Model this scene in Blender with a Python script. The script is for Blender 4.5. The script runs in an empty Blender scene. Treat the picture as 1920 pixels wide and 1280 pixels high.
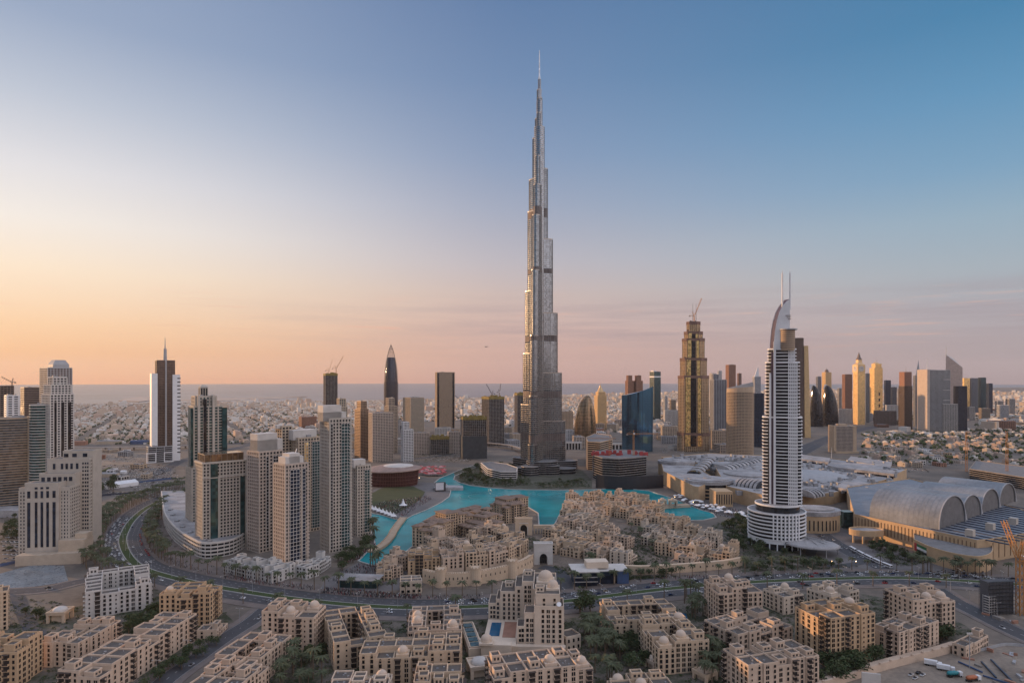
import bpy, math, random
from math import sin, cos, pi, radians as R, sqrt, atan2, hypot
random.seed(7)
scene = bpy.context.scene
COL = scene.collection

# ------------------------------------------------------------ camera, sky, sun
F_PX, HZ, CAMH = 1202.0, 710.0, 184.0          # focal length and eye level in photo pixels, eye height in metres
cam_d = bpy.data.cameras.new('camera'); cam = bpy.data.objects.new('camera', cam_d); COL.objects.link(cam)
cam.location = (0, 0, CAMH); cam.rotation_euler = (R(90), 0, 0)
cam_d.sensor_width = 36; cam_d.lens = F_PX/1920*36; cam_d.shift_y = (HZ-640)/1920
cam_d.clip_start = 1; cam_d.clip_end = 90000
scene.camera = cam
scene.view_settings.view_transform = 'Standard'; scene.view_settings.look = 'None'
scene.view_settings.gamma = 1; scene.view_settings.exposure = 0.0
scene.cycles.max_bounces = 5; scene.cycles.diffuse_bounces = 2; scene.cycles.glossy_bounces = 2
scene.cycles.transmission_bounces = 2; scene.cycles.volume_bounces = 0; scene.cycles.transparent_max_bounces = 4
scene.cycles.use_denoising = True

SUN_AZ, SUN_EL = -66.0, 5.5                      # degrees; azimuth measured from the view direction, left negative
def lin(c):
    return tuple(((x/255)/12.92 if x/255 <= .04045 else ((x/255+.055)/1.055)**2.4) for x in c)

class NT:
    def __init__(s, tree): s.t = tree; s.n = tree.nodes; s.l = tree.links
    def new(s, typ, **kw):
        n = s.n.new(typ)
        for k, v in kw.items(): setattr(n, k, v)
        return n
    def put(s, sock, v):
        if hasattr(v, 'links') or isinstance(v, bpy.types.NodeSocket): s.l.new(v, sock)
        elif v is not None: sock.default_value = v
    def math(s, op, a, b=None, c=None, clamp=False):
        n = s.new('ShaderNodeMath', operation=op, use_clamp=clamp)
        s.put(n.inputs[0], a); s.put(n.inputs[1], b); s.put(n.inputs[2], c)
        return n.outputs[0]
    def mix(s, f, a, b, mode='MIX'):
        n = s.new('ShaderNodeMix', data_type='RGBA', blend_type=mode)
        s.put(n.inputs[0], f); s.put(n.inputs[6], a); s.put(n.inputs[7], b)
        return n.outputs[2]
    def ramp(s, fac, stops):
        n = s.new('ShaderNodeValToRGB'); e = n.color_ramp.elements
        while len(e) < len(stops): e.new(0.5)
        for el, (p, c) in zip(e, stops): el.position = p; el.color = (*c, 1)
        s.l.new(fac, n.inputs[0]); return n.outputs[0]
    def noise(s, vec, scale, detail=3, rough=.55):
        n = s.new('ShaderNodeTexNoise'); n.inputs['Scale'].default_value = scale
        n.inputs['Detail'].default_value = detail; n.inputs['Roughness'].default_value = rough
        if vec is not None: s.l.new(vec, n.inputs['Vector'])
        return n.outputs[0]
    def maprange(s, v, a, b, c=0, d=1, smooth=False):
        n = s.new('ShaderNodeMapRange', interpolation_type='SMOOTHSTEP' if smooth else 'LINEAR'); s.l.new(v, n.inputs[0])
        for i, x in enumerate((a, b, c, d)): n.inputs[i+1].default_value = x
        return n.outputs[0]

world = bpy.data.worlds.new('World'); scene.world = world; world.use_nodes = True
w = NT(world.node_tree); w.n.clear()
out = w.new('ShaderNodeOutputWorld'); bg = w.new('ShaderNodeBackground'); bg.inputs[1].default_value = 0.1
sky = w.new('ShaderNodeTexSky', sky_type='NISHITA'); sky.sun_disc = False
sky.sun_elevation = R(SUN_EL); sky.sun_rotation = R(SUN_AZ); sky.dust_density = 2.0; sky.altitude = 150
tc = w.new('ShaderNodeTexCoord'); sep = w.new('ShaderNodeSeparateXYZ'); w.l.new(tc.outputs['Generated'], sep.inputs[0])
X, Y, Z = sep.outputs
el = w.math('MULTIPLY', w.math('ARCSINE', Z), 180/pi)
hl = w.math('MAXIMUM', w.math('SQRT', w.math('ADD', w.math('MULTIPLY', X, X), w.math('MULTIPLY', Y, Y))), 1e-4)
u = w.math('DIVIDE', w.math('ADD', w.math('MULTIPLY', X, sin(R(SUN_AZ))), w.math('MULTIPLY', Y, cos(R(SUN_AZ)))), hl)
t = w.math('SQRT', w.math('DIVIDE', w.math('MAXIMUM', el, 0.0), 90.0))
def col(st): return [(sqrt(e/90), lin(c)) for e, c in st]
LEFT = col([(0, (246,180,130)), (2, (251,196,144)), (4, (254,212,168)), (8, (255,234,208)), (11.5, (247,239,230)), (15, (230,228,230)),
            (20, (192,200,214)), (25, (155,171,197)), (45, (105,130,172)), (90, (75,100,145))])
MID = col([(0, (198,156,148)), (2, (207,168,157)), (4, (211,177,167)), (7.4, (205,184,178)), (10.2, (190,183,190)), (14.7, (163,170,190)),
           (19, (138,156,186)), (25, (114,140,177)), (31, (97,126,167)), (90, (55,80,125))])
RIGHT = col([(0, (160,146,150)), (2.8, (172,162,166)), (5, (172,170,177)), (8, (164,177,187)), (11.6, (148,174,192)), (15, (122,162,192)),
             (20, (95,148,186)), (25, (72,131,172)), (45, (52,102,150)), (90, (45,80,130))])
c1 = w.mix(w.maprange(u, -.32, .55, smooth=True), w.ramp(t, RIGHT), w.ramp(t, MID))
c2 = w.mix(w.maprange(u, .36, .98, smooth=True), c1, w.ramp(t, LEFT))
# the sky behind the viewer, opposite the sunset, and overhead: lavender and pale blue, brightened out of view as added fill light
BACK_FILL = [(sqrt(e/90), tuple(x*k for x in lin(c))) for e, c, k in [(0, (196,176,170), 1.6), (6, (210,190,184), 2.3), (14, (206,196,196), 2.7), (30, (184,186,200), 2.1), (60, (165,172,192), 1.8), (90, (155,166,188), 1.7)]]
c2 = w.mix(w.maprange(u, -.28, -.8, smooth=True), c2, w.ramp(t, BACK_FILL))
c2 = w.mix(w.maprange(el, 32, 62, smooth=True), c2, w.mix(1.0, w.ramp(t, BACK_FILL), (1.1, 1.1, 1.1, 1), 'MULTIPLY'))
# thin streaks of cloud low in the sky
mp = w.new('ShaderNodeMapping'); mp.inputs['Scale'].default_value = (3.0, 3.0, 60.0); w.l.new(tc.outputs['Generated'], mp.inputs[0])
cn = w.noise(mp.outputs[0], 1.3, 5, .6)
band = w.math('MULTIPLY', w.maprange(el, 1.5, 4.0), w.maprange(el, 8.0, 5.0))
cf = w.math('MULTIPLY', w.maprange(cn, .42, .68), band)
cf = w.math('MULTIPLY', cf, w.maprange(u, .8, .3))
c3 = w.mix(w.math('MULTIPLY', cf, .62), c2, (*lin((160,144,152)), 1))
mp2 = w.new('ShaderNodeMapping'); mp2.inputs['Scale'].default_value = (5.0, 5.0, 90.0); mp2.inputs['Location'].default_value = (3, 1, 2); w.l.new(tc.outputs['Generated'], mp2.inputs[0])
cf2 = w.math('MULTIPLY', w.maprange(w.noise(mp2.outputs[0], 1.6, 5, .6), .58, .75), band)
c3 = w.mix(w.math('MULTIPLY', cf2, .55), c3, (*lin((235,180,155)), 1))
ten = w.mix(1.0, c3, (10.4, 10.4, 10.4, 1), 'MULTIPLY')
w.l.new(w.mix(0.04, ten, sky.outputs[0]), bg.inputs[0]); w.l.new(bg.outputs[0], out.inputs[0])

sun_d = bpy.data.lights.new('sun', 'SUN'); sun_d.energy = 5.0; sun_d.angle = R(0.6); sun_d.color = (1.0, .58, .29)
sun = bpy.data.objects.new('sun', sun_d); COL.objects.link(sun)
sun.rotation_euler = (R(90-SUN_EL), 0, R(180-SUN_AZ))

# ------------------------------------------------------------ materials
MATS = {}
def mat(name, c, rough=.8, metal=0.0, var=.18, scale=.15, c2=None, spec=.4, bump=0.0, contrast=(.35, .65)):
    """a tone that wanders between two colours in broad patches and fine grain"""
    if name in MATS: return MATS[name]
    m = bpy.data.materials.new(name); m.use_nodes = True; n = NT(m.node_tree)
    b = n.n['Principled BSDF']; tcn = n.new('ShaderNodeTexCoord'); co = tcn.outputs['Object']
    if c2 is None: c2 = tuple(x*(1-var*1.6) for x in c); c = tuple(min(1, x*(1+var*.6)) for x in c)
    f = n.math('ADD', n.math('MULTIPLY', n.noise(co, scale, 4), .65), n.math('MULTIPLY', n.noise(co, scale*9, 3), .35))
    n.l.new(n.mix(n.maprange(f, *contrast), (*c2, 1), (*c, 1)), b.inputs['Base Color'])
    n.l.new(n.maprange(n.noise(co, scale*4), .3, .7, max(.02, rough-.08), min(1, rough+.08)), b.inputs['Roughness'])
    b.inputs['Metallic'].default_value = metal; b.inputs['Specular IOR Level'].default_value = spec
    if bump:
        bn = n.new('ShaderNodeBump'); bn.inputs['Strength'].default_value = bump; bn.inputs['Distance'].default_value = 1
        n.l.new(n.noise(co, scale*5, 4), bn.inputs['Height']); n.l.new(bn.outputs[0], b.inputs['Normal'])
    MATS[name] = m; return m
def glass(name, c, rough=.1, metal=.55, cell=(3.2, 3.6), var=.5):
    """curtain wall: each pane a little different, so that reflections break up"""
    if name in MATS: return MATS[name]
    m = bpy.data.materials.new(name); m.use_nodes = True; n = NT(m.node_tree); b = n.n['Principled BSDF']
    tcn = n.new('ShaderNodeTexCoord'); mpn = n.new('ShaderNodeMapping'); mpn.inputs['Scale'].default_value = (1/cell[0], 1/cell[0], 1/cell[1])
    n.l.new(tcn.outputs['Object'], mpn.inputs[0])
    fl = n.new('ShaderNodeVectorMath', operation='FLOOR'); n.l.new(mpn.outputs[0], fl.inputs[0])
    wn = n.new('ShaderNodeTexWhiteNoise', noise_dimensions='3D'); n.l.new(fl.outputs[0], wn.inputs['Vector'])
    v = n.maprange(wn.outputs[0], 0, 1, 1-var, 1+var)
    cm = n.new('ShaderNodeVectorMath', operation='SCALE'); cm.inputs[0].default_value = c; n.l.new(v, cm.inputs['Scale'])
    n.l.new(cm.outputs[0], b.inputs['Base Color'])
    b.inputs['Metallic'].default_value = metal; b.inputs['Roughness'].default_value = rough
    bn = n.new('ShaderNodeBump'); bn.inputs['Strength'].default_value = .04; bn.inputs['Distance'].default_value = 1
    n.l.new(n.noise(tcn.outputs['Object'], .09, 2), bn.inputs['Height']); n.l.new(bn.outputs[0], b.inputs['Normal'])
    MATS[name] = m; return m

# ------------------------------------------------------------ mesh builder
class MB:
    def __init__(s): s.v = []; s.f = []; s.m = []; s.sm = []; s.T = (0, 0, 0, 1, 0)
    def at(s, x=0, y=0, z=0, a=0): s.T = (x, y, z, cos(a), sin(a)); return s
    def add(s, vs, fs, mi=0, smooth=False):
        o = len(s.v); x0, y0, z0, c, sn = s.T
        s.v += [(x0+c*x-sn*y, y0+sn*x+c*y, z0+z) for x, y, z in vs]
        s.f += [tuple(i+o for i in f) for f in fs]; s.m += [mi]*len(fs); s.sm += [smooth]*len(fs); return s
    def box(s, x0, y0, z0, x1, y1, z1, mi=0):
        return s.add([(x0,y0,z0),(x1,y0,z0),(x1,y1,z0),(x0,y1,z0),(x0,y0,z1),(x1,y0,z1),(x1,y1,z1),(x0,y1,z1)],
                     [(3,2,1,0),(4,5,6,7),(0,1,5,4),(1,2,6,5),(2,3,7,6),(3,0,4,7)], mi)
    def cbox(s, cx, cy, z0, sx, sy, z1, mi=0): return s.box(cx-sx/2, cy-sy/2, z0, cx+sx/2, cy+sy/2, z1, mi)
    def prism(s, poly, z0, z1, mi=0, top=True, bottom=True, topmi=None, smooth=False):
        n = len(poly)
        s.add([(x,y,z0) for x,y in poly]+[(x,y,z1) for x,y in poly], [(i,(i+1)%n,n+(i+1)%n,n+i) for i in range(n)], mi, smooth)
        if top: s.add([(x,y,z1) for x,y in poly], [tuple(range(n))], mi if topmi is None else topmi)
        if bottom: s.add([(x,y,z0) for x,y in poly], [tuple(reversed(range(n)))], mi)
        return s
    def ring(s, po, pi_, z0, z1, mi=0):
        n = len(po); vs = [(x,y,z0) for x,y in po]+[(x,y,z1) for x,y in po]+[(x,y,z0) for x,y in pi_]+[(x,y,z1) for x,y in pi_]
        fs = []
        for i in range(n):
            j = (i+1)%n
            fs += [(i,j,n+j,n+i), (2*n+j,2*n+i,3*n+i,3*n+j), (n+i,n+j,3*n+j,3*n+i), (j,i,2*n+i,2*n+j)]
        return s.add(vs, fs, mi)
    def loft(s, rings, mi=0, caps=True, smooth=True):
        n = len(rings[0]); vs = [p for r in rings for p in r]; fs = []
        for k in range(len(rings)-1):
            for i in range(n):
                j = (i+1)%n; fs.append((k*n+i, k*n+j, (k+1)*n+j, (k+1)*n+i))
        s.add(vs, fs, mi, smooth)
        if caps:
            s.add(list(rings[0]), [tuple(reversed(range(n)))], mi); s.add(list(rings[-1]), [tuple(range(n))], mi)
        return s
    def cyl(s, cx, cy, z0, z1, r0, r1=None, n=12, mi=0, smooth=True):
        r1 = r0 if r1 is None else r1
        return s.loft([[(cx+r*cos(2*pi*i/n), cy+r*sin(2*pi*i/n), z) for i in range(n)] for r, z in ((r0, z0), (r1, z1))], mi, True, smooth)
    def dome(s, cx, cy, z0, r, h, n=14, k=5, mi=0):
        return s.loft([[(cx+r*cos(a)*cos(2*pi*i/n), cy+r*cos(a)*sin(2*pi*i/n), z0+h*sin(a)) for i in range(n)] for a in [j*pi/2*.97/k for j in range(k+1)]], mi)
    def bar(s, p, q, r, mi=0, n=4):
        d = [q[i]-p[i] for i in range(3)]; L = sqrt(sum(x*x for x in d)) or 1; d = [x/L for x in d]
        a = (0,0,1) if abs(d[2]) < .9 else (1,0,0)
        e1 = [d[1]*a[2]-d[2]*a[1], d[2]*a[0]-d[0]*a[2], d[0]*a[1]-d[1]*a[0]]; l = sqrt(sum(x*x for x in e1)); e1 = [x/l for x in e1]
        e2 = [d[1]*e1[2]-d[2]*e1[1], d[2]*e1[0]-d[0]*e1[2], d[0]*e1[1]-d[1]*e1[0]]
        rs = [[tuple(b[k]+r*(cos(2*pi*(i+.5)/n)*e1[k]+sin(2*pi*(i+.5)/n)*e2[k]) for k in range(3)) for i in range(n)] for b in (p, q)]
        return s.loft(rs, mi, True, False)
    def obox(s, x, y, tx, ty, ht, h0, h1, z0, z1, mi=0):
        """box on a wall: centre (x, y) on the wall line, tangent t, half length ht, from h0 to h1 along the outward normal"""
        nx, ny = ty, -tx
        q = [(x-tx*ht+nx*h0, y-ty*ht+ny*h0), (x-tx*ht+nx*h1, y-ty*ht+ny*h1), (x+tx*ht+nx*h1, y+ty*ht+ny*h1), (x+tx*ht+nx*h0, y+ty*ht+ny*h0)]
        vs = [(a,b,z0) for a,b in q]+[(a,b,z1) for a,b in q]
        return s.add(vs, [(0,3,2,1),(4,5,6,7),(0,1,5,4),(1,2,6,5),(2,3,7,6),(3,0,4,7)][0:6], mi)
    def data(s, name, mats):
        me = bpy.data.meshes.new(name); me.from_pydata(s.v, [], s.f)
        for m in mats: me.materials.append(m)
        me.polygons.foreach_set('material_index', s.m); me.polygons.foreach_set('use_smooth', s.sm)
        me.update(); return me
    def build(s, name, mats, parent=None, **props):
        if not s.f: return None
        if not isinstance(mats, (list, tuple)): mats = [mats]
        return link(s.data(name, mats), name, parent, **props)
def link(me, name, parent=None, loc=None, rz=0, **props):
    o = bpy.data.objects.new(name, me); COL.objects.link(o)
    if parent is not None: o.parent = parent
    if loc is not None: o.location = loc
    if rz: o.rotation_euler = (0, 0, rz)
    for k, v in props.items(): o[k] = v
    return o
def thing(name, label, cat, loc=(0, 0, 0), rz=0, group=None):
    o = bpy.data.objects.new(name, None); COL.objects.link(o); o.empty_display_size = 1
    o.location = loc; o.rotation_euler = (0, 0, rz); o['label'] = label; o['category'] = cat
    if group: o['group'] = group
    return o
def tag(o, label, cat, group=None):
    o['label'] = label; o['category'] = cat
    if group: o['group'] = group
    return o

# where a point of the photograph lies on a level plane z metres up; size of a pixel there
def D_(py, z=0.0): return F_PX*(CAMH-z)/(py-HZ)
def P(px, py, z=0.0):
    d = D_(py, z); return ((px-960)/F_PX*d, d)
def XatD(px, d): return (px-960)/F_PX*d
def ZatD(py, d): return CAMH+(HZ-py)*d/F_PX
def PP(pts, z=0.0): return [P(x, y, z) for x, y in pts]
def area2(p): return sum(p[i][0]*p[(i+1)%len(p)][1]-p[(i+1)%len(p)][0]*p[i][1] for i in range(len(p)))
def ccw(p): return p if area2(p) > 0 else p[::-1]
def inside(p, poly):
    x, y = p; r = False; n = len(poly)
    for i in range(n):
        (x1, y1), (x2, y2) = poly[i], poly[(i+1)%n]
        if (y1 > y) != (y2 > y) and x < (x2-x1)*(y-y1)/(y2-y1)+x1: r = not r
    return r
def spline(pts, k=8):
    o = []; n = len(pts)
    for i in range(n-1):
        p0, p1, p2, p3 = pts[max(i-1, 0)], pts[i], pts[i+1], pts[min(i+2, n-1)]
        for j in range(k):
            s = j/k
            o.append(tuple(.5*(2*p1[a]+(p2[a]-p0[a])*s+(2*p0[a]-5*p1[a]+4*p2[a]-p3[a])*s*s+(3*p1[a]-p0[a]-3*p2[a]+p3[a])*s**3) for a in (0, 1)))
    return o+[pts[-1]]
def offset(line, d):
    o = []; n = len(line)
    for i in range(n):
        a, b = line[max(i-1, 0)], line[min(i+1, n-1)]; l = hypot(b[0]-a[0], b[1]-a[1]) or 1
        o.append((line[i][0]-(b[1]-a[1])/l*d, line[i][1]+(b[0]-a[0])/l*d))
    return o
def ribbon(mb, line, d0, d1, z, mi=0, z1=None):
    a, b = offset(line, d0), offset(line, d1); n = len(line)
    if z1 is None:
        return mb.add([(x,y,z) for x,y in a]+[(x,y,z) for x,y in b], [(i, i+1, n+i+1, n+i) if d1 > d0 else (i+1, i, n+i, n+i+1) for i in range(n-1)], mi)
    for i in range(n-1): mb.prism(ccw([a[i], a[i+1], b[i+1], b[i]]), z, z1, mi)
    return mb
def sheet(name, poly, z, m, kind='structure', **props):
    mb = MB(); mb.add([(x,y,z) for x,y in ccw(poly)], [tuple(range(len(poly)))])
    return mb.build(name, m, kind=kind, **props)
def rot(x, y, a): return (x*cos(a)-y*sin(a), x*sin(a)+y*cos(a))
def rect(w_, d_, cx=0, cy=0): return [(cx-w_/2,cy-d_/2),(cx+w_/2,cy-d_/2),(cx+w_/2,cy+d_/2),(cx-w_/2,cy+d_/2)]
def ell(a, b, n=24, cx=0, cy=0, a0=0): return [(cx+a*cos(a0+2*pi*i/n), cy+b*sin(a0+2*pi*i/n)) for i in range(n)]
def grow(poly, d):
    n = len(poly); o = []
    for i in range(n):
        p, a, b = poly[i], poly[i-1], poly[(i+1)%n]
        e1 = (p[0]-a[0], p[1]-a[1]); e2 = (b[0]-p[0], b[1]-p[1]); l1 = hypot(*e1) or 1; l2 = hypot(*e2) or 1
        n1 = (e1[1]/l1, -e1[0]/l1); n2 = (e2[1]/l2, -e2[0]/l2); k = 1+n1[0]*n2[0]+n1[1]*n2[1]; k = max(k, .3)
        o.append((p[0]+d*(n1[0]+n2[0])/k, p[1]+d*(n1[1]+n2[1])/k))
    return o
# ------------------------------------------------------------ ground, sea, lake, roads
M = dict(
  ground=mat('sandy_ground', (.20,.162,.13), .95, c2=(.095,.082,.070), scale=.02),
  paving=mat('pink_paving', (.20,.16,.14), .8, c2=(.12,.10,.09), scale=.12),
  plaza=mat('grey_paving', (.155,.14,.135), .8, scale=.06),
  asphalt=mat('asphalt', (.062,.062,.068), .75, scale=.05, var=.15),
  lot=mat('dusty_lot', (.20,.17,.145), .9, c2=(.10,.088,.08), scale=.04),
  grass=mat('lawn', (.060,.070,.026), .95, c2=(.035,.045,.018), scale=.06),
  kerb=mat('kerb_stone', (.45,.43,.40), .8), paint=mat('road_paint', (.40,.39,.38), .6, var=.05),
  sand=mat('bare_sand', (.31,.25,.195), .95, c2=(.16,.13,.105), scale=.04, bump=.2),
  beach=mat('shore_sand', (.42,.35,.30), .95, scale=.004),
)
disc = ell(25000, 25000, 160)
g = MB(); g.add([(x,y,0) for x,y in disc], [tuple(range(len(disc)))]); g.build('ground', M['ground'], kind='structure')

def water(name, c, rough, scale, strength, spec=.5, ior=1.33):
    m = bpy.data.materials.new(name); m.use_nodes = True; n = NT(m.node_tree); b = n.n['Principled BSDF']
    co = n.new('ShaderNodeTexCoord').outputs['Object']
    f = n.noise(co, scale*.06, 4)
    n.l.new(n.mix(n.maprange(f, .35, .65), (*[x*.62 for x in c], 1), (*c, 1)), b.inputs['Base Color'])
    b.inputs['Roughness'].default_value = rough; b.inputs['Specular IOR Level'].default_value = spec; b.inputs['IOR'].default_value = ior
    bn = n.new('ShaderNodeBump'); bn.inputs['Strength'].default_value = strength; bn.inputs['Distance'].default_value = 1
    n.l.new(n.noise(co, scale, 3), bn.inputs['Height']); n.l.new(bn.outputs[0], b.inputs['Normal'])
    return m
shore_px = [(-900,800),(-300,770),(0,760),(130,757),(240,756),(340,755),(480,752),(600,751),(720,750),(800,748),(900,745),(1060,740),(1260,735),(1500,731),(1700,728.5),(1920,726),(2300,724.5)]
sl = PP(shore_px)
a0 = atan2(sl[0][1], sl[0][0]); a1 = atan2(sl[-1][1], sl[-1][0])
arc = [(25000*cos(a1+(a0-a1)*i/40), 25000*sin(a1+(a0-a1)*i/40)) for i in range(41)]
sheet('sea', sl+arc, .4, water('sea_water', (.15,.165,.20), .28, .02, .2, .5, 1.2))
bl = spline(sl, 4); mb = MB(); ribbon(mb, bl, -90, 30, .8); mb.build('beach', M['beach'], kind='structure')
# spits and a breakwater beyond the shore
for nm, pts in (('headland', [(222,752),(238,747),(262,744.5),(282,745),(284,751),(260,754)]), ('sand_spit', [(330,750),(400,746.5),(520,744),(575,743),(576,744.2),(500,746.5),(440,750.5),(380,753)]),
                ('breakwater', [(470,749),(520,746),(572,743.6),(574,744.2),(530,747),(480,750.4)])):
    mb = MB(); mb.prism(ccw(PP(pts)), .2, 3.5 if nm != 'headland' else 7, 0); mb.build(nm, M['beach'], kind='structure')

lake_px = [(673,1052),(690,1034),(706,1025),(700,1005),(693,985),(692,962),(715,966),(742,974),(757,976),(775,966),(800,956),(828,942),(843,931),(846,921),
  (838,908),(815,905),(826,896),(846,888),(860,882),(886,873),(893,876),(868,886),(852,892),(850,899),(862,905),(880,910),(920,915),(970,918),(1040,919),(1110,918),(1160,915),(1215,920),(1250,931),(1285,944),
  (1310,955),(1336,962),(1342,970),(1318,975),(1280,976),(1248,972),(1234,966),(1232,955),(1212,945),(1200,937),(1130,934),(1070,936),(1056,944),(1050,962),(1038,985),(1012,988),(1010,962),(990,950),
  (930,952),(880,972),(830,995),(790,1012),(770,1026),(748,1045),(728,1058),(700,1060)]
LAKE = PP(lake_px)
lm = water('lake_water', (.010,.275,.30), .10, .35, .12, .5, 1.10)
sheet('lake', LAKE, .10, lm)
mb = MB(); mb.ring(grow(ccw(LAKE), 1.4), ccw(LAKE), .05, .9); mb.build('quay', M['kerb'], kind='structure')
# fountain rings, just under the surface
mb = MB(); rm = mat('fountain_pipe', (.02,.22,.25), .3)
for cx, cy, a in ((905,930,24),(1030,926,20)):
    x, y = P(cx, cy)
    for r in (a*1.5, a*.9): mb.ring(ell(r+1.6, r+1.6, 40, x, y), ell(r, r, 40, x, y), .105, .16)
tag(mb.build('fountain_ring', rm), 'dark rings of fountain pipes in the turquoise lake', 'fountain')
# Burj park island: paving and lawn
sheet('park_paving', PP([(694,958),(715,962),(742,970),(757,972),(775,963),(800,953),(828,940),(842,930),(842,918),(835,908),(812,905),(780,903),(740,902),(700,918)]), .14, M['plaza'])
mb = MB(); mb.prism(ccw(PP([(696,945),(697,925),(715,915),(745,910),(775,912),(797,922),(790,935),(770,948),(745,962),(720,962)])), .1, .5); mb.build('lawn', M['grass'], kind='structure')
# promenade round the near shore, drop-off plaza
sheet('promenade', PP([(672,1054),(640,1070),(610,1088),(600,1103),(700,1108),(790,1104),(800,1080),(770,1060),(728,1060),(700,1063)]), .08, M['plaza'])
# ---- roads: centre lines from the photograph, laid out in metres
blvd = spline(PP([(420,898),(390,910),(350,922),(310,935),(275,952),(248,975),(234,998),(230,1014),(236,1034),(250,1053),(272,1067),(310,1079),(365,1092),(440,1106),(540,1121),(650,1133),(760,1139),(860,1138),(960,1134),(1060,1127),(1150,1116),
  (1240,1105),(1340,1096),(1450,1089),(1560,1085),(1660,1083),(1760,1086),(1920,1096),(2050,1106)]), 8)
BLVD = blvd
r_ = MB(); ribbon(r_, blvd, -19, 19, .20); r_.build('boulevard_road', M['asphalt'], kind='structure')
r_ = MB(); ribbon(r_, blvd, -28, -19, .12, 0, .34); ribbon(r_, blvd, 19, 28, .12, 0, .34); r_.build('boulevard_pavement', M['paving'], kind='structure')
r_ = MB(); ribbon(r_, blvd, -4.2, 4.2, .1, 0, .40); r_.build('median_kerb', M['kerb'], kind='structure')
r_ = MB(); ribbon(r_, blvd, -3.5, 3.5, .44); r_.build('median_grass', mat('median_lawn', (.045,.075,.018), .95, c2=(.028,.045,.013), scale=.25), kind='structure')
mk = MB()
def dashes(mk, line, d, L=3.0, gap=6.0, w_=.18, z=.225):
    acc = 0
    for i in range(len(line)-1):
        a, b = line[i], line[i+1]; l = hypot(b[0]-a[0], b[1]-a[1]); tx, ty = (b[0]-a[0])/l, (b[1]-a[1])/l; s = -acc % (L+gap)
        while s < l:
            e = min(s+L, l); ax, ay = a[0]+tx*s-ty*d, a[1]+ty*s+tx*d; bx, by = a[0]+tx*e-ty*d, a[1]+ty*e+tx*d
            mk.add([(ax+ty*w_,ay-tx*w_,z),(bx+ty*w_,by-tx*w_,z),(bx-ty*w_,by+tx*w_,z),(ax-ty*w_,ay+tx*w_,z)], [(0,1,2,3)]); s += L+gap
        acc += l
for d in (-14.5, -9.5, 9.5, 14.5): dashes(mk, blvd, d)
for d in (-4.9, 4.9): ribbon(mk, blvd, d-.1, d+.1, .225)
mk.build('road_markings', M['paint'], kind='structure')
def road(name, pts, hw, m='asphalt', z=.16, mark=True, pave=0):
    line = spline(PP(pts), 8); mb = MB(); ribbon(mb, line, -hw, hw, z); mb.build(name, M[m], kind='structure')
    if pave: mb = MB(); ribbon(mb, line, -hw-pave, -hw, .09, 0, z+.12); ribbon(mb, line, hw, hw+pave, .09, 0, z+.12); mb.build('pavement', M['paving'], kind='structure')
    if mark:
        mk = MB(); dashes(mk, line, 0, z=z+.02)
        for d in (-hw+.5, hw-.5): ribbon(mk, line, d-.12, d+.12, z+.02)
        mk.build('road_markings', M['paint'], kind='structure')
    return line
SIDE = road('side_road', [(255,1330),(310,1275),(370,1232),(430,1190),(470,1165),(500,1140)], 7, pave=5)
WEST = road('slip_road', [(-40,1112),(40,1108),(90,1104),(150,1090),(230,1076)], 8, pave=3, z=.14)
road('forecourt_road', [(30,1112),(38,1130),(45,1150),(58,1175),(80,1190)], 5, z=.17, mark=False)
RIGHT_ROAD = road('right_road', [(1745,1098),(1790,1127),(1840,1152),(1900,1182),(1990,1222)], 9, pave=4)
MALLR = road('mall_road', [(1540,1000),(1585,1030),(1640,1058),(1700,1080)], 10, z=.15)
GATE = road('gate_road', [(1015,1062),(1045,1070),(1058,1090),(1060,1118)], 7, z=.15, mark=False)
road('service_road', [(1205,1080),(1225,1090),(1240,1102)], 9, z=.15, mark=False)
road('desert_road', [(520,822),(420,845),(345,862),(300,885),(235,905),(150,935)], 13, z=.12)
road('highway', [(-60,838),(140,838),(300,836),(520,828),(760,822),(900,815)], 20, z=.35)
road('right_highway', [(1400,880),(1480,856),(1530,832),(1575,815),(1640,800),(1740,790)], 24, z=.2)
road('ring_road', [(760,862),(840,852),(900,840),(975,846)], 9, z=.2)
road('hall_loop', [(1540,1012),(1520,1040),(1560,1060),(1620,1052),(1610,1035)], 5, z=.18, mark=False)
# lots and other grounds
sheet('car_park', PP([(140,875),(270,868),(330,880),(300,920),(220,950),(150,925)]), .06, M['lot'])
sheet('desert_lot', PP([(136,850),(330,848),(345,862),(240,872),(140,872)]), .05, M['sand'])
sheet('building_plot', PP([(150,935),(222,950),(235,965),(200,1000),(160,1020),(150,990)]), .07, M['sand'])
sheet('building_yard', PP([(1600,1250),(1790,1200),(1960,1215),(2100,1290),(1900,1400),(1560,1330)]), .09, M['sand'])
sheet('mall_forecourt', PP([(1500,1000),(1580,990),(1700,1040),(1850,1075),(1930,1080),(1700,1078),(1560,1070)]), .06, M['plaza'])
sheet('waterfront_terrace', PP([(1250,930),(1290,944),(1345,965),(1440,985),(1470,960),(1400,945),(1300,930)]), .12, M['plaza'])
sheet('tower_park', PP([(850,885),(900,868),(975,870),(1090,880),(1110,900),(1110,916),(1040,917),(970,916),(920,913),(880,908),(858,900)]), .11, mat('park_ground', (.035,.042,.022), .95, c2=(.12,.11,.085), scale=.05))
pool_m = water('pool_water', (.01,.10,.20), .1, .4, .05)
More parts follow.
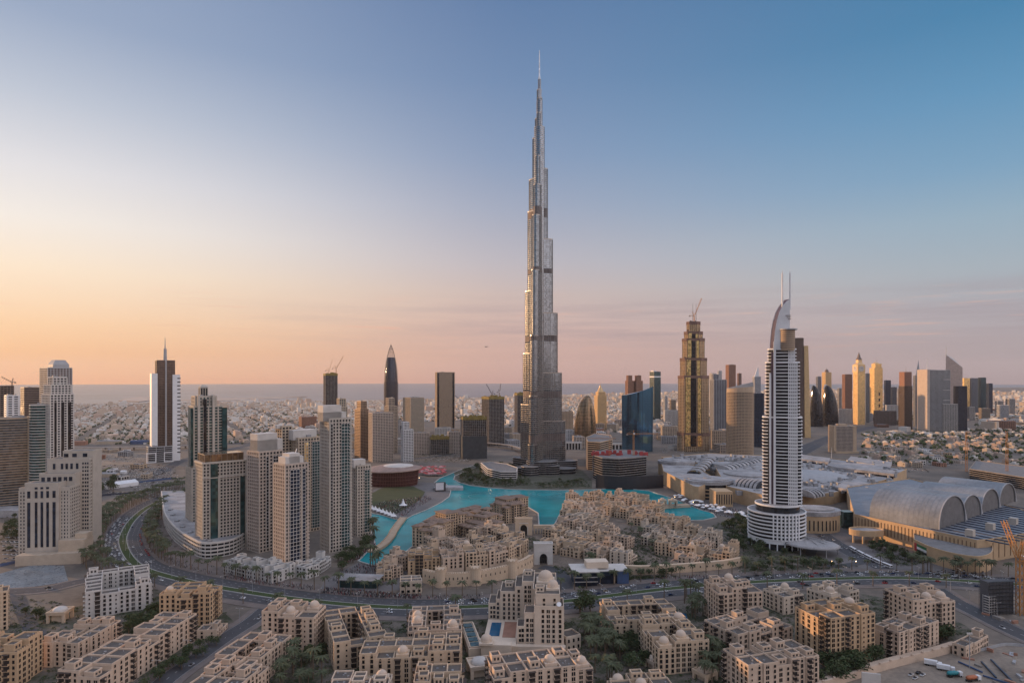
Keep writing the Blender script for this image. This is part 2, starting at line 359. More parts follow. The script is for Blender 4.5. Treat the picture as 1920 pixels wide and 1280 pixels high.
for pts, z in (([(1230,1138+0),(1287,1150),(1290,1162),(1262,1158)], 0), ([(1238,990),(1262,982),(1275,988),(1268,996),(1245,998)], 0), ([(0,1075),(60,1058),(120,1060),(128,1090),(60,1100),(0,1105)], 0)):
    sheet('pool', PP(pts), .13, pool_m if pts[0][0] > 100 else mat('wet_slab', (.22,.26,.29), .3, c2=(.10,.12,.14), scale=.08))

gm_ = mat('garden_ground', (.15,.125,.105), .95, c2=(.035,.045,.022), scale=.07, contrast=(.42, .58))
sheet('garden_left', PP([(-80,1190),(60,1165),(130,1140),(300,1100),(400,1130),(440,1165),(300,1262),(220,1330),(-80,1330)]), .05, gm_)
sheet('garden_middle', PP([(500,1160),(620,1155),(760,1160),(900,1155),(1000,1165),(1060,1160),(1110,1150),(1200,1140),(1330,1125),(1450,1115),(1600,1110),(1660,1120),(1760,1140),(1830,1185),(1700,1235),(1560,1280),(1500,1340),(340,1340),(400,1265)]), .05, gm_)
sheet('garden_east', PP([(1335,985),(1405,960),(1420,1010),(1520,1045),(1620,1062),(1500,1078),(1390,1078),(1395,1040)]), .055, gm_)
sheet('quarter_paving', PP([(700,1075),(760,1035),(790,1010),(870,975),(1000,945),(1010,988),(1040,990),(1058,945),(1075,938),(1200,940),(1240,965),(1390,1045),(1390,1075),(1240,1078),(1060,1078),(1000,1100),(830,1106),(790,1100),(720,1095)]), .06, mat('quarter_paving', (.23,.175,.135), .9, c2=(.10,.082,.065), scale=.06, contrast=(.42,.6)))

sheet('podium_paving', PP([(300,925),(340,915),(345,960),(330,1000),(420,1062),(520,1085),(600,1095),(600,1108),(440,1098),(310,1070),(262,1050),(250,1010),(262,985)]), .045, M['paving'])
FOOT = []
def foot_add(poly):
    xs = [p[0] for p in poly]; ys = [p[1] for p in poly]; FOOT.append((min(xs), min(ys), max(xs), max(ys), poly))
# ------------------------------------------------------------ facades and towers
W_ = dict(
  cream=mat('cream_render', (.46,.405,.345), .85, var=.10), sandst=mat('sand_render', (.47,.375,.285), .85, var=.12),
  peach=mat('peach_render', (.48,.395,.33), .85, var=.10), pale=mat('pale_render', (.56,.52,.48), .8, var=.10),
  white=mat('white_panel', (.72,.71,.71), .55, var=.06), grey=mat('grey_panel', (.36,.36,.37), .6, var=.10),
  brown=mat('brown_panel', (.17,.125,.105), .6, var=.15), concrete=mat('raw_concrete', (.26,.235,.215), .9, var=.2),
  bronze=mat('bronze_panel', (.34,.24,.17), .45, metal=.5, var=.12), gold=mat('gold_stone', (.66,.45,.23), .42, metal=.3, var=.1),
  steel=mat('steel', (.29,.275,.265), .30, metal=.85, var=.08), dark=mat('dark_metal', (.05,.05,.055), .5, metal=.3),
  terra=mat('terracotta', (.33,.17,.115), .8, var=.15), navy=mat('navy_panel', (.035,.05,.085), .4), red=mat('red_panel', (.40,.05,.05), .6),
  tan=mat('tan_stone', (.46,.34,.235), .8, var=.08), yellow=mat('yellow_formwork', (.24,.18,.05), .8), orange=mat('crane_orange', (.50,.22,.06), .6),
  roof=mat('grey_roofing', (.20,.195,.195), .9, var=.2), roofl=mat('pale_roofing', (.36,.345,.345), .8, var=.3, scale=.06), blue=mat('blue_hoarding', (.05,.09,.19), .6),
  beige=mat('mall_stone', (.50,.345,.205), .8, var=.10), machine=mat('rooftop_plant', (.33,.33,.34), .6, metal=.3),
)
G_ = dict(
  dark=glass('dark_glass', (.026,.030,.036), .10, .3), green=glass('green_glass', (.035,.085,.09), .09, .5),
  blue=glass('blue_glass', (.10,.27,.42), .07, .9, (1.5, 400), .35), black=glass('black_glass', (.018,.02,.026), .08, .4), navy=glass('navy_glass', (.03,.045,.075), .09, .55),
  brown=glass('brown_glass', (.075,.05,.04), .12, .5), grey=glass('grey_glass', (.11,.125,.14), .12, .6), win=glass('window_glass', (.022,.025,.03), .12, .1, (2.1, 3.2), .7),
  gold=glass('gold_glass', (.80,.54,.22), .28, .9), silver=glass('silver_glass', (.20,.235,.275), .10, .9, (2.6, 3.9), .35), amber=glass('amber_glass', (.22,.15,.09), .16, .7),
)
def foot_ok_(x, y, m=2.0):
    for (x0, y0, x1, y1, poly) in FOOT:
        if x0-m < x < x1+m and y0-m < y < y1+m: return False
    return True
def facade(mb, poly, z0, z1, fl=3.6, bay=4, pw=1.2, sh=1.2, proud=.35, sproud=None, mi=0, edges=None, ledge=None):
    """piers and floor bands standing proud of a glass core"""
    sproud = proud*.7 if sproud is None else sproud
    n = len(poly)
    for i in range(n):
        if edges is not None and i not in edges: continue
        (xa, ya), (xb, yb) = poly[i], poly[(i+1)%n]; L = hypot(xb-xa, yb-ya)
        if L < .3: continue
        tx, ty = (xb-xa)/L, (yb-ya)/L; k = max(1, round(L/bay)) if bay else 0
        if k and pw:
            for j in range(k+1):
                s = min(max(j*L/k, pw/2-proud*.9), L-pw/2+proud*.9)
                mb.obox(xa+tx*s, ya+ty*s, tx, ty, pw/2, -.12, proud, z0, z1, mi)
        if sh:
            m = max(1, round((z1-z0)/fl)); f = (z1-z0)/m
            for j in range(m+1):
                a = z0+j*f-sh*.5; b = a+sh
                mb.obox((xa+xb)/2, (ya+yb)/2, tx, ty, L/2+sproud*.8, -.1, sproud, max(a, z0), min(b, z1+.3), mi)
    return mb
def rings(mb, poly, z0, z1, fl, sh, out_, mi=0, inn=-.2):
    m = max(1, round((z1-z0)/fl)); f = (z1-z0)/m
    a, b = grow(poly, out_), grow(poly, inn)
    for j in range(m+1): mb.ring(a, b, z0+j*f-sh/2 if j else z0, z0+j*f+sh/2, mi)
    return mb
def rooftop(mb, poly, z, mi_wall=0, mi_roof=1, h=1.3, plant=True, rng=random):
    """parapet, roofing and plant boxes"""
    mb.ring(grow(poly, .12), grow(poly, -.5), z-.3, z+h, mi_wall)
    mb.add([(x,y,z+.12) for x,y in grow(poly, -.45)], [tuple(range(len(poly)))], mi_roof)
    if plant:
        xs = [p[0] for p in poly]; ys = [p[1] for p in poly]; cx, cy = sum(xs)/len(xs), sum(ys)/len(ys); w_, d_ = max(xs)-min(xs), max(ys)-min(ys)
        for k in range(4): mb.cbox(cx+rng.uniform(-.28,.28)*w_, cy+rng.uniform(-.28,.28)*d_, z+.1, rng.uniform(.08,.2)*w_, rng.uniform(.1,.25)*d_, z+rng.uniform(1.5,3.6)+k*.013, 2)
ROOFM = lambda wall: [wall, W_['roof'], W_['machine']]
def tower(name, label, px0, px1, ytop, yb, wall='cream', gl='dark', asp=1.0, yaw=0, fl=3.6, bay=4, pw=1.3, sh=1.3, proud=.4, tiers=None, shape=None, cat='tower', group=None, plant=True, styles=None):
    """px0..px1 the silhouette, ytop the roof, yb where the front stands on the ground (photo pixels);
    tiers: further (px0, px1, ytop) blocks that rise out of the first; styles: per tier overrides"""
    d = D_(yb); mx = (px0+px1)/2; ya = R(yaw)-atan2(XatD(mx, d), d)      # yaw is against the line of sight
    c, s_ = abs(cos(R(yaw))), abs(sin(R(yaw)))
    sil = (px1-px0)*d/F_PX*cos(atan2(XatD(mx, d), d))
    w0 = sil/(c+asp*s_) if shape is None else sil; dep = w0*asp
    cy = d+(dep*c+w0*s_)/2 if shape is None else d+dep/2
    k = cy/d; root = thing(name, label, cat, (XatD(mx, cy)*.5+XatD(mx, d)*.5, cy, 0), ya, group)
    foot_add([(root.location.x+rot(a_,b_,ya)[0], cy+rot(a_,b_,ya)[1]) for a_,b_ in rect(w0+4, dep+4)])
    gm, fm, rm_ = MB(), MB(), MB(); zprev = 0
    for i, (a, b, yt) in enumerate([(px0, px1, ytop)]+list(tiers or [])):
        st = dict(wall=0, fl=fl, bay=bay, pw=pw, sh=sh, proud=proud)
        if styles and i in styles: st.update(styles[i])
        f = (b-a)/(px1-px0); off = ((a+b)/2-mx)*d/F_PX; z1 = ZatD(yt, d)
        w_, dd = w0*f, dep*(f if f < 1 else 1)
        poly = rect(w_, dd, off, 0) if shape is None else shape(w_, dd, off)
        gm.prism(poly, zprev, z1, 0)
        if st['bay'] is not None: facade(fm, poly, zprev, z1, st['fl'], st['bay'], st['pw'], st['sh'], st['proud'])
        else: rings(fm, poly, zprev, z1, st['fl'], st['sh'], st['proud'])
        rooftop(rm_, poly, z1, plant=plant)
        zprev = z1-.01
    gm.build('glazing', G_[gl], root); fm.build('facade', W_[wall], root); rm_.build('roof', ROOFM(W_[wall]), root)
    root['w'] = w0; root['d'] = dep; root['h'] = zprev; root['pd'] = d
    return root
def fin(root): 
    for k in ('w', 'd', 'h', 'pd'):
        if k in root: del root[k]
def rrect(r=.3, n=4):
    def f(w_, d_, off=0):
        rr = min(w_, d_)*r; o = []
        for cx, cy, a0 in ((w_/2-rr, -d_/2+rr, -pi/2), (w_/2-rr, d_/2-rr, 0), (-w_/2+rr, d_/2-rr, pi/2), (-w_/2+rr, -d_/2+rr, pi)):
            o += [(cx+off+rr*cos(a0+pi/2*i/n), cy+rr*sin(a0+pi/2*i/n)) for i in range(n+1)]
        return o
    return f
def oval(w_, d_, off=0): return ell(w_/2, d_/2, 28, off, 0)
def spire(root, x, y, z0, z1, r0, r1=.15, m='steel', name='spire', n=8):
    mb = MB(); mb.cyl(x, y, z0, z1, r0, r1, n); return mb.build(name, W_[m], root)
def lattice_bar(mb, p, q, w_, step):
    """a square lattice girder from p to q"""
    d = [q[i]-p[i] for i in range(3)]; L = sqrt(sum(x*x for x in d)); d = [x/L for x in d]
    up = (0,0,1) if abs(d[2]) < .8 else (1,0,0)
    a = [d[1]*up[2]-d[2]*up[1], d[2]*up[0]-d[0]*up[2], d[0]*up[1]-d[1]*up[0]]; l = sqrt(sum(x*x for x in a)); a = [x/l for x in a]
    b = [d[1]*a[2]-d[2]*a[1], d[2]*a[0]-d[0]*a[2], d[0]*a[1]-d[1]*a[0]]
    pt = lambda s, i: tuple(p[k]+d[k]*s+w_/2*((1 if i in (0,1) else -1)*a[k]+(1 if i in (1,2) else -1)*b[k]) for k in range(3))
    for i in range(4): mb.bar(pt(0,i), pt(L,i), w_*.10)
    n = max(2, int(L/step))
    for j in range(n):
        for i in range(4): mb.bar(pt(L*j/n, i), pt(L*(j+1)/n, (i+1)%4), w_*.065)
def crane(label, x, y, z0, z1, jib, az, lift=0.0, m='orange', w_=2.0, group='tower cranes over the building sites', zb=None):
    """tower crane: mast from z0 to z1, jib of given length turned to az, lifted by lift"""
    root = thing('tower_crane', label, 'crane', (x, y, z0), az, group)
    h = z1-z0; mb = MB(); lattice_bar(mb, (0,0,0), (0,0,h), w_, w_*1.6); mb.build('mast', W_[m], root)
    mb = MB(); lattice_bar(mb, (1,0,h), (jib*cos(lift), 0, h+jib*sin(lift)), w_*.8, w_*1.8)
    if not lift: mb.bar((0,0,h+w_*3), (jib*.7,0,h+.8), .12)
    mb.build('jib', W_[m], root)
    mb = MB(); lattice_bar(mb, (-1,0,h), (-jib*.28,0,h), w_*.8, w_*1.8); lattice_bar(mb, (0,0,h), (-(jib*.1 if lift else 0),0,h+w_*(4 if lift else 3)), w_*.6, w_)
    mb.bar((0,0,h+w_*2.9), (-jib*.27,0,h+.8), .12); mb.build('counter_jib', W_[m], root)
    mb = MB(); mb.cbox(-jib*.26, 0, h-2.4, 3.2, 2.2, h-.2); mb.build('counterweight', W_['concrete'], root)
    mb = MB(); mb.cbox(.4, -w_*.9, h-.5, 2.2, 1.8, h+1.8); mb.build('cab', W_['white'], root)
    return root

# ------------------------------------------------------------ the tall stepped skyscraper
def super_tower():
    d = 1282.0; cx = XatD(1011.5, d); root = thing('supertall_skyscraper', 'immensely tall silver stepped skyscraper tapering to a needle, rising above the lake', 'skyscraper', (cx, d, 0))
    pz = lambda y: ZatD(y, d); s = d/F_PX
    ang = {'r': R(10), 'l': R(130), 'f': R(250)}
    RN = 9.0
    def tube(a, r, hw):
        """footprint of one wing tier: from the core out to r, with a rounded nose of three lobes"""
        pts = []
        for k in range(9):
            t_ = -pi/2+pi*k/8; pts.append(((r-hw)+hw*cos(t_), hw*sin(t_)))
        pts = [(-2, -hw)]+pts+[(-2, hw)]
        return [rot(x, y, a) for x, y in pts]
    tiers = []
    def wing(key, steps):
        for i, (ext, ytop) in enumerate(steps):
            a = ang[key]; hw = RN-.42*i if ext*s > 20 else max(3.5, RN-.6*i-1)
            r = (ext*s-hw)/abs(cos(a))+hw if key != 'f' else ext*s
            tiers.append((a, max(r, hw+1), hw, pz(ytop)))
    wing('r', [(49,790),(42,700),(34,588),(25,450),(15.5,318),(7.5,240),(4.5,186)])
    wing('l', [(34.5,760),(30,663),(26,545),(21.5,395),(19,335),(12.5,258),(8,223),(4.5,170)])
    wing('f', [(50,830),(45,742),(40,632),(34,512),(28,410),(21,352),(14,297),(7,215),(4,186)])
    mech = [(pz(a), pz(b)) for a, b in ((408,391),(513,504),(640,629),(745,733),(826,812))]
    for key in ('r', 'l', 'f'):
        gm, fm, mms = MB(), MB(), []; a = ang[key]; zp = 0
        for (aa, r, hw, z1) in [t for t in tiers if t[0] == a]:
            poly = tube(a, r, hw); gm.prism(poly, zp, z1, 0, smooth=False)
            n = max(1, round((z1-zp)/3.9)); f = (z1-zp)/n; o1, i1 = grow(poly, .16), grow(poly, -.2)
            for j in range(n+1):
                z = zp+j*f
                if any(q0-1 < z < q1+1 for q0, q1 in mech): continue
                fm.ring(o1, i1, z-.55 if j else z, z+.55 if j < n else z+.9, 0)
            for j in range(1, len(poly)-1):                     # vertical fins
                x, y = poly[j]; l = hypot(x-(r-hw)*cos(a), y-(r-hw)*sin(a)) or 1
                ux, uy = (x-(r-hw)*cos(a))/l, (y-(r-hw)*sin(a))/l
                fm.bar((x+ux*.42, y+uy*.42, zp), (x+ux*.42, y+uy*.42, z1), .34, 0)
            L = r-hw+2
            for sd in (-1, 1):
                for q in range(1, int(L/4.5)):
                    x, y = rot(-2+q*4.5, sd*(hw+.42), a); fm.bar((x, y, zp), (x, y, z1), .36, 0)
            for q0, q1 in mech:
                lo, hi = max(q0, zp), min(q1, z1)
                if hi-lo > 2: mm = MB(); mm.prism(grow(poly, .45), lo, hi, 0); mms.append(('plant_floor', mm))
            mm = MB(); mm.ring(grow(poly, .5), grow(poly, -.6), z1-.1, z1+2.2, 1); mms.append(('setback_parapet', mm))
        w_ = gm.build('wing', G_['silver'], root); fm.build('spandrel', W_['steel'], w_)
        for nm_, mm in mms: mm.build(nm_, [mat('louvre_grey', (.13,.105,.10), .6, metal=.4), W_['steel']], w_)
    cm, cf = MB(), MB()
    for r, y0, y1 in ((10.5, 885, 240), (6, 240, 190), (2.9, 190, 150)):
        p = ell(r, r, 18); z0 = max(0, pz(y0)); cm.prism(p, z0, pz(y1), 0, smooth=True); rings(cf, p, z0, pz(y1), 3.9, 1.5, .3)
    c_ = cm.build('core', G_['silver'], root); cf.build('spandrel', W_['steel'], c_)
    mb = MB(); mb.loft([[(r*cos(2*pi*i/12), r*sin(2*pi*i/12), z) for i in range(12)] for r, z in ((2.4, pz(190)), (2.1, pz(145)), (1.3, pz(143)), (1.0, pz(118)), (.6, pz(95)))], 0)
    mb.build('spire', mat('bright_steel', (.72,.71,.70), .3, metal=.7), root)
    # podium: three curved entrance pavilions and a skirt
    gm, fm = MB(), MB()
    for a, r, hw, z1 in ((ang['r'],78,17,20),(ang['l'],74,16,22),(ang['f'],76,17,17)):
        p = tube(a, r, hw); gm.prism(p, 0, z1, 0, topmi=1); rings(fm, p, 0, z1, 4.2, 1.1, .7)
    for x, y, r, z1 in ((22,-46,15,17),(-30,-34,20,12),(48,-30,22,10),(4,-30,30,24)):
        p = ell(r, r*.8, 24, x, y); gm.prism(p, 0, z1+.3, 0, topmi=1); rings(fm, p, 0, z1, 4.2, 1.0, .8)
    q = gm.build('podium', [G_['dark'], W_['roof']], root); fm.build('spandrel', mat('podium_band', (.30,.28,.27), .5, metal=.4), q)
super_tower()

# ------------------------------------------------------------ the white hotel tower with a sail crown
def sail_hotel():
    d = 706.0; s = d/F_PX; X0 = XatD(1468, d); root = thing('hotel_tower', 'tall white balconied hotel tower with a curved sail crown and twin masts', 'hotel', (X0, d, 0), -atan2(X0, d)*.9)
    pz = lambda y: ZatD(y, d); px = lambda p: (p-1468)*s; wh, gl = W_['white'], G_['dark']
    purple = mat('aubergine_panel', (.075,.05,.07), .35, var=.1)
    # drum
    dr = ell(29.5, 29.5, 48, px(1457), 6); gm, fm = MB(), MB(); zt = pz(958)
    gm.prism(dr, 0, zt, 0, topmi=1); rings(fm, dr, 11, zt, 3.7, 1.35, 1.1); fm.ring(grow(dr, .5), grow(dr, -.3), 6.8, 11.2)
    for i in range(0, 48, 2): x, y = dr[i]; fm.cbox(x, y, 0, 1.2, 1.2, 7)
    dr2 = ell(23, 22, 40, px(1459), 7); gm.prism(dr2, zt-1, pz(945), 0, topmi=1); fm.ring(grow(dr2, .8), grow(dr2, -.2), pz(947), pz(944))
    facade(fm, [dr[i] for i in range(35, 43)], 11, zt, 3.7, 5, 1.4, 0, 1.6, edges=range(0, 7))
    b = gm.build('podium', [gl, W_['roofl']], root); fm.build('balcony_band', wh, b)
    cp = MB(); pts = ell(27, 21, 30, px(1515), -19)
    cp.loft([[(x, y, 8.5) for x, y in pts], [(x, y, 9.4) for x, y in grow(pts, .3)], [(x*.9+px(1515)*.1, y*.9-1.9, 10.8) for x, y in pts]], 0)
    for i in range(0, 30, 3): cp.bar((*pts[i], 9.8), (px(1508), -2, 13), .4)
    for i in range(0, 30, 5): cp.cyl(pts[i][0]*.9+px(1515)*.1, pts[i][1]*.9-1.9, 0, 8.6, .5)
    cp.build('entrance_canopy', W_['roofl'], root)
    # three stacked shafts, each a little narrower; left and right balcony bows, a window grid between
    gm, fm, bm, rm_ = MB(), MB(), MB(), MB()
    shafts = [(1432,1502,947,783,18), (1437,1498,783,680,16), (1441,1492,680,655,14)]
    for k, (a, b_, y0, y1, dep) in enumerate(shafts):
        z0, z1 = pz(y0), pz(y1); xa, xb = px(a)+1.2, px(b_)-1.2; w_ = xb-xa; cx = (xa+xb)/2; cy = 8
        body = [(xa, cy-dep/2+4), (xa+5, cy-dep/2), (xb-7, cy-dep/2), (xb, cy-dep/2+5), (xb, cy+dep/2), (xa, cy+dep/2)]
        gm.prism(body, z0-.5, z1, 0)
        n = round((z1-z0)/3.72); f = (z1-z0)/n
        xgrid0, xgrid1 = px(1478), px(1492) if k < 2 else px(1488)
        for j in range(n+1):
            z = z0+j*f
            def bow(x0, x1, y, out_, th):
                pts = [(x0, y+.3)]+[(x0+(x1-x0)*i/8, y-out_*sin(pi*(.12+.76*i/8))) for i in range(9)]+[(x1, y+.3)]
                bm.prism(pts, z-th*.25, z+th*.75)
            bow(px(1455), xgrid0, cy-dep/2, 1.6, .92)
            # left flank and right flank bows wrap the corners
            lp = [(xa+5.5, cy-dep/2+.6), (xa+3.5, cy-dep/2-.9), (xa+.5, cy-dep/2+.3), (xa-1.2, cy-dep/2+3), (xa-1.5, cy), (xa-1.2, cy+dep/2), (xa+.4, cy+dep/2)]
            bm.prism(ccw(lp), z-.25, z+.65)
            rp = [(xb-6.2, cy-dep/2+.4), (xb-4, cy-dep/2-.9), (xb-.5, cy-dep/2+1.2), (xb+1.2, cy-dep/2+5), (xb+1.4, cy+dep/2), (xb-.4, cy+dep/2)]
            bm.prism(ccw(rp), z-.25, z+.65)
        wall = [(xgrid0, cy-dep/2), (xgrid1, cy-dep/2)]
        L = xgrid1-xgrid0
        for j in range(5): fm.obox(xgrid0+L*j/4, cy-dep/2, 1, 0, .55, -.2, 1.0, z0, z1)
        for j in range(n+1): fm.obox((xgrid0+xgrid1)/2, cy-dep/2, 1, 0, L/2, -.2, .8, z0+j*f-.9, min(z0+j*f+.9, z1+.4))
        bm.ring(grow(ccw(body), 1.0), grow(ccw(body), -.3), z1-.4, z1+1.3); rm_.add([(x,y,z1+.2) for x,y in ccw(body)], [tuple(range(6))])
        rm_.cbox(cx+w_*.2, cy+2, z1, 7, 6, z1+3)
    gm.build('glazing', gl, root); fm.build('window_grid', wh, root); bm.build('balcony_bands', wh, root); rm_.build('roof', W_['roofl'], root)
    # twin vertical fins with the dark slot between, running the full height of the front
    y0 = 8-9-1.8
    fa, fb, fc = MB(), MB(), MB(); zt = pz(640)
    fa.box(px(1444), y0+.2, pz(952), px(1447.5), y0+6, pz(700)); fa.box(px(1451.5), y0-.6, pz(965), px(1455.5), y0+6, zt)
    fb.box(px(1447.5)+.01, y0+.9, pz(965), px(1451.5)-.01, y0+6, pz(660))
    fa.build('fin', wh, root); fb.build('slot', purple, root)
    # the sail: a tall quarter leaf of real thickness, with a dark curved soffit leading to it
    prof = [(1451.5,700),(1451.6,665),(1452.5,640),(1454.5,618),(1457.5,600),(1462,584),(1468,572),(1474,565),(1480,561)]
    fr = [(px(x), pz(y)) for x, y in prof]; base = [(px(1480), pz(655)), (px(1456), pz(655)), (px(1455.5), pz(700))]
    out_ = fr+base
    def plate(mb, pts, ya, yb):
        n = len(pts); mb.add([(x,ya,z) for x,z in pts]+[(x,yb,z) for x,z in pts], [(i,(i+1)%n,n+(i+1)%n,n+i) for i in range(n)]+[tuple(range(n)), tuple(range(2*n-1, n-1, -1))])
    sm = MB(); plate(sm, out_, y0+3.4, y0+5.6); sm.build('sail', wh, root)
    # back leaf, shifted left, joined by the dark soffit
    bk = [(x-3.6, z-.5) for x, z in fr[:-2]]+[(fr[-2][0]-3.4, fr[-2][1]+.1), (fr[-1][0]-5.2, fr[-1][1]+.3)]
    sm = MB(); n = len(fr)
    sm.add([(x,y0+3.8,z) for x,z in fr]+[(x,y0+13,z) for x,z in bk], [(i+1,i,n+i,n+i+1) for i in range(n-1)]); sm.add([(x+.3,y0+4.2,z-.3) for x,z in fr]+[(x+.3,y0+13,z-.3) for x,z in bk], [(i,i+1,n+i+1,n+i) for i in range(n-1)])
    sm.build('soffit', purple, root)
    sm = MB()
    for i in range(n-1): sm.bar((bk[i][0], y0+13, bk[i][1]), (bk[i+1][0], y0+13, bk[i+1][1]), .75)
    sm.build('sail_rib', wh, root)
    sm = MB()
    for q in (0, 1.6, 3.2): sm.box(px(1472.5)+q*.8, y0+2.8, pz(592)-q*1.25, px(1482), y0+5, pz(592)-q*1.25+.5)
    sm.build('vent_blade', purple, root)
    for x in (1467.3, 1480.4):
        mb = MB(); mb.cyl(px(x), y0+5, pz(580), pz(512), .95, .8); mb.cyl(px(x), y0+5, pz(512), pz(507), .45, .2); mb.build('mast', wh, root)
    mb = MB(); cyl = ell(7.6, 7.0, 28, px(1476), 3.2); mb.prism(cyl, pz(657), pz(618), 0, smooth=True); rings(mb, cyl, pz(655), pz(620), 2.4, .9, .3, 2)
    mb.prism(ell(9.4, 8.6, 28, px(1477.5), 3.2), pz(618.5), pz(616.3), 1); mb.build('rooftop_drum', [W_['tan'], W_['grey'], W_['brown']], root)
sail_hotel()

# ------------------------------------------------------------ left cluster
t = tower('residential_tower', 'dark glass tower with a pale chamfered cap, tallest at the left edge', 66, 128, 690, 905, 'grey', 'brown', .8, 22, 3.7, 5, 1.1, 1.2)
mb = MB(); w0, d0, h0 = t['w'], t['d'], t['h']; pr = rect(w0*.62, d0*.62, w0*.10)
mb.loft([[(x,y,h0) for x,y in rect(w0*.68, d0*.68, w0*.10)], [(x,y,h0+7) for x,y in rect(w0*.66, d0*.66, w0*.10)], [(x,y,h0+15) for x,y in rect(w0*.42, d0*.45, w0*.10)]], 0, True, False); mb.build('cap', W_['grey'], t); fin(t)
t = tower('residential_tower', 'tall white apartment tower with a stepped top, before the dark chamfered one', 70, 131, 740, 960, 'pale', 'dark', .8, 24, 3.5, 4.0, 1.3, 1.3, .6, tiers=[(74, 126, 722), (82, 118, 708)])
for q0, q1 in ((-.34, -.24), (-.05, .08), (.24, .38)): mb = MB(); mb.box(t['w']*q0, -t['d']*.5-.75, 0, t['w']*q1, -t['d']*.3, t['h']-34); mb.build('window_strip', G_['black'], t)
fin(t)
t = tower('office_tower', 'dark brown striped office tower partly hidden behind the green curved tower', 33, 70, 727, 890, 'brown', 'dark', .9, 15, 3.6, 0, 0, 1.8, .3); fin(t)
t = tower('office_block', 'pale blue and white banded block with slit windows, under the crane at the left edge', 4, 33, 742, 905, 'white', 'navy', .9, 10, 4, 12, 3, 2.0, .4); fin(t)
t = tower('office_block', 'half hidden dark block with an orange lit parapet below the crane, at the left edge', -25, 20, 724, 880, 'brown', 'dark', .9, 10, 4, 6, 1, 1.4, .4); fin(t)
crane('derrick crane on the dark block at the far left edge', XatD(8, 1290), 1310, ZatD(724, 1290), ZatD(716, 1290), 22, R(190), .5, 'dark', 2)
t = tower('office_tower', 'curved green glass office tower with pale floor bands', 48, 105, 760, 960, 'pale', 'green', .8, 0, 3.9, None, 0, .9, .5, shape=rrect(.45, 6)); fin(t)
t = tower('office_tower', 'broad curved brown glass tower cut by the left edge of the photo', -70, 70, 786, 962, 'tan', 'grey', .5, 0, 3.6, None, 0, .6, .5, shape=rrect(.3, 5))
mb = MB(); mb.box(t['w']*.30, -t['d']*.53, 0, t['w']*.38, -t['d']*.2, t['h']+3); mb.build('stone_fin', W_['tan'], t); fin(t)

def stepped_hotel():
    d = D_(1052); root = thing('stepped_hotel', 'cream stepped hotel with five tall dark window strips, at the left beside the curved road', 'hotel', (XatD(85, d), d, 0), R(9)); s = d/F_PX
    px = lambda p: (p-85)*s; pz = lambda y: ZatD(y, d); gm, wm, rm_ = MB(), MB(), MB()
    def mass(a, b, y0, y1, yt, m='cream'): wm.box(px(a), y0, 0, px(b), y1, pz(yt)); rooftop(rm_, [(px(a),y0),(px(b),y0),(px(b),y1),(px(a),y1)], pz(yt), plant=False)
    mass(50, 108, 0, 16, 907); mass(38, 124, 2.5, 24, 916); mass(61, 123, 14, 28, 893.5); mass(64, 138, 26, 46, 868); mass(86, 140, 32, 52, 854)
    for x in (57, 69.5, 79.2, 89, 100):
        w2 = 2.6 if x in (57, 100) else 2.2
        gm.box(px(x-w2), -.25, pz(1025), px(x+w2), .5, pz(941)); gm.box(px(x-w2), -.25, pz(933), px(x+w2), .5, pz(920 if x not in (57,100) else 920))
        if 60 < x < 95: gm.box(px(x-2.4), -.25, pz(916.5), px(x+2.4), .5, pz(912.5))
    for x in (68, 78, 88, 97, 107, 116): gm.box(px(x-3), 13.7, pz(906), px(x+3), 14.4, pz(898))
    for x in (76, 90, 98.5, 107, 117):
        gm.box(px(x-2.2), 25.7, pz(886), px(x+2.2), 26.4, pz(875)); 
    for x in (127.5, 132, 136): [gm.box(px(x-1.3), 25.7, z, px(x+1.3), 26.4, z+2) for z in range(14, int(pz(872)), 4)]
    for x in (113, 119): [gm.box(px(x-1.2), 13.7, z, px(x+1.2), 14.4, z+2) for z in range(14, int(pz(930)), 4)]
    for x in (92, 107, 126): gm.box(px(x-4), 31.7, pz(864), px(x+4), 32.4, pz(857))
    fm = MB(); facade(fm, [(px(124), 2.5), (px(124), 24)], 4, pz(916), 3.5, 3.6, 1.6, 1.6, .5, edges=[0]); gm.box(px(124)-.4, 3, 3, px(124)+.15, 23.5, pz(918))
    facade(fm, [(px(138), 26), (px(138), 46)], 4, pz(868), 3.5, 3.6, 1.6, 1.6, .5, edges=[0]); gm.box(px(138)-.4, 26.5, 3, px(138)+.15, 45.5, pz(870))
    facade(fm, [(px(38), 2.5), (px(50), 2.5)], 4, pz(920), 3.5, 3.2, 1.6, 1.7, .4, edges=[0]); gm.box(px(38)+.5, 2.3, 3, px(50)-.4, 3, pz(922))
    facade(fm, [(px(108), 2.5), (px(124), 2.5)], 4, pz(920), 3.5, 3.2, 1.6, 1.7, .4, edges=[0]); gm.box(px(108)+.5, 2.3, 3, px(124)-.5, 3, pz(922))
    wm.build('wall', W_['cream'], root); gm.build('glazing', G_['navy'], root); fm.build('balconies', W_['cream'], root); rm_.build('roof', ROOFM(W_['cream']), root)
    pm = MB(); pm.box(px(48), -14, 0, px(112), -1, 10); pm.box(px(112), -14.2, 0, px(158), 16, 10.8); pm.box(px(112.5), -6, 10.5, px(156), 14, 22); pm.box(px(136), 0, 21, px(156), 12, 27); pm.build('podium', W_['sandst'], root)
stepped_hotel()

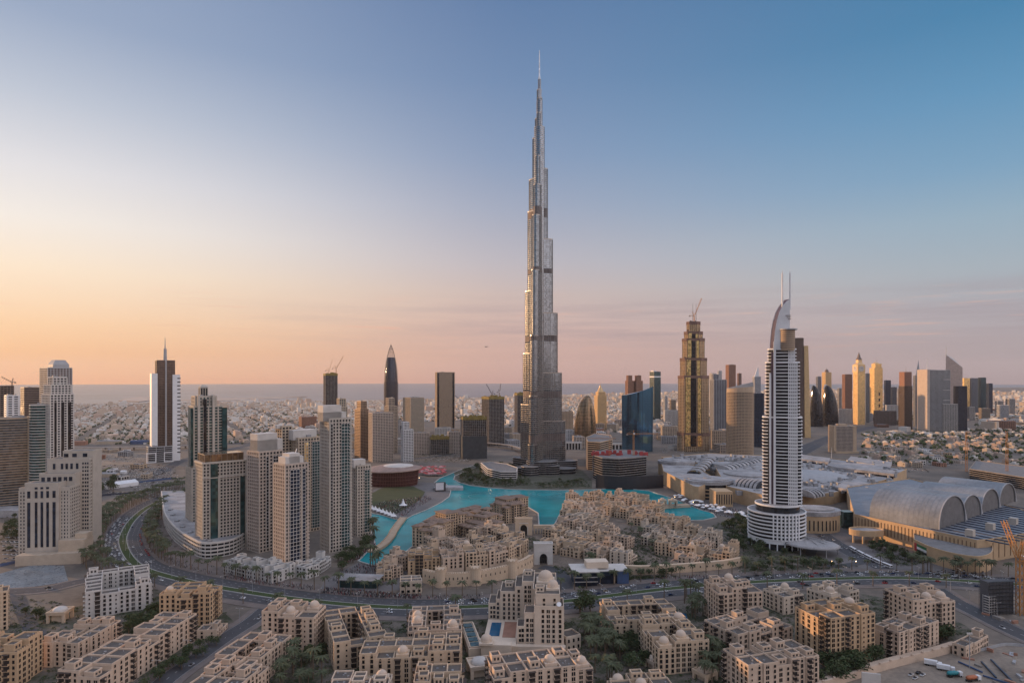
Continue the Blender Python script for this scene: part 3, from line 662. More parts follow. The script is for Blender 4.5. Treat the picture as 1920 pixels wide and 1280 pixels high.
t = tower('spire_tower', 'slim dark glass tower between white side slabs, crowned by a mast, alone before the sea', 287, 325, 676, 865, 'brown', 'brown', .7, 8, 3.8, 3, .3, .5, .15, plant=False)
s = t['pd']/F_PX; h = lambda y: ZatD(y, t['pd'])
for x0, x1, yy, nm in ((282, 292, 700, 'side_slab'), (317, 330, 702, 'side_slab')):
    mb = MB(); mb.box((x0-306)*s, -t['d']*.55, 0, (x1-306)*s, t['d']*.45, h(yy)); o = mb.build(nm, W_['white'], t)
    if x0 > 300: mb = MB(); [mb.box((325-306)*s, -t['d']*.56, h(y_)-2.5, (330.6-306)*s, -t['d']*.2, h(y_)) for y_ in range(708, 850, 7)]; mb.build('balcony', G_['dark'], o)
mb = MB(); mb.box(-1.2*s, -t['d']*.56, 10, 1.2*s, -t['d']*.4, h(676)+2); mb.build('center_fin', W_['grey'], t)
mb = MB(); mb.cyl(0, 0, h(677), h(653), 3.3*s, 2.8*s, 10); mb.cyl(0, 0, h(653), h(632), 1.2*s, .35*s, 8); mb.build('mast', W_['grey'], t); fin(t)
t = tower('office_block', 'low white framed block with two dark panels at the foot of the mast tower', 271, 320, 838, 867, 'grey', 'dark', .5, 8, 4, 14, 1, 1.2, .3, cat='office block')
s = t['pd']/F_PX; mb = MB()
for cx in (-15, 14): 
    for a, b, z0, z1 in ((cx-8,cx-6.6,0,22),(cx+6.6,cx+8,0,22),(cx-6.6,cx+6.6,20,22),(cx-6.6,cx+6.6,0,2)): mb.box(a*s, -t['d']*.5-1.2, z0, b*s, -t['d']*.5-.3, z1)
mb.build('white_frame', W_['white'], t); fin(t)

t = tower('apartment_tower', 'cream tower with green glass flanks and a lantern on its stepped roof', 341, 416, 878, 1000, 'cream', 'green', .75, 14, 3.5, 4.2, 2.0, 1.5, .5, tiers=[(346, 412, 763), (352, 400, 744)], styles={1: dict(bay=5.2, pw=1.4, sh=1.0)})
s = t['pd']/F_PX; h = lambda y: ZatD(y, t['pd'])
mb = MB(); lp = rect(15*s, 15*s, (374-378)*s, 0); mb.prism(rect(12*s, 12*s, (374-378)*s, 0), h(746), h(726), 1); facade(mb, rect(13*s, 13*s, (374-378)*s, 0), h(744), h(727), 30, 2.4, .7, 1.2, .3)
mb.loft([[(x,y,h(726)) for x,y in lp], [((374-378)*s+.3*(x-(374-378)*s), .3*y, h(721)) for x,y in lp]], 0, True, False); mb.build('lantern', [W_['cream'], G_['dark']], t)
mb = MB()
for x0_, x1_ in ((346.5, 350.5), (402, 411)): mb.box((x0_-378)*s, -t['d']*.53, h(872), (x1_-378)*s, -t['d']*.2, h(765))
mb.build('glass_flank', G_['green'], t); mb = MB()
for x in (361, 387): mb.box((x-378-2.2)*s, -t['d']*.52, h(878), (x-378+2.2)*s, -t['d']*.3, h(744)+2)
mb.build('pilaster', W_['cream'], t)
mb = MB(); mb.box((372-378-2.4)*s, -t['d']*.515, h(870), (372-378+2.4)*s, -t['d']*.3, h(748)); mb.build('window_strip', G_['black'], t); fin(t)

t = tower('apartment_tower', 'beige tower with a dark glass attic and gridded windows, over a curved shop podium', 358, 455, 868, 1036, 'cream', 'dark', .62, 16, 3.45, 3.4, 1.35, 1.25, .5, plant=True)
w0, d0, h0, pd = t['w'], t['d'], t['h'], t['pd']
mb = MB(); mb.prism(rect(w0*.9, d0*.9), h0, h0+9, 0); facade(mb, rect(w0*.9, d0*.9), h0, h0+9, 9, 6, .4, .8, .2, mi=1); mb.build('attic', [G_['amber'], W_['brown'], ], t)
mb = MB(); mb.box(-w0*.5-1, -d0*.5-1.6, h0-16, w0*.5+1.2, -d0*.5+2, h0-15); mb.box(-w0*.5-1.2, -d0*.5-1.8, h0-.6, w0*.5+1.3, d0*.5+1.5, h0+.9); mb.box(-w0*.16, -d0*.5-1.4, 0, -w0*.13, -d0*.5, h0-16); mb.build('cornice', W_['cream'], t)
mb = MB(); mb.box(-w0*.33, -d0*.5-1.1, 6, -w0*.165, -d0*.5+1, h0-1); mb.box(w0*.36, -d0*.5-1.1, 6, w0*.47, -d0*.5+1, h0-17); mb.build('glass_strip', G_['green'], t)
fin(t)
# its curved podium
pl = spline(PP([(303,940),(306,968),(312,990),(330,1015),(360,1036),(385,1046),(430,1040),(452,1030)]), 4)
root = thing('shop_podium', 'curved three storey cream shopping podium with glazed bands, at the bend of the boulevard', 'shops', (pl[0][0], pl[0][1], 0)); ox, oy = pl[0]
ll = [(x-ox, y-oy) for x, y in pl]; poly = ccw(ll+[(x, y) for x, y in [(ll[-1][0]-4, ll[-1][1]+40), (ll[0][0]+30, ll[0][1]+2)]])
gm, fm, rm_ = MB(), MB(), MB(); gm.prism(poly, 0, 15, 0); rings(fm, poly, 0, 15, 3.75, 1.5, .9); facade(fm, poly, 0, 15, 20, 4.5, .5, 0, .6); rooftop(rm_, poly, 15, plant=False)
p2 = grow(poly, -7); 
for k in range(8): x, y = p2[6+k*2]; rm_.cbox(x, y, 15, 4, 5, 16.6+k*.02, 2)
gm.build('glazing', G_['dark'], root); fm.build('floor_bands', W_['pale'], root); rm_.build('roof', [W_['pale'], W_['roofl'], W_['machine']], root)

def apt(label, px0, px1, ytop, yb, wall, gl, asp, yaw, box, strip=None, **kw):
    """apartment tower with punched windows, a lift house on the roof and a vertical glass strip"""
    t = tower('apartment_tower', label, px0, px1, ytop, yb, wall, gl, asp, yaw, **kw); w0, d0, h0, pd = t['w'], t['d'], t['h'], t['pd']; s = pd/F_PX
    mb = MB(); zz = h0
    for a, b, yt in box: 
        z1 = ZatD(yt, pd); mb.box((a-(px0+px1)/2)*s, -d0*.3, zz-2, (b-(px0+px1)/2)*s, d0*.32, z1); zz -= .02
    mb.build('lift_house', W_['pale'], t)
    for f0, f1, g2, fc in strip or []:
        mb = MB(); fm = MB()
        if fc == 'front': 
            mb.box(w0*f0, -d0*.5-.9, 4, w0*f1, -d0*.5+1, h0-5); facade(fm, [(w0*f0, -d0*.5-.9), (w0*f1, -d0*.5-.9)], 4, h0-5, 3.5, 3.1, .3, .45, .25, edges=[0])
        else: 
            mb.box(w0*.5-1, d0*f0, 4, w0*.5+.9, d0*f1, h0-5); facade(fm, [(w0*.5+.9, d0*f0), (w0*.5+.9, d0*f1)], 4, h0-5, 3.5, 3.1, .3, .45, .9, edges=[0])
        b = mb.build('glass_bay', G_[g2], t); fm.build('mullions', W_['pale'], b)
    # stacked balconies near the right corner
    for xx in ((.40, .5),):
        mb = MB(); n = int((h0-8)/3.5)
        for j in range(n): mb.box(w0*xx[0], -d0*.5-1.6, 5+j*3.5, w0*xx[1]+1.2, -d0*.5+1, 6.1+j*3.5)
        o = mb.build('balcony', W_[wall], t, kind='stuff')
    fin(t); return t
apt('grey topped peach tower standing behind the gap between two front towers', 515, 545, 800, 1000, 'sandst', 'dark', 1, 30, [(512, 548, 797)], bay=3.9, pw=1.4, sh=1.3, proud=.6)
apt('peach tower with pinkish left wall and a dark glass corner, beside the beige grid tower', 458, 525, 848, 1036, 'peach', 'dark', .8, 32, [(468, 522, 826), (468, 510, 814)], [(.08, .40, 'black', 'front'), (-.22, -.12, 'black', 'front')], bay=3.8, pw=1.45, sh=1.3, proud=.6)
apt('warm beige tower with an amber glass bay and green strip, behind the white gridded tower', 534, 600, 822, 1000, 'sandst', 'dark', .8, 30, [(536, 585, 807)], [(-.28, -.1, 'gold', 'front'), (.06, .38, 'green', 'front')], bay=3.8, pw=1.45, sh=1.3, proud=.6)
apt('tallest tower of the cream cluster by the lake, with a white roof box', 597, 655, 786, 1036, 'cream', 'dark', .85, 26, [(595, 642, 773), (595, 632, 760)], [(.04, .46, 'green', 'front'), (-.46, -.36, 'black', 'front')], bay=3.7, pw=1.45, sh=1.3, proud=.6)
apt('shorter cream and green glass tower by the west lobe of the lake', 655, 693, 874, 1006, 'cream', 'dark', .9, 30, [(655, 680, 862)], [(.02, .40, 'green', 'front')], bay=3.7, pw=1.45, sh=1.3, proud=.6)
t = apt('foremost cream tower with a white framed curved glass corner and a mast on its roof', 508, 573, 872, 1068, 'peach', 'dark', .85, 30, [(522, 560, 858), (530, 552, 852)], [(-.30, .12, 'navy', 'front'), (.24, .38, 'navy', 'front')], bay=3.7, pw=1.45, sh=1.3, proud=.6)
d_ = D_(1068); mb = MB(); mb.bar((3, 0, ZatD(862, d_)), (7, 1, ZatD(845, d_)), .35); mb.build('roof_mast', W_['white'], t)

# ------------------------------------------------------------ mid distance, left of the skyscraper
def building_site(label, px0, px1, ytop, yb, asp=.9, yaw=12, cap='yellow', **kw):
    t = tower('unfinished_tower', label, px0, px1, ytop, yb, 'concrete', 'black', asp, yaw, 3.8, 4.5, .7, .7, .9, cat='building site', plant=False, **kw)
    mb = MB(); h0, w0, d0 = t['h'], t['w'], t['d']; rg = random.Random(px0)
    for k in range(14): mb.cbox(rg.uniform(-.45,.45)*w0, rg.uniform(-.45,.45)*d0, h0, rg.uniform(1.5, w0*.2), rg.uniform(1.5, 5), h0+rg.uniform(2, 6))
    mb.ring(grow(rect(w0, d0), 1.2), grow(rect(w0, d0), .9), h0-5, h0+2); mb.build('formwork', W_[cap], t)
    return t
t = building_site('slender unfinished tower with two luffing cranes on top, before the sea', 605, 631, 701, 815); d_ = t['pd']; fin(t)
crane('leaning crane on the slender unfinished tower, the more upright one', XatD(614, d_), d_+15, ZatD(702, d_), ZatD(694, d_), 38, R(15), 1.25, 'orange', 2.4)
crane('leaning crane on the slender unfinished tower, the one tilted to the right', XatD(628, d_), d_+15, ZatD(702, d_), ZatD(690, d_), 46, R(5), 1.05, 'orange', 2.4)
t = tower('bullet_tower', 'dark bullet shaped tower ending in a pointed open lattice', 719, 745, 715, 815, 'brown', 'navy', 1, 0, 3.8, None, 0, .7, .4, shape=oval, plant=False)
w0, d0, h0, pd = t['w'], t['d'], t['h'], t['pd']; mb, gm = MB(), MB(); zt = ZatD(646, pd); H2 = zt-h0
prof = lambda q: max(.04, cos(q*pi/2)**.75)
gm.loft([[(w0*.45*prof(q)*cos(2*pi*i/20), w0*.45*prof(q)*sin(2*pi*i/20), h0+H2*q) for i in range(20)] for q in (0,.15,.3,.42,.56,.66)], 0); gm.build('upper_glazing', G_['navy'], t)
for i in range(12):
    for q in range(12):
        p = lambda qq, ii: (w0*.5*prof(qq)*cos(2*pi*ii/12), w0*.5*prof(qq)*sin(2*pi*ii/12), h0+H2*qq)
        a, b = q/12, (q+1)/12; mb.bar(p(a, i), p(b, i+.5), .55); mb.bar(p(a, i), p(b, i-.5), .55)
mb.cyl(0, 0, zt-4, zt+7, .8, .2); mb.build('lattice_crown', W_['brown'], t)
mb = MB()
for i in range(14):
    for z in range(8, int(h0)-8, 9): mb.bar((w0*.53*cos(2*pi*i/14), w0*.53*sin(2*pi*i/14), z), (w0*.53*cos(2*pi*(i+1)/14), w0*.53*sin(2*pi*(i+1)/14), z+9), .45)
mb.build('lattice', W_['brown'], t); fin(t)
t = tower('apartment_tower', 'pale stepped tower just behind the tallest cream tower', 627, 650, 763, 880, 'sandst', 'green', 1, 20, 3.6, 4, 1.4, 1.4, tiers=[(630, 647, 748)]); fin(t)
t = tower('apartment_tower', 'slim tower with a glowing orange left edge and a small rooftop crest', 664, 689, 768, 862, 'bronze', 'dark', 1, 35, 3.5, 4, .9, 1.5, .8, tiers=[(668, 686, 753)]); fin(t)
t = tower('apartment_tower', 'tan gridded slab tower behind the round opera hall', 689, 736, 775, 866, 'peach', 'dark', .6, 18, 3.5, 3.8, 1.3, 1.3); fin(t)
t = tower('apartment_tower', 'pale tower with a sunlit cap before the dark bullet tower', 720, 744, 762, 850, 'sandst', 'dark', 1, 25, 3.6, 3.8, 1.1, 1.2, tiers=[(722, 738, 747)]); fin(t)
t = tower('apartment_tower', 'white gridded stepped tower right of the tan slab', 751, 774, 806, 866, 'white', 'dark', .8, 20, 3.5, 3.8, 1.0, 1.0, tiers=[(752, 766, 792)]); fin(t)
t = tower('office_tower', 'squat tower half tan stone and half teal glass', 754, 794, 746, 823, 'sandst', 'green', .8, 35, 3.7, 3.4, 1.2, 1.0); fin(t)
t = tower('office_tower', 'plain tall rectangular slab with fine grid and dark edges', 815, 852, 698, 812, 'tan', 'dark', .6, 10, 3.5, 3.2, 1.3, 1.0, .35)
mb = MB()
for sx in (-1, 1): mb.cbox(sx*t['w']*.43, -t['d']*.5-.2, 0, t['w']*.1, 1.6, t['h']-3)
mb.build('dark_edge', G_['black'], t); fin(t)
t = building_site('low unfinished block wrapped in nets, in front of the plain slab tower', 803, 841, 820, 852, .6); fin(t)
t = tower('apartment_block', 'low pink apartment block behind the opera hall', 772, 805, 812, 852, 'peach', 'dark', .5, 8, 3.5, 4, 1.6, 1.5, cat='apartments'); fin(t)
t = tower('apartment_block', 'low pink apartment block left of the netted grey building site', 839, 863, 810, 850, 'peach', 'dark', .5, 8, 3.5, 4, 1.6, 1.5, cat='apartments'); fin(t)
t = building_site('broad unfinished block with a dark netted lower half, left of the skyscraper', 863, 911, 783, 860, .8, 8)
mb = MB(); mb.ring(grow(rect(t['w'], t['d']), 1.8), grow(rect(t['w'], t['d']), 1.3), 0, t['h']*.55); mb.build('netting', mat('dark_net', (.06,.065,.07), .9), t); fin(t)
t = building_site('taller unfinished tower with yellow formwork, between the netted block and the skyscraper', 903, 945, 745, 836, .9, 28); d_ = t['pd']; fin(t)
crane('luffing crane left of the yellow topped unfinished tower', XatD(922, d_), d_+20, ZatD(745, d_), ZatD(738, d_), 32, R(160), 1.0, 'dark', 2)
crane('upright crane on the yellow topped unfinished tower', XatD(936, d_), d_+24, ZatD(745, d_), ZatD(735, d_), 24, R(20), 1.4, 'dark', 2)
t = building_site('unfinished tower peeping out from behind the left side of the skyscraper', 965, 990, 738, 822, 1, 15); fin(t)
for px_, yb_, yt_, lab in ((868, 800, 740, 'thin dark crane far left of the netted block'), (896, 802, 742, 'thin crane behind the netted block'), (842, 805, 765, 'low crane beside the plain slab tower')):
    d_ = D_(yb_); crane(lab, XatD(px_, d_), d_, 0, ZatD(yt_+14, d_), 45, R(px_), .6, 'dark', 2.2)
t = tower('apartment_block', 'small dark apartment block far left of the leaning cranes', 558, 592, 782, 802, 'terra', 'dark', .7, 15, 3.6, 4.5, 1.6, 1.4, cat='apartments'); fin(t)

# ------------------------------------------------------------ right of the skyscraper
def arch_tower(label, px0, px1, ytop, yb, gl, lean=0.25, yaw=0, wave=False, nm='glass_tower'):
    """leaf shaped glass tower: vertical on one side, curving in to a ridge"""
    d = D_(yb); s = d/F_PX; mx = (px0+px1)/2; root = thing(nm, label, 'office tower', (XatD(mx, d), d, 0), R(yaw)-atan2(XatD(mx, d), d)); H = ZatD(ytop, d); w_ = (px1-px0)*s*.94; dep = w_*.7
    gm, fm = MB(), MB(); rs = []; n = 24
    def sec(q):
        k = sqrt(max(0.0, 1-q**2.4)); xl = -w_/2+(w_*.5+lean*w_)*(1-k); xr = w_/2-(w_*.5-lean*w_)*(1-k)
        dd = dep/2*max(.12, k**.6); c = (xl+xr)/2; hw = max(.4, (xr-xl)/2)
        return [(c+hw*cos(2*pi*i/n), dep/2+dd*(abs(sin(2*pi*i/n))**.8)*(1 if sin(2*pi*i/n) > 0 else -1), H*q) for i in range(n)]
    qs = [j/26 for j in range(27)]; qs[-1] = .995
    gm.loft([sec(q) for q in qs], 0, True, False); gm.build('glazing', G_[gl], root)
    m = int(H/3.9)
    for j in range(m):
        a = sec(j/m); po = [(x, y) for x, y, z in a]; fm.ring(grow(po, .22), grow(po, -.2), j*H/m, j*H/m+.6)
    fm.build('floor_bands', W_['dark'] if gl != 'amber' else W_['bronze'], root)
    return root
arch_tower('bronze glass tower with a leaf shaped profile, right of the skyscraper base', 1074, 1120, 741, 836, 'amber', .12)
def sail_block():
    d = D_(846); s = d/F_PX; root = thing('glass_tower', 'bright blue glass tower with a sloping curved roof line and pleated top', 'office tower', (XatD(1195, d), d, 0), -.22); pz = lambda y: ZatD(y, d)
    n = 16; w_ = 58*s; fr = []
    for i in range(n+1):
        q = i/n; fr.append((-w_/2+w_*q, -9*sin(pi*q)+6*q, pz(741-17*q**1.7)))
    back = [(x, y+22-6*abs(x)/w_, z) for x, y, z in fr]
    gm = MB(); m = len(fr)
    foot = lambda p, k=.96: (p[0]*k, p[1]*.9, 0)
    rr = [[foot(p) for p in fr]+[foot(p) for p in back[::-1]], fr+back[::-1]]
    k = 8; loft = []
    for j in range(k+1):
        q = j/k; loft.append([tuple(rr[0][i][a]+(rr[1][i][a]-rr[0][i][a])*q for a in range(3)) for i in range(2*m)])
    gm.loft(loft, 0, True, False); gm.build('glazing', G_['blue'], root)
    fm = MB()
    for i in range(0, m):
        for f in (0, .5):
            if i == m-1 and f: continue
            j = min(i+1, m-1); p = tuple(fr[i][a]*(1-f)+fr[j][a]*f for a in range(3)); q = foot(p); fm.bar((q[0], q[1]-.15, 0), (p[0], p[1]-.15, p[2]+1), .28)
    for z in range(6, 130, 4):
        pts = []
        for i in range(m):
            if fr[i][2] > z:
                q = z/fr[i][2]; f0 = foot(fr[i]); pts.append((f0[0]+(fr[i][0]-f0[0])*q, f0[1]+(fr[i][1]-f0[1])*q-.1))
        for a, b in zip(pts, pts[1:]): fm.bar((*a, z), (*b, z), .16)
    fm.build('mullions', W_['navy'], root)
sail_block()
t = tower('stone_tower', 'golden stone tower with a pyramid crown, behind the leaf shaped bronze tower', 1115, 1138, 742, 806, 'gold', 'brown', 1, 20, 3.8, 4, 1.6, 1.5, .4, tiers=[(1118, 1136, 735)], plant=False)
mb = MB(); h0, pd, w0 = t['h'], t['pd'], t['w']
for j in range(4): k = 1-j*.24; mb.cyl(0, 0, h0+j*5.6, h0+(j+1)*5.6, w0*.42*k, w0*.33*k, 4)
mb.cyl(0, 0, h0+20, h0+34, 1.6, .2, 6); mb.build('crown', W_['gold'], t); fin(t)
for a, b, lab in ((1173, 1189, 'left one of the twin terracotta towers with notched tops, behind the blue glass tower'), (1189, 1206, 'right one of the twin terracotta towers with notched tops, behind the blue glass tower')):
    t = tower('stone_tower', lab, a, b, 714, 788, 'terra', 'brown', 1, 25, 3.8, 3.5, 1.4, 1.3, tiers=[(a+2, b-3, 704)], group='twin terracotta towers'); fin(t)
t = tower('office_tower', 'slim teal tower with a white band, right of the blue glass tower', 1219, 1240, 697, 796, 'navy', 'green', 1, 35, 3.8, 4, .4, .5, .2)
mb = MB(); mb.ring(grow(rect(t['w'], t['d']), .4), grow(rect(t['w'], t['d']), -.2), t['h']-22, t['h']-17); mb.cbox(-t['w']*.2, 0, t['h']-1, t['w']*.5, t['d']*.6, t['h']+5); mb.build('white_band', W_['white'], t); fin(t)

def stepped_site():
    d = D_(846); s = d/F_PX; root = thing('unfinished_tower', 'large stepped golden tower under construction, right of the blue glass tower', 'building site', (XatD(1300, d), d, 0), R(-16)); pz = lambda y: ZatD(y, d)
    gm, fm, sm = MB(), MB(), MB(); zp = 0
    for w_, yt in ((58,812),(55,705),(48,672),(40,635),(33,622),(24,603)):
        ww = w_*s*.99; poly = [(-ww/2, -ww*.28),(-ww*.3, -ww*.44),(ww*.3, -ww*.44),(ww/2, -ww*.28),(ww/2, ww*.4),(-ww/2, ww*.4)]; poly = [(x, y+25) for x, y in poly]
        z1 = pz(yt); gm.prism(poly, zp, z1, 0); facade(fm, poly, zp, z1, 3.8, 4.6, 1.2, .9, .9)
        if yt > 610:
            bm = MB(); bm.prism(rect(ww*.16, 5, -ww*.17, 25-ww*.44), max(zp, 14), z1-3, 0); bm.prism(rect(ww*.10, 4, ww*.2, 25-ww*.44), max(zp, 14), z1-5, 0); bm.prism(rect(ww*.2, 4, 0, 25-ww*.44+.4), max(zp, 14), z1-5, 1); bm.build('gold_bay', [G_['gold'], G_['black']], root)
        sm.ring(grow(poly, 1.6), grow(poly, 1.2), z1-6, z1+1.5); zp = z1-.02
        for k in range(6): sm.cbox(random.uniform(-.4,.4)*ww, 25+random.uniform(-.4,.35)*ww, z1-.5, 3, 3, z1+random.uniform(2,7))
    gm.build('glazing', glass('warm_glass', (.34,.23,.12), .14, .85), root); fm.build('facade', W_['tan'], root); sm.build('scaffolding', mat('rusty_scaffold', (.22,.13,.10), .8), root)
    crane('orange crane perched on the stepped golden tower', XatD(1308, d), d+30, zp, zp+18, 50, R(10), 1.15, 'orange', 2.6)
    for px_ in (1299, 1305): spire(root, (px_-1300)*s, 24, zp-2, pz(568), .7, .4, 'concrete', 'core_mast')
stepped_site()
t = tower('office_tower', 'dark tower behind the stepped golden tower, with two pale slots', 1333, 1365, 712, 806, 'grey', 'navy', .9, 20, 3.9, 9, 1.2, 1.2, .3, tiers=[(1336, 1350, 702)]); fin(t)
t = tower('office_tower', 'far salmon coloured tower above the dark slotted tower', 1362, 1381, 684, 782, 'terra', 'dark', 1, 25, 3.8, 4, 1.6, 1.4); fin(t)
t = tower('office_tower', 'pale sunlit tower left of the far salmon tower', 1331, 1344, 700, 775, 'pale', 'dark', 1, 25, 3.8, 4, 1.4, 1.4); fin(t)
t = tower('office_tower', 'far tower with slanted white fin, between tan oval hotel and white hotel', 1412, 1428, 706, 790, 'white', 'navy', 1, 20, 3.8, 4, .6, .8, .2)
mb = MB(); w0, h0 = t['w'], t['h']; mb.loft([[(x,y,h0) for x,y in rect(w0*.7, 6)], [(x,y,h0+38) for x,y in rect(w0*.2, 3, w0*.2)]], 0, True, False); mb.cyl(w0*.25, 0, h0+36, h0+60, .7, .2); mb.build('fin', W_['white'], t); fin(t)
t = tower('hotel', 'oval tan hotel with dense balcony rows and a slanted roof blade', 1365, 1416, 735, 858, 'tan', 'dark', .75, 0, 3.5, None, 0, 1.5, .7, shape=oval, plant=False, cat='hotel')
w0, d0, h0, pd = t['w'], t['d'], t['h'], t['pd']; fm = MB(); facade(fm, oval(w0, d0), 0, h0, 50, 3.4, .8, 0, .75); fm.build('pier', W_['tan'], t, kind='stuff')
mb = MB(); po = oval(w0*1.0, d0*1.0)
mb.loft([[(x,y,h0+.2) for x,y in po], [(x,y,h0+8+5*(x/w0+.5)) for x,y in po]], 0, True, False); mb.build('crown', W_['tan'], t)
mb = MB(); mb.add([(-w0*.5,-d0*.1,h0+8),(w0*.5,-d0*.1,h0+11),(w0*.5,-d0*.1,h0+24),(-w0*.5,d0*.1-2,h0+8.5),(w0*.5,d0*.1,h0+11),(w0*.5,d0*.1,h0+24)], [(0,1,2),(3,5,4),(0,2,5,3),(1,4,5,2),(0,3,4,1)]); mb.build('roof_blade', W_['grey'], t); fin(t)
t = tower('office_tower', 'dark glass block tucked behind the tan oval hotel', 1414, 1434, 738, 838, 'navy', 'navy', .8, 10, 3.8, 4, .3, .6, .2); fin(t)
t = tower('slab_tower', 'bronze slab tower with a tall smooth buttress, right behind the white hotel', 1489, 1509, 634, 820, 'brown', 'brown', 1.2, 10, 3.8, 3.4, 1.0, 1.1, .4)
mb = MB(); s = t['pd']/F_PX; h0 = ZatD(648, t['pd']); mb.loft([[(x,y,0) for x,y in rect(11*s, t['d']*1.0, 15*s)], [(x,y,h0) for x,y in rect(7*s, t['d']*.9, 12.5*s)]], 0, True, False); mb.build('buttress', W_['gold'], t); fin(t)
for a, b, lab, yb_ in ((1519, 1544, 'left one of the two dark leaf shaped glass towers', 800), (1542, 1572, 'right one of the two dark leaf shaped glass towers', 799)):
    t = arch_tower(lab, a, b, 722, yb_, 'black', -.28 if a == 1519 else -.25, 0); t['group'] = 'pair of dark leaf shaped towers'
    d_ = D_(yb_); mb = MB(); H = ZatD(722, d_); w_ = (b-a)*d_/F_PX*.94; mb.loft([[(x,y,H*.90) for x,y in rect(w_*.55, 4, -w_*.17, w_*.32)], [(x,y,H*1.02) for x,y in rect(w_*.12, 3, -w_*.3, w_*.32)]], 0, True, False); mb.build('white_peak', W_['white'], t)
t = tower('stone_tower', 'slim golden tower with a small dark dome, rising behind the dark leaf shaped towers', 1543, 1561, 698, 772, 'gold', 'brown', 1, 30, 3.8, 4, 1.8, 1.2, .3, plant=False)
h0, w0 = t['h'], t['w']; mb = MB(); mb.cyl(0, 0, h0, h0+9, w0*.3, w0*.3, 12); mb.dome(0, 0, h0+9, w0*.26, 10); mb.cyl(0, 0, h0+18, h0+30, 1, .2, 6); mb.build('dome', W_['brown'], t); fin(t)
t = tower('office_tower', 'reddish brown block tower left of the clock tower', 1581, 1600, 702, 777, 'terra', 'brown', .9, 25, 3.8, 3.6, 1.2, 1.3); fin(t)
t = tower('clock_tower', 'golden clock tower with a tapering pinnacle roof', 1602, 1624, 690, 796, 'gold', 'gold', 1, 34, 3.8, 3.6, 1.3, 1.1, .4, plant=False)
h0, w0, pd = t['h'], t['w'], t['pd']; mb = MB(); mb.prism(rect(w0*1.1, w0*1.1), h0-18, h0+14, 0); mb.loft([[(x,y,h0+14) for x,y in rect(w0*.95, w0*.95)], [(x,y,h0+22) for x,y in rect(w0*.55, w0*.55)], [(x,y,h0+34) for x,y in rect(w0*.5, w0*.5)]], 0, True, False)
mb.build('belfry', W_['gold'], t)
mb = MB(); mb.loft([[(x,y,h0+34) for x,y in rect(w0*.6, w0*.6)], [(x,y,h0+44) for x,y in rect(w0*.3, w0*.3)], [(x,y,h0+66) for x,y in rect(.5, .5)]], 0, True, False); mb.build('pinnacle', W_['brown'], t)
for a in (0, -pi/2):
    mb = MB(); mb.v = []; q = w0*.55+.5; x, y = rot(0, -q, a)
    ring_ = [(r*cos(2*pi*i/20), r*sin(2*pi*i/20)) for r in (w0*.36,) for i in range(20)]
    vs = [rot(px_, -q, a)+(h0-2+pz_,) for px_, pz_ in ring_]; vs2 = [rot(px_, -q+.5, a)+(h0-2+pz_,) for px_, pz_ in ring_]
    mb.loft([vs2, vs], 0, True, False); o = mb.build('clock_face', W_['pale'], t)
    mb = MB()
    for ang_, l in ((R(60), w0*.2), (R(-20), w0*.28)): mb.bar(rot(0, -q-.3, a)+(h0-2,), rot(l*sin(ang_), -q-.3, a)+(h0-2+l*cos(ang_),), .45)
    mb.build('hand', W_['dark'], o)
fin(t)
t = tower('office_tower', 'grey glass shaft right beside the clock tower', 1622, 1632, 700, 792, 'grey', 'grey', 1, 20, 3.8, 4, .5, .6, .2); fin(t)
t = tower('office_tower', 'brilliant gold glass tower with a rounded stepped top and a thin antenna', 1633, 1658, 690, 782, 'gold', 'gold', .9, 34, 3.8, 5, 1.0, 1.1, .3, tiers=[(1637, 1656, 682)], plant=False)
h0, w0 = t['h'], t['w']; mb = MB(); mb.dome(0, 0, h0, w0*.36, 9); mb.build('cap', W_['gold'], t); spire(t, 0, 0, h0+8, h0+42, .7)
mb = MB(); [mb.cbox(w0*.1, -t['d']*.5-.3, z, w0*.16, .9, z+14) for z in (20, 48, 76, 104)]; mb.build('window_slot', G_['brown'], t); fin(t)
far = [(1659,1672,713,776,'navy','navy','dark slim tower right of the brilliant gold tower'),(1671,1683,726,778,'navy','grey','lower dark tower two places right of the brilliant gold tower'),(1684,1693,729,780,'grey','grey','small grey tower right of the dark slim pair'),
  (1688,1714,724,806,'brown','brown','brown office tower with a flat red upper block'),(1714,1728,704,800,'grey','grey','grey striped tower behind the brown office tower'),
  (1791,1817,724,808,'navy','black','black slab tower right of the pale broad tower'),(1803,1821,709,776,'gold','gold','gold fronted tower behind the black slab tower'),
  (1819,1836,709,776,'grey','navy','grey glass middle tower of the far right trio'),(1836,1851,708,776,'navy','green','teal glass tower of the far right trio'),(1851,1863,719,778,'navy','navy','last dark tower on the right skyline'),
  (1763,1801,758,812,'pale','grey','low striped grey block at the foot of the pale broad tower'),(1868,1884,752,784,'pale','dark','small white block far right before the horizon'),(1888,1906,748,779,'pale','dark','paler small block nearest the right edge on the skyline'),
  (1838,1860,766,788,'sandst','dark','squat beige apartment block below the far right trio'),(1872,1895,760,786,'white','dark','square white slab block below the right skyline'),(1814,1830,763,788,'pale','dark','little pale block right of the black slab tower'),
  (1346,1354,695,770,'white','grey','thin white tower peeping out left of the far salmon tower'),(1383,1391,700,772,'terra','dark','thin reddish tower right of the far salmon tower'),(1244,1252,742,792,'white','dark','thin white mid-rise right of the slim teal tower'),(1256,1268,750,795,'sandst','dark','sand mid-rise left of the stepped golden tower'),(1531,1541,706,770,'grey','navy','grey far tower between the two dark leaf towers'),(1571,1579,728,775,'pale','dark','slim pale mid-rise left of the reddish brown tower')]
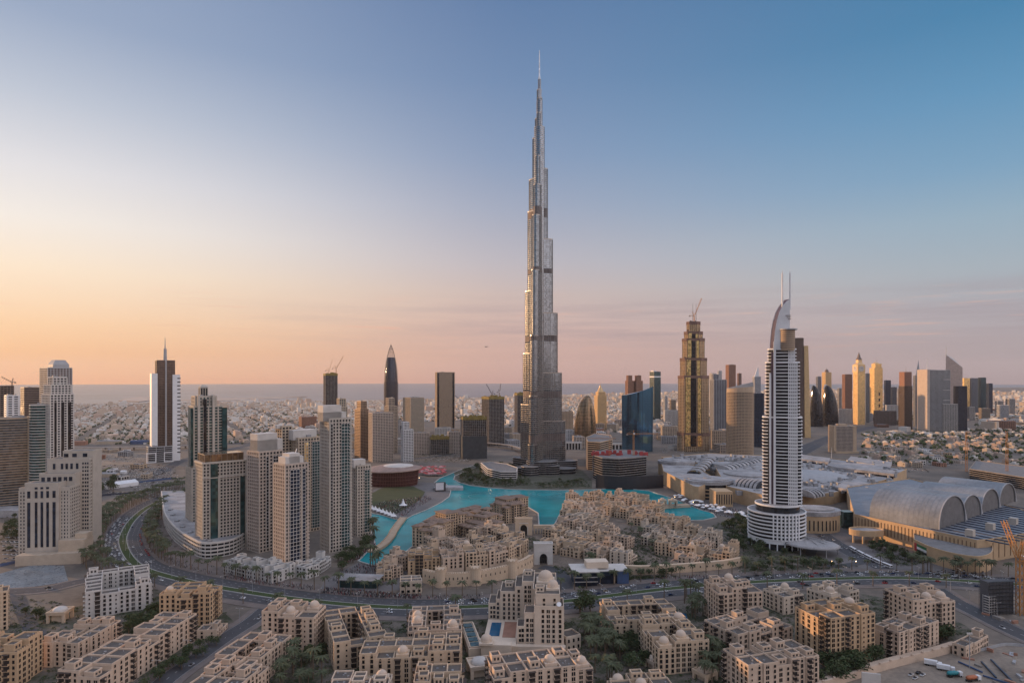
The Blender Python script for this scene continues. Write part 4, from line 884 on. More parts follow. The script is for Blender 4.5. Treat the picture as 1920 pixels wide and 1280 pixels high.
for i, (a, b, yt, yb_, wl, gl, lab) in enumerate(far):
    t = tower('office_tower', lab, a, b, yt, yb_, wl, gl, .9, 18+(i*7)%22, 3.8, 4 if i%2 else 5, .6, .9, .3)
    h0, w0, d0 = t['h'], t['w'], t['d']
    if i == 3: mb = MB(); mb.prism(rect(w0*.9, d0*.9), h0-1, ZatD(697, t['pd']), 0); facade(mb, rect(w0*.9, d0*.9), h0, ZatD(697, t['pd']), 4, 5, .6, 1, .3); mb.build('upper_block', W_['terra'], t); spire(t, 2, 0, ZatD(698, t['pd']), ZatD(686, t['pd']), .8)
    if i == 4: mb = MB(); mb.add([(-w0*.4,-d0*.4,h0),(w0*.4,-d0*.4,h0),(0,d0*.4,h0),(w0*.3,0,h0+62)], [(0,1,3),(1,2,3),(2,0,3),(2,1,0)]); mb.build('pointed_crown', W_['grey'], t)
    fin(t)
t = tower('office_tower', 'broad pale tower with a sunlit flank and a thin mast, in the right skyline', 1727, 1790, 694, 812, 'grey', 'grey', .8, 30, 3.8, 4, .7, .8, .3)
mb = MB(); h0, w0, d0 = t['h'], t['w'], t['d']; mb.box(-w0*.5-.8, -d0*.5-.8, 0, -w0*.40, d0*.5+.6, h0+3); mb.build('stone_flank', W_['peach'], t)
mb = MB(); [mb.box(w0*.2, -d0*.5-.7, h0*q, w0*.5+.6, -d0*.3, h0*q+1.5) for q in (.35,.52,.68,.85)]; mb.build('sky_garden_slab', W_['pale'], t); spire(t, -w0*.28, 0, h0, h0+40, 1.6, .4, 'white'); fin(t)
d_ = D_(788); s = d_/F_PX; root = thing('blade_tower', 'triangular tower with a slanted blade roof and a needle, sunlit pink on its left face', 'office tower', (XatD(1789, d_), d_, 0), -.6); pz = lambda y: ZatD(y, d_)
tri = [(-13*s, 0), (13*s, 4), (0, 24*s)]; gm = MB(); gm.loft([[(x,y,0) for x,y in tri], [(x,y,pz(690)) for x,y in tri], [(-13*s,0,pz(664)), (12*s,4,pz(688)), (-2,20*s,pz(672))]], 0, True, False); gm.build('glazing', mat('pink_metal', (.46,.40,.38), .35, metal=.5), root)
fm = MB(); [fm.bar((-13*s,-.2,z), (13*s,3.8,z), .35) for z in range(8, int(pz(692)), 8)]; [fm.bar((-13*s,-.2,z), (0,24*s,z), .35) for z in range(8, int(pz(692)), 8)]; fm.build('floor_bands', W_['grey'], root)
spire(root, -12.4*s, 1, pz(668), pz(648), 1.6, .4, 'pale', 'needle')
t = tower('hotel', 'mid-rise hotel slab with a dense window grid, beside the highway right of the white hotel', 1558, 1610, 800, 850, 'peach', 'dark', .55, 26, 3.5, 3.0, .9, .8, .4, cat='hotel')
mb = MB(); h0, w0, d0 = t['h'], t['w'], t['d']; mb.box(-w0*.5-1, -d0*.5-1, 0, -w0*.42, d0*.5+1, h0+2); mb.box(w0*.36, -d0*.5-1, 0, w0*.5+1, d0*.5+1, h0+1.5); mb.box(-w0*.2, -d0*.3, h0, w0*.15, d0*.3, h0+6); mb.box(-w0*.5-.5, -d0*.5-9, 0, w0*.5+3, -d0*.5-.9, 5); mb.build('end_wall', W_['tan'], t); fin(t)
spire(thing('flagpole', 'tall white flagpole in front of the hotel slab by the highway', 'flagpole', (*P(1559, 872), 0)), 0, 0, 0, 38, .5, .2, 'white', 'pole')
low = [(1571,1624,768,793,'pale','grand pale convention hall below the clock tower'),(1641,1684,771,797,'brown','long dark brown exhibition hall with a flat roof'),(1662,1690,760,790,'pale','low pale hall with slit windows behind the brown exhibition hall'),(1590,1640,775,790,'grey','grey annex between the two exhibition halls'),
  (1855,1910,790,806,'terra','low red roofed hall far right among the trees'),(1245,1275,770,800,'pale','pale low block right of the slim teal tower'),(1240,1272,800,824,'sandst','sandy low block left of the stepped golden tower'),(1333,1368,808,842,'sandst','beige arched housing block at the foot of the stepped golden tower'),
  (1042,1075,772,812,'tan','plain tan block between the skyscraper and the bronze leaf tower'),(1290,1330,760,800,'sandst','squat beige block behind the stepped golden tower'),(1060,1074,806,832,'white','white colonnaded block beside the bronze leaf tower')]
for a, b, yt, yb_, wl, lab in low:
    t = tower('low_block', lab, a, b, yt, yb_, wl, 'dark', .5, 12, 4, 5, 1.8, 1.8, .4, cat='building'); fin(t)

# low and middle-height blocks that fill the ground between the towers
rg = random.Random(58); NB = 0
ZN = [([(556,806),(640,800),(690,842),(690,868),(640,868),(560,840)], 13, 'behind the cream tower cluster', (8, 22)), ([(690,812),(760,806),(870,812),(870,842),(800,846),(690,846)], 16, 'behind the opera hall', (8, 30)), ([(880,800),(975,796),(975,836),(890,838)], 12, 'left of the skyscraper, beyond the park', (8, 26)),
      ([(1058,800),(1165,796),(1165,838),(1066,842)], 14, 'right of the skyscraper, round the leaf shaped bronze tower', (8, 30)), ([(1225,796),(1275,796),(1275,846),(1232,852)], 13, 'between the blue glass tower and the stepped golden tower', (8, 24)), ([(1330,800),(1362,800),(1362,850),(1335,852)], 7, 'at the foot of the stepped golden tower', (8, 22)),
      ([(1418,800),(1490,796),(1500,828),(1430,858)], 10, 'behind the white hotel', (8, 26)), ([(1575,780),(1700,786),(1700,803),(1575,806)], 14, 'along the foot of the right skyline', (7, 22)), ([(1620,840),(1760,846),(1830,870),(1780,884),(1640,866)], 18, 'on the sandy ground behind the vaulted hall', (5, 11)), ([(140,846),(275,848),(262,858),(150,862)], 8, 'on the lots below the mast tower', (5, 10)), ([(150,866),(262,868),(320,886),(300,915),(170,930)], 7, 'among the car parks at left', (4, 8)), ([(1830,770),(1930,768),(1930,800),(1840,800)], 12, 'at the far right edge of the skyline', (8, 26))]
for poly_px, n_, where, (h0_, h1_) in ZN:
    poly = PP(poly_px); xs = [p[0] for p in poly]; ys = [p[1] for p in poly]; c = 0
    for _ in range(n_*30):
        if c >= n_: break
        x, y = rg.uniform(min(xs), max(xs)), rg.uniform(min(ys), max(ys)); w_, d_, h = rg.uniform(22, 52), rg.uniform(18, 34), rg.uniform(h0_, h1_)
        if h1_ < 12: w_, d_ = w_*.6, d_*.6
        if not inside((x, y), poly) or not foot_ok_(x, y, max(w_, d_)*.5): continue
        c += 1; a = rg.choice((-.35, -.2, .1, .25))+rg.choice((0, pi/2)); wl = rg.choice(('sandst', 'sandst', 'pale', 'tan', 'peach', 'grey', 'white', 'terra')); q = [rot(i_, j_, a) for i_, j_ in rect(w_+6, d_+6)]; foot_add([(x+i_, y+j_) for i_, j_ in q])
        hw = 'low' if h < 12 else 'middle height'; cn = {'sandst': 'sand coloured', 'pale': 'pale', 'tan': 'tan', 'peach': 'peach', 'grey': 'grey', 'white': 'white', 'terra': 'reddish'}[wl]
        t = thing('low_block', f'{hw} {cn} block {where}', 'building', (x, y, 0), a, f'{hw} {cn} blocks {where}'); gm, fm, rm_ = MB(), MB(), MB(); p = rect(w_, d_)
        gm.prism(p, 0, h, 0); facade(fm, p, 0, h, 3.8, rg.choice((4, 5, 7)), rg.uniform(1.2, 2.4), rg.uniform(1.2, 2), .35); rooftop(rm_, p, h, rng=rg)
        gm.build('glazing', G_['dark'], t); fm.build('facade', W_[wl], t); rm_.build('roof', [W_[wl], W_[rg.choice(('roof', 'roofl', 'roofl'))], W_['machine']], t)
# ------------------------------------------------------------ opera hall
def opera():
    d = 1075.0; s = d/F_PX; cx = XatD(735, d+40); root = thing('opera_hall', 'round dark red glazed hall with a shallow swooping bronze and white roof, beside the lawn', 'opera house', (cx, d+45, 0), 0)
    gm, fm, rf = MB(), MB(), MB(); a, b = 46, 36
    red = mat('rosewood_screen', (.16,.06,.05), .5, var=.25, scale=.3); base = ell(a*.93, b*.93, 48); H = 27
    gm.loft([[(x,y,0) for x,y in base], [(x*1.02,y*1.02,8) for x,y in base], [(x*1.06,y*1.06,H) for x,y in base]], 0, True, False)
    for i in range(0, 96):
        t_ = 2*pi*i/96; fm.bar((a*.935*cos(t_), b*.935*sin(t_), 0), (a*.995*cos(t_), b*.995*sin(t_), H+.5), .28)
    for z in (5, 11, 17): fm.ring(grow(ell(a*(.935+.06*z/H), b*(.935+.06*z/H), 48), .35), grow(base, -.3), z, z+.5)
    gm.build('glazed_wall', mat('red_glass', (.09,.035,.03), .18, metal=.3), root); fm.build('timber_screen', red, root)
    n = 48; rr = []
    for k, (q, z) in enumerate(((1.10, H-.6), (1.12, H+.5), (1.06, H+1.6), (.8, H+4), (.5, H+6.5), (.2, H+7.6))):
        rr.append([(a*q*cos(2*pi*i/n), b*q*sin(2*pi*i/n), z+1.6*sin(2*pi*i/n+.8)*q) for i in range(n)])
    rf.loft(rr, 0, True, True); rf.build('roof', mat('copper_roof', (.34,.235,.19), .6, metal=.2), root)
    rf = MB(); rf.loft([[(8+a*q*.62*cos(2*pi*i/n), -2+b*q*.55*sin(2*pi*i/n), z+1.6*sin(2*pi*i/n+.8)*q*.6) for i in range(n)] for q, z in ((1.0, H+4.9), (.97, H+6.6), (.5, H+8.3), (.1, H+8.8))], 0, True, True); rf.build('roof_shell', W_['pale'], root)
opera()
x, y = P(700, 893); mb = MB()
# ------------------------------------------------------------ outdoor screen, tents, fountain stage
d = D_(921); s = d/F_PX; root = thing('outdoor_screen', 'big black framed white projection screen on the lakeside plaza', 'screen', (XatD(826, d), d, 0), .25)
mb = MB(); mb.box(-8.5, 0, 0, 8.5, 3.5, 15); mb.build('frame', W_['dark'], root); mb = MB(); mb.box(-8, -.25, 2.5, 5.2, -.02, 14.3); mb.build('screen', mat('screen_cloth', (.62,.60,.62), .6, var=.03), root)
d = D_(919); mb = MB(); mb.prism(ccw([(XatD(812, d)-XatD(840,d), -6), (25, -4), (23, 18), (-20, 24)]), 0, 4.5, 0); root = tag(mb.build('stage_deck', W_['roofl']), 'long white covered stage deck by the black framed screen', 'stage'); root.location = (XatD(840, d), d+4, 0)
for i, (px, py) in enumerate(((698,957),(704,958.5),(711,961),(718,963.5),(725,966),(732,968.5),(738,971))):
    x, y = P(px, py); r = thing('festival_tent', 'white peaked festival tent in the line along the lakeshore lawn', 'tent', (x, y, 0), .3, 'white tents by the lawn')
    mb = MB(); mb.loft([[(a, b, 3) for a, b in rect(7.4, 7.4)], [(a, b, 4.6) for a, b in rect(3.2, 3.2)], [(a, b, 8) for a, b in rect(.3, .3)]], 0, True, False); mb.build('canopy', W_['white'], r)
    mb = MB(); [mb.cyl(a, b, 0, 3.05, .14, n=5) for a, b in rect(6.8, 6.8)]; mb.build('poles', W_['white'], r)
x, y = P(756, 950); r = thing('white_monument', 'small white spiked marquee standing amid the crowd on the lawn', 'marquee', (x, y, 0)); mb = MB(); mb.loft([[(a, b, 3) for a, b in ell(6, 6, 16)], [(a, b, 4.5) for a, b in ell(2.5, 2.5, 16)], [(a, b, 12) for a, b in ell(.25, .25, 16)]], 0); mb.build('canopy', W_['white'], r)
mb = MB(); [mb.cyl(a, b, 0, 3.05, .2, n=5) for a, b in ell(5.2, 5.2, 6)]; mb.build('poles', W_['white'], r)
# footbridge over the west lobe of the lake
bl_ = spline(PP([(757,972),(747,985),(738,998),(733,1008),(718,1024),(696,1036)]), 5); mb = MB(); ribbon(mb, bl_, -4.5, 4.5, .3, 0, 2.0)
for d0 in (-4.5, 4.1): ribbon(mb, bl_, d0, d0+.4, 1.9, 0, 3.0)
tag(mb.build('footbridge', W_['tan']), 'long stone footbridge along the west lobe of the turquoise lake', 'bridge')
bl_ = spline(PP([(1222,957),(1245,952.5),(1268,951),(1292,950)]), 5); root = thing('arched_bridge', 'beige arched bridge with two gate towers across the east arm of the lake', 'bridge', (0,0,0)); mb = MB(); ribbon(mb, bl_, -5, 5, .3, 0, 3.2); ribbon(mb, bl_, -5, -4.5, 3.1, 0, 4.2); ribbon(mb, bl_, 4.5, 5, 3.1, 0, 4.2); mb.build('deck', W_['sandst'], root)
for px in (1242, 1262):
    x, y = P(px, 952); mb = MB(); [mb.cbox(x+q*4.2, y, 3, 2, 9, 12) for q in (-1, 1)]; mb.cbox(x, y, 9.5, 6.4, 8.9, 12.1); mb.dome(x, y, 12, 3.2, 3); mb.build('gate_tower', W_['sandst'], root)

# ------------------------------------------------------------ podium blocks round the foot of the skyscraper
def banded(name, label, poly_px, z, fl, bands='grey', gl='dark', roof='roof', cat='building', sh=1.4, out_=.9, slant=0):
    poly = ccw(PP(poly_px)); ox = sum(p[0] for p in poly)/len(poly); oy = sum(p[1] for p in poly)/len(poly); poly = [(x-ox, y-oy) for x, y in poly]
    foot_add([(x+ox, y+oy) for x, y in poly]); root = thing(name, label, cat, (ox, oy, 0)); gm, fm, rm_ = MB(), MB(), MB(); gm.prism(poly, 0, z, 0); rings(fm, poly, 0, z, fl, sh, out_); rooftop(rm_, poly, z, plant=False)
    gm.build('glazing', G_[gl], root); fm.build('floor_bands', W_[bands], root); rm_.build('roof', [W_[bands], W_[roof], W_['machine']], root); return root
banded('lakeside_hotel', 'low curved terraced hotel wing with pale bands, among trees left of the skyscraper foot', [(902,882),(920,880),(950,884),(970,892),(968,900),(940,900),(915,894)], 15, 3.7, 'pale')
banded('office_building', 'curved dark office block with pale floor bands, right of the skyscraper foot', [(1099,868),(1102,880),(1125,882),(1148,874),(1145,862),(1115,858)], 56, 3.9, 'tan')
root = banded('unfinished_hotel', 'curved unfinished concrete building with open floors and red formwork on top, behind a black hoarding', [(1112,896),(1130,903),(1160,905),(1190,902),(1212,899),(1208,885),(1160,882),(1118,885)], 42, 4.2, 'concrete', 'black', 'roof', 'building site', .9, 1.6)
rg = random.Random(4); mb = MB()
for k in range(46): mb.cbox(rg.uniform(-52,52), rg.uniform(-14,14), 42, rg.uniform(2,7), rg.uniform(2,5), rg.uniform(44,50))
mb.build('formwork', W_['red'], root)
hp = spline(PP([(1118,914),(1140,916.5),(1175,917.5),(1210,916),(1243,914)]), 4); mb = MB(); ribbon(mb, hp, -1.5, 0, 0, 0, 22); tag(mb.build('hoarding', mat('black_hoarding', (.022,.024,.032), .5)), 'tall black hoarding along the lake in front of the unfinished curved building', 'hoarding')
crane('yellow tower crane over the curved unfinished building', *P(1143,897), 0, 74, 42, R(170), 0, 'orange', 2.2)
crane('yellow tower crane beside the office block with pale bands', *P(1188,896), 0, 82, 48, R(8), 0, 'orange', 2.2)
for i in range(6):
    x, y = P(1062+i*4.6, 850); mb = MB()
for px0, px1, py, n, lab in ((1061,1089,842,5,'white arched colonnade right of the skyscraper'),(1147,1206,845,9,'longer white arched colonnade before the blue glass tower')):
    d = D_(py); root = thing('colonnade', lab, 'colonnade', (XatD(px0, d), d, 0)); L = (px1-px0)*d/F_PX; mb = MB()
    for i in range(n+1): mb.cbox(L*i/n, 0, 0, L/n*.3, 5, 18)
    mb.box(-2, -2.7, 16, L+2, 2.7, 20); mb.build('arcade', W_['pale'], root); g2 = MB(); g2.box(-1, 1.5, 0, L+1, 30, 15); g2.build('wall', G_['dark'], root)
# ------------------------------------------------------------ shopping mall, west wing
def mall_west():
    root = thing('shopping_mall', 'sprawling sandstone mall wing with round pale drums and ribbed skylights, behind the white hotel', 'mall', (0,0,0))
    body, rf = MB(), MB()
    def blk(pts, z, m=0, ztop=0): poly = ccw(PP(pts, z)); body.prism(poly, 0, z, m); rooftop(rf, poly, z, plant=False); return poly
    blk([(1244,884),(1300,912),(1310,914),(1345,900),(1300,872),(1240,868)], 22); blk([(1362,912),(1440,931),(1500,930),(1500,880),(1420,862),(1340,874)], 20.5); blk([(1262,868),(1300,868),(1420,860),(1480,856),(1330,850),(1240,858)], 17)
    blk([(1440,931),(1560,925),(1660,900),(1700,880),(1560,860),(1480,862)], 15.7)
    body.build('wall', W_['beige'], root); rf.build('roof', [W_['beige'], W_['roofl'], W_['machine']], root)
    for px, py, ra, z, dark in ((1274,893,34,27,0),(1337,935,36,27,1)):
        x, y = P(px, py); y += ra*.7; mb = MB(); p = ell(ra, ra*.9, 40, x, y); mb.prism(p, 0, z-5, 0 if not dark else 2); mb.prism(grow(p, 1.2), z-5, z, 1); mb.prism(ell(ra*.86, ra*.77, 40, x, y), z, z+1.2, 1); mb.cyl(x, y, z+1, z+2.6, 8, 7, 20, 1)
        if dark: [mb.ring(grow(p, .9), grow(p, -.2), q, q+1.6, 0) for q in (3, 8.5, 14)]
        mb.build('drum', [W_['beige'], W_['roofl'], G_['dark']], root)
    for pts, z, lab in (([(1256,893),(1299,917)], 21, 0),):
        (xa, ya), (xb, yb) = P(*pts[0]), P(*pts[1]); L = hypot(xb-xa, yb-ya); tx, ty = (xb-xa)/L, (yb-ya)/L
        for k in range(6): 
            mb = MB(); s_ = L*(.22+.11*k); mb.obox(xa+tx*s_-ty*-4, ya+ty*s_-tx*4, tx, ty, 1.6, 0.2, 1.4, 12, 20); mb.build('red_panel', W_['red'], root)
    # slotted wall pier right of the drum
    mb = MB(); xa, ya = P(1342,950); xb, yb = P(1374,950); L = xb-xa; mb.box(xa, ya, 0, xb, ya+30, 22); [mb.box(xa+L*(k+.5)/7-.6, ya-.5, 4, xa+L*(k+.5)/7+.6, ya+.2, 18, 1) for k in range(7)]; mb.build('slotted_wall', [W_['beige'], G_['dark']], root)
    # ribbed skylights: half barrels running over the roof
    def barrel(pts, z, r, nrib, nm='skylight'):
        (xa, ya), (xb, yb) = P(*pts[0], z), P(*pts[1], z); L = hypot(xb-xa, yb-ya); a = atan2(yb-ya, xb-xa); mb = MB(); mb.at(xa, ya, z, a)
        for k in range(nrib):
            s0, s1 = L*k/nrib, L*(k+.62)/nrib; n = 10
            for q0, q1, mi, rr in ((s0, s1, 0, r), (s1, L*(k+1)/nrib, 1, r*.94)):
                A = [(q0, rr*cos(pi*i/n), rr*.55*sin(pi*i/n)) for i in range(n+1)]; B = [(q1, y, z_) for _, y, z_ in A]; mb.add(A+B, [(i, i+1, n+2+i, n+1+i) for i in range(n)], mi); mb.add(A, [tuple(range(n+1))], mi); mb.add(B, [tuple(reversed(range(n+1)))], mi)
        mb.build(nm, [W_['roofl'], G_['dark']], root)
    barrel([(1352,882),(1430,862)], 18, 17, 12); barrel([(1388,908),(1432,914)], 20.5, 20, 6); barrel([(1505,930),(1528,926)], 16, 18, 4); barrel([(1330,862),(1300,890)], 20, 13, 7)
    for px, py, ra, z in ((1362,868,26,24),(1402,886,40,23),(1385,899,30,24.5),(1452,862,26,19),(1603,873,46,22)):
        x, y = P(px, py, z); mb = MB(); mb.cyl(x, y, 15, z, ra, ra, 36, 0, False); mb.cyl(x, y, z, z+1.2, ra*.9, ra*.7, 36, 0); mb.build('roof_disc', W_['roofl'], root)
    # dome-like roof and long plant halls behind
    x, y = P(1520, 893, 16); mb = MB(); mb.loft([[(x+q*62*cos(2*pi*i/40), y+q*46*sin(2*pi*i/40), 15.6+z) for i in range(40)] for q, z in ((1,0),(.9,4),(.65,8),(.35,10.5),(.05,11.5))], 0); mb.build('shallow_dome', W_['grey'], root)
    for pts, z in (([(1500,860),(1552,866),(1556,858),(1506,852)], 22),([(1606,880),(1675,888),(1678,882),(1612,874)], 23),([(1590,862),(1668,876),(1672,866),(1596,855)], 20),([(1566,912),(1650,928),(1668,914),(1590,898)], 21)):
        mb = MB(); p = ccw(PP(pts, z)); mb.prism(p, 14, z-4, 1); mb.prism(grow(p, .8), z-4, z, 0); mb.build('plant_hall', [W_['roofl'], G_['black']], root)
    rg = random.Random(9); mb = MB()
    for k in range(520):
        px, py = rg.choice([(rg.uniform(1380,1500), rg.uniform(858,925)), (rg.uniform(1500,1690), rg.uniform(862,925)), (rg.uniform(1260,1420), rg.uniform(854,880))]); x, y = P(px, py, 18)
        mb.at(x, y, 0, rg.choice((.2, .5))); mb.cbox(0, 0, 14, rg.uniform(2,9), rg.uniform(2,5), rg.uniform(17.5,23))
    mb.build('rooftop_plant', W_['machine'], root, kind='stuff')
mall_west()
# ------------------------------------------------------------ mall, east hall with four barrel vaults
def mall_east():
    root = thing('exhibition_mall', 'huge golden sandstone mall hall under four wavy grey barrel vaults, at the right edge', 'mall', (0,0,0)); z = 22
    A, B, C, E = P(1602,965,z), P(1832,1014,z), P(1856,1012,z), P(2020,985,z); back = [(E[0]+20, E[1]+330), (A[0]+90, A[1]+190)]
    poly = [A, B, C, E]+back; wl, fl_, rf = MB(), MB(), MB(); poly = ccw(poly); wl.prism(poly, 0, z, 0); rooftop(rf, poly, z, plant=False)
    def ribs(p, q, z0, z1, n, mi=1):
        L = hypot(q[0]-p[0], q[1]-p[1]); tx, ty = (q[0]-p[0])/L, (q[1]-p[1])/L
        if ty < 0 and tx > 0: nx = 1
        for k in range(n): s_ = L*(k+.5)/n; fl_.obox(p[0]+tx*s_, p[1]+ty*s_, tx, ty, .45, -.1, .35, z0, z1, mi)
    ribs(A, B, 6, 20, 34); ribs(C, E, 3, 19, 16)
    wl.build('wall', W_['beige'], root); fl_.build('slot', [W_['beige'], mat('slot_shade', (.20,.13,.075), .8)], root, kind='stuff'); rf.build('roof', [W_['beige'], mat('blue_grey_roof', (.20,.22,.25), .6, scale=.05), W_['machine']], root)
    # roof strips: long ribs
    mb = MB(); u_ = (.815,.58)
    for k in range(18):
        t_ = k*13-20; x, y = 500+u_[0]*t_, 640+u_[1]*t_; mb.at(x, y, z, atan2(-.82, .42)); mb.box(-70, -1.1, .1, 26 if k > 3 else 4, 1.1, 1.0)
    mb.build('roof_strip', W_['navy'], root, kind='stuff')
    vg = mat('vault_metal', (.25,.265,.285), .5, metal=.25, var=.2, scale=.03)
    a = atan2(.58, .815)
    for k in range(4):
        px_, py_ = 458+60*k*.88, 688+42*k*.98; r = 35 if k == 0 else 29; h = 33 if k == 0 else 27
        mb = MB(); mb.at(px_, py_, z, a); n = 20; L = 72; ne = MB(); ne.at(px_, py_, z, a)
        A_ = [(r+r*cos(pi-pi*i/n), 0, h*sin(pi*i/n)**.8 if 0 < i < n else 0) for i in range(n+1)]; B_ = [(x, L, q) for x, _, q in A_]
        mb.add(A_+B_, [(i, i+1, n+2+i, n+1+i) for i in range(n)], 0, True); mb.add(B_, [tuple(range(n+1))], 0)
        
        for q in range(1, 14): [mb.bar((A_[i][0], q*L/14, A_[i][2]+.1), (A_[i+1][0], q*L/14, A_[i+1][2]+.1), .07) for i in range(n)]
        mb.build('barrel_vault', vg, root)
        ne.add([(x, .6, q) for x, _, q in A_], [tuple(range(n+1))], 0); g = ne.build('gable', mat('gable_panel', (.16,.155,.155), .5, metal=.2), root)
        tr = MB(); tr.at(px_, py_, z, a)
        for i in range(n): tr.bar((A_[i][0], -.3, A_[i][2]), (A_[i+1][0], -.3, A_[i+1][2]), .7)
        tr.build('arch_trim', W_['grey'], g)
        if k < 4:
            vm = MB(); vm.at(px_, py_, z, a); vm.add([(2*r-13, 1, 0), (2*r+10, 1, 0), (2*r+4, 1, 13), (2*r-4, 1, 13)], [(0,1,2,3)]); vm.add([(2*r-13, 80, 0), (2*r+10, 80, 0), (2*r+4, 80, 13), (2*r-4, 80, 13)], [(3,2,1,0)]); vm.add([(2*r-4,1,13),(2*r+4,1,13),(2*r+4,80,13),(2*r-4,80,13)], [(0,1,2,3)]); vm.build('valley_wall', W_['grey'], root)
    # curved lower front wall with the flag and a framed grille
    cv = spline([P(1714,1030,5), P(1745,1045,5), P(1790,1058,5), P(1835,1064,5), P(1859,1056,5), P(1861,1040,5)], 5); inner = [B[0]+6, B[1]+10]
    mb = MB(); q = cv+[tuple(inner), (A[0]+(B[0]-A[0])*.5+6, A[1]+(B[1]-A[1])*.5+4)]; mb.prism(ccw(q), 0, 15, 0, topmi=1); mb.ring(grow(ccw(q), .3), grow(ccw(q), -.5), 14.6, 16.2, 0); mb.build('curved_front', [W_['beige'], W_['roof']], root)
    p0, p1 = P(1722,1030), P(1738,1042); 
    (xa, ya), (xb, yb) = cv[1], cv[4]; L = hypot(xb-xa, yb-ya); tx, ty = (xb-xa)/L, (yb-ya)/L; fl = MB(); sg = -1 if ty > 0 else 1
    nx, ny = (-ty, tx); 
    if nx > 0: nx, ny = -nx, -ny
    def patch(m_, s0, s1, z0, z1, mi, o=.45):
        ps = [(xa+tx*s+nx*h_, ya+ty*s+ny*h_) for s, h_ in ((s0, o), (s1, o), (s1, -.6), (s0, -.6))]; m_.prism(ccw(ps), z0, z1, mi)
    patch(fl, -3, L*.25-3, 5.2, 13, 0); [patch(fl, L*.25-2.98, L*1.0, 5.2+2.6*k_, 5.2+2.6*(k_+1), 1+k_) for k_ in range(3)]
    fl.build('flag', [mat('flag_red', (.42,.03,.04), .7), mat('flag_black', (.02,.02,.02), .7), mat('flag_white', (.75,.75,.74), .7), mat('flag_green', (.02,.16,.06), .7)], root)
    (xa, ya), (xb, yb) = cv[11], cv[14]; L = hypot(xb-xa, yb-ya); tx, ty = (xb-xa)/L, (yb-ya)/L; nx, ny = (ty, -tx)
    fl = MB(); patch(fl, 0, 6.5, 3.5, 8.5, 0); fl.build('grille', W_['brown'], root)
    # round beige block at the left with its glass entrance and porch
    x, y = P(1542,1000); pe = ell(31, 24, 40, x, y+24); mb = MB(); mb.prism(pe, 0, 20, 0); mb.prism(grow(pe, .9), 20, 25, 1); mb.prism(ell(22, 17, 36, x+3, y+24), 25, 26.4, 1)
    for k in range(26, 35): mb.cbox(*pe[k], 3, 1.1, 1.3, 15, 2)
    mb.build('round_block', [W_['beige'], W_['roofl'], G_['dark']], root)
    x2, y2 = P(1592,990); mb = MB(); mb.cbox(x2, y2+6, 0, 13, 12, 20); mb.build('glass_entrance', G_['green'], root)
    x3, y3 = P(1632,1018); mb = MB(); p = ell(19, 12, 30, x3, y3+8); mb.ring(p, grow(p, -1.2), 8, 14.5, 0); mb.add([(a_,b_,13) for a_,b_ in p], [tuple(range(30))], 1); [mb.cbox(p[k][0], p[k][1], 0, 1.6, 1.6, 8.2, 0) for k in (17, 20, 23, 26)]; mb.build('porch', [W_['beige'], W_['roofl']], root)
    for px, py in ((1656,967),(1819,1000),(1857,988),(1900,978)): x, y = P(px, py, z+3); mb = MB(); mb.at(x, y, z, .6); mb.cbox(0, 0, .1, 7, 7, 7.5); mb.build('roof_house', W_['cream'], root)
mall_east()
banded('parking_deck', 'long unfinished concrete deck structure at the right edge beyond the vaulted hall', [(1818,900),(1960,925),(1990,905),(1830,882)], 20, 3.6, 'concrete', 'black', 'roof', 'building site', .8, 1.0)
crane('rust red crane mast before the trees, left of the pair at right', *P(1812,884), 0, 62, 18, R(60), 1.3, 'orange', 3)
crane('rust red crane mast nearest the right edge beyond the vaults', *P(1888,904), 0, 74, 18, R(60), 1.3, 'orange', 3)
crane('big orange crane mast cut by the right edge beside the scaffold', *P(1912,1152), 0, 44, 30, R(100), 1.1, 'orange', 3.4)
# scaffolded frame at the right
x, y = P(1880,1152); root = thing('scaffold_frame', 'dark netted scaffold block left of the big orange crane', 'scaffolding', (x, y, 0), .1); mb = MB()
for i in range(9): [mb.bar((-11+i*2.8, yy, 0), (-11+i*2.8, yy, 26), .14) for yy in (0, 10)]
for z_ in range(2, 27, 3): [mb.bar((-11, yy, z_), (11.4, yy, z_), .12) for yy in (0, 10)]; mb.box(-11, .3, z_-.1, 11, 1.6, z_)
mb.build('frame', W_['dark'], root); mb = MB(); mb.box(-10.5, 1.8, 0, 10.9, 9.7, 25); mb.build('netting', mat('grey_net', (.10,.10,.11), .9), root)
x, y = P(1862,1152); root = thing('scaffold_frame', 'smaller pale stepped scaffold at the foot of the dark netted one', 'scaffolding', (x, y, 0), .3); mb = MB()
for i in range(4): [mb.bar((-4+i*2.6, yy, 0), (-4+i*2.6, yy, 15-i), .16) for yy in (0, 5)]
for z_ in range(2, 15, 2): mb.box(-4, .2, z_-.15, 4, 4.6, z_+.1)
mb.build('frame', W_['pale'], root)
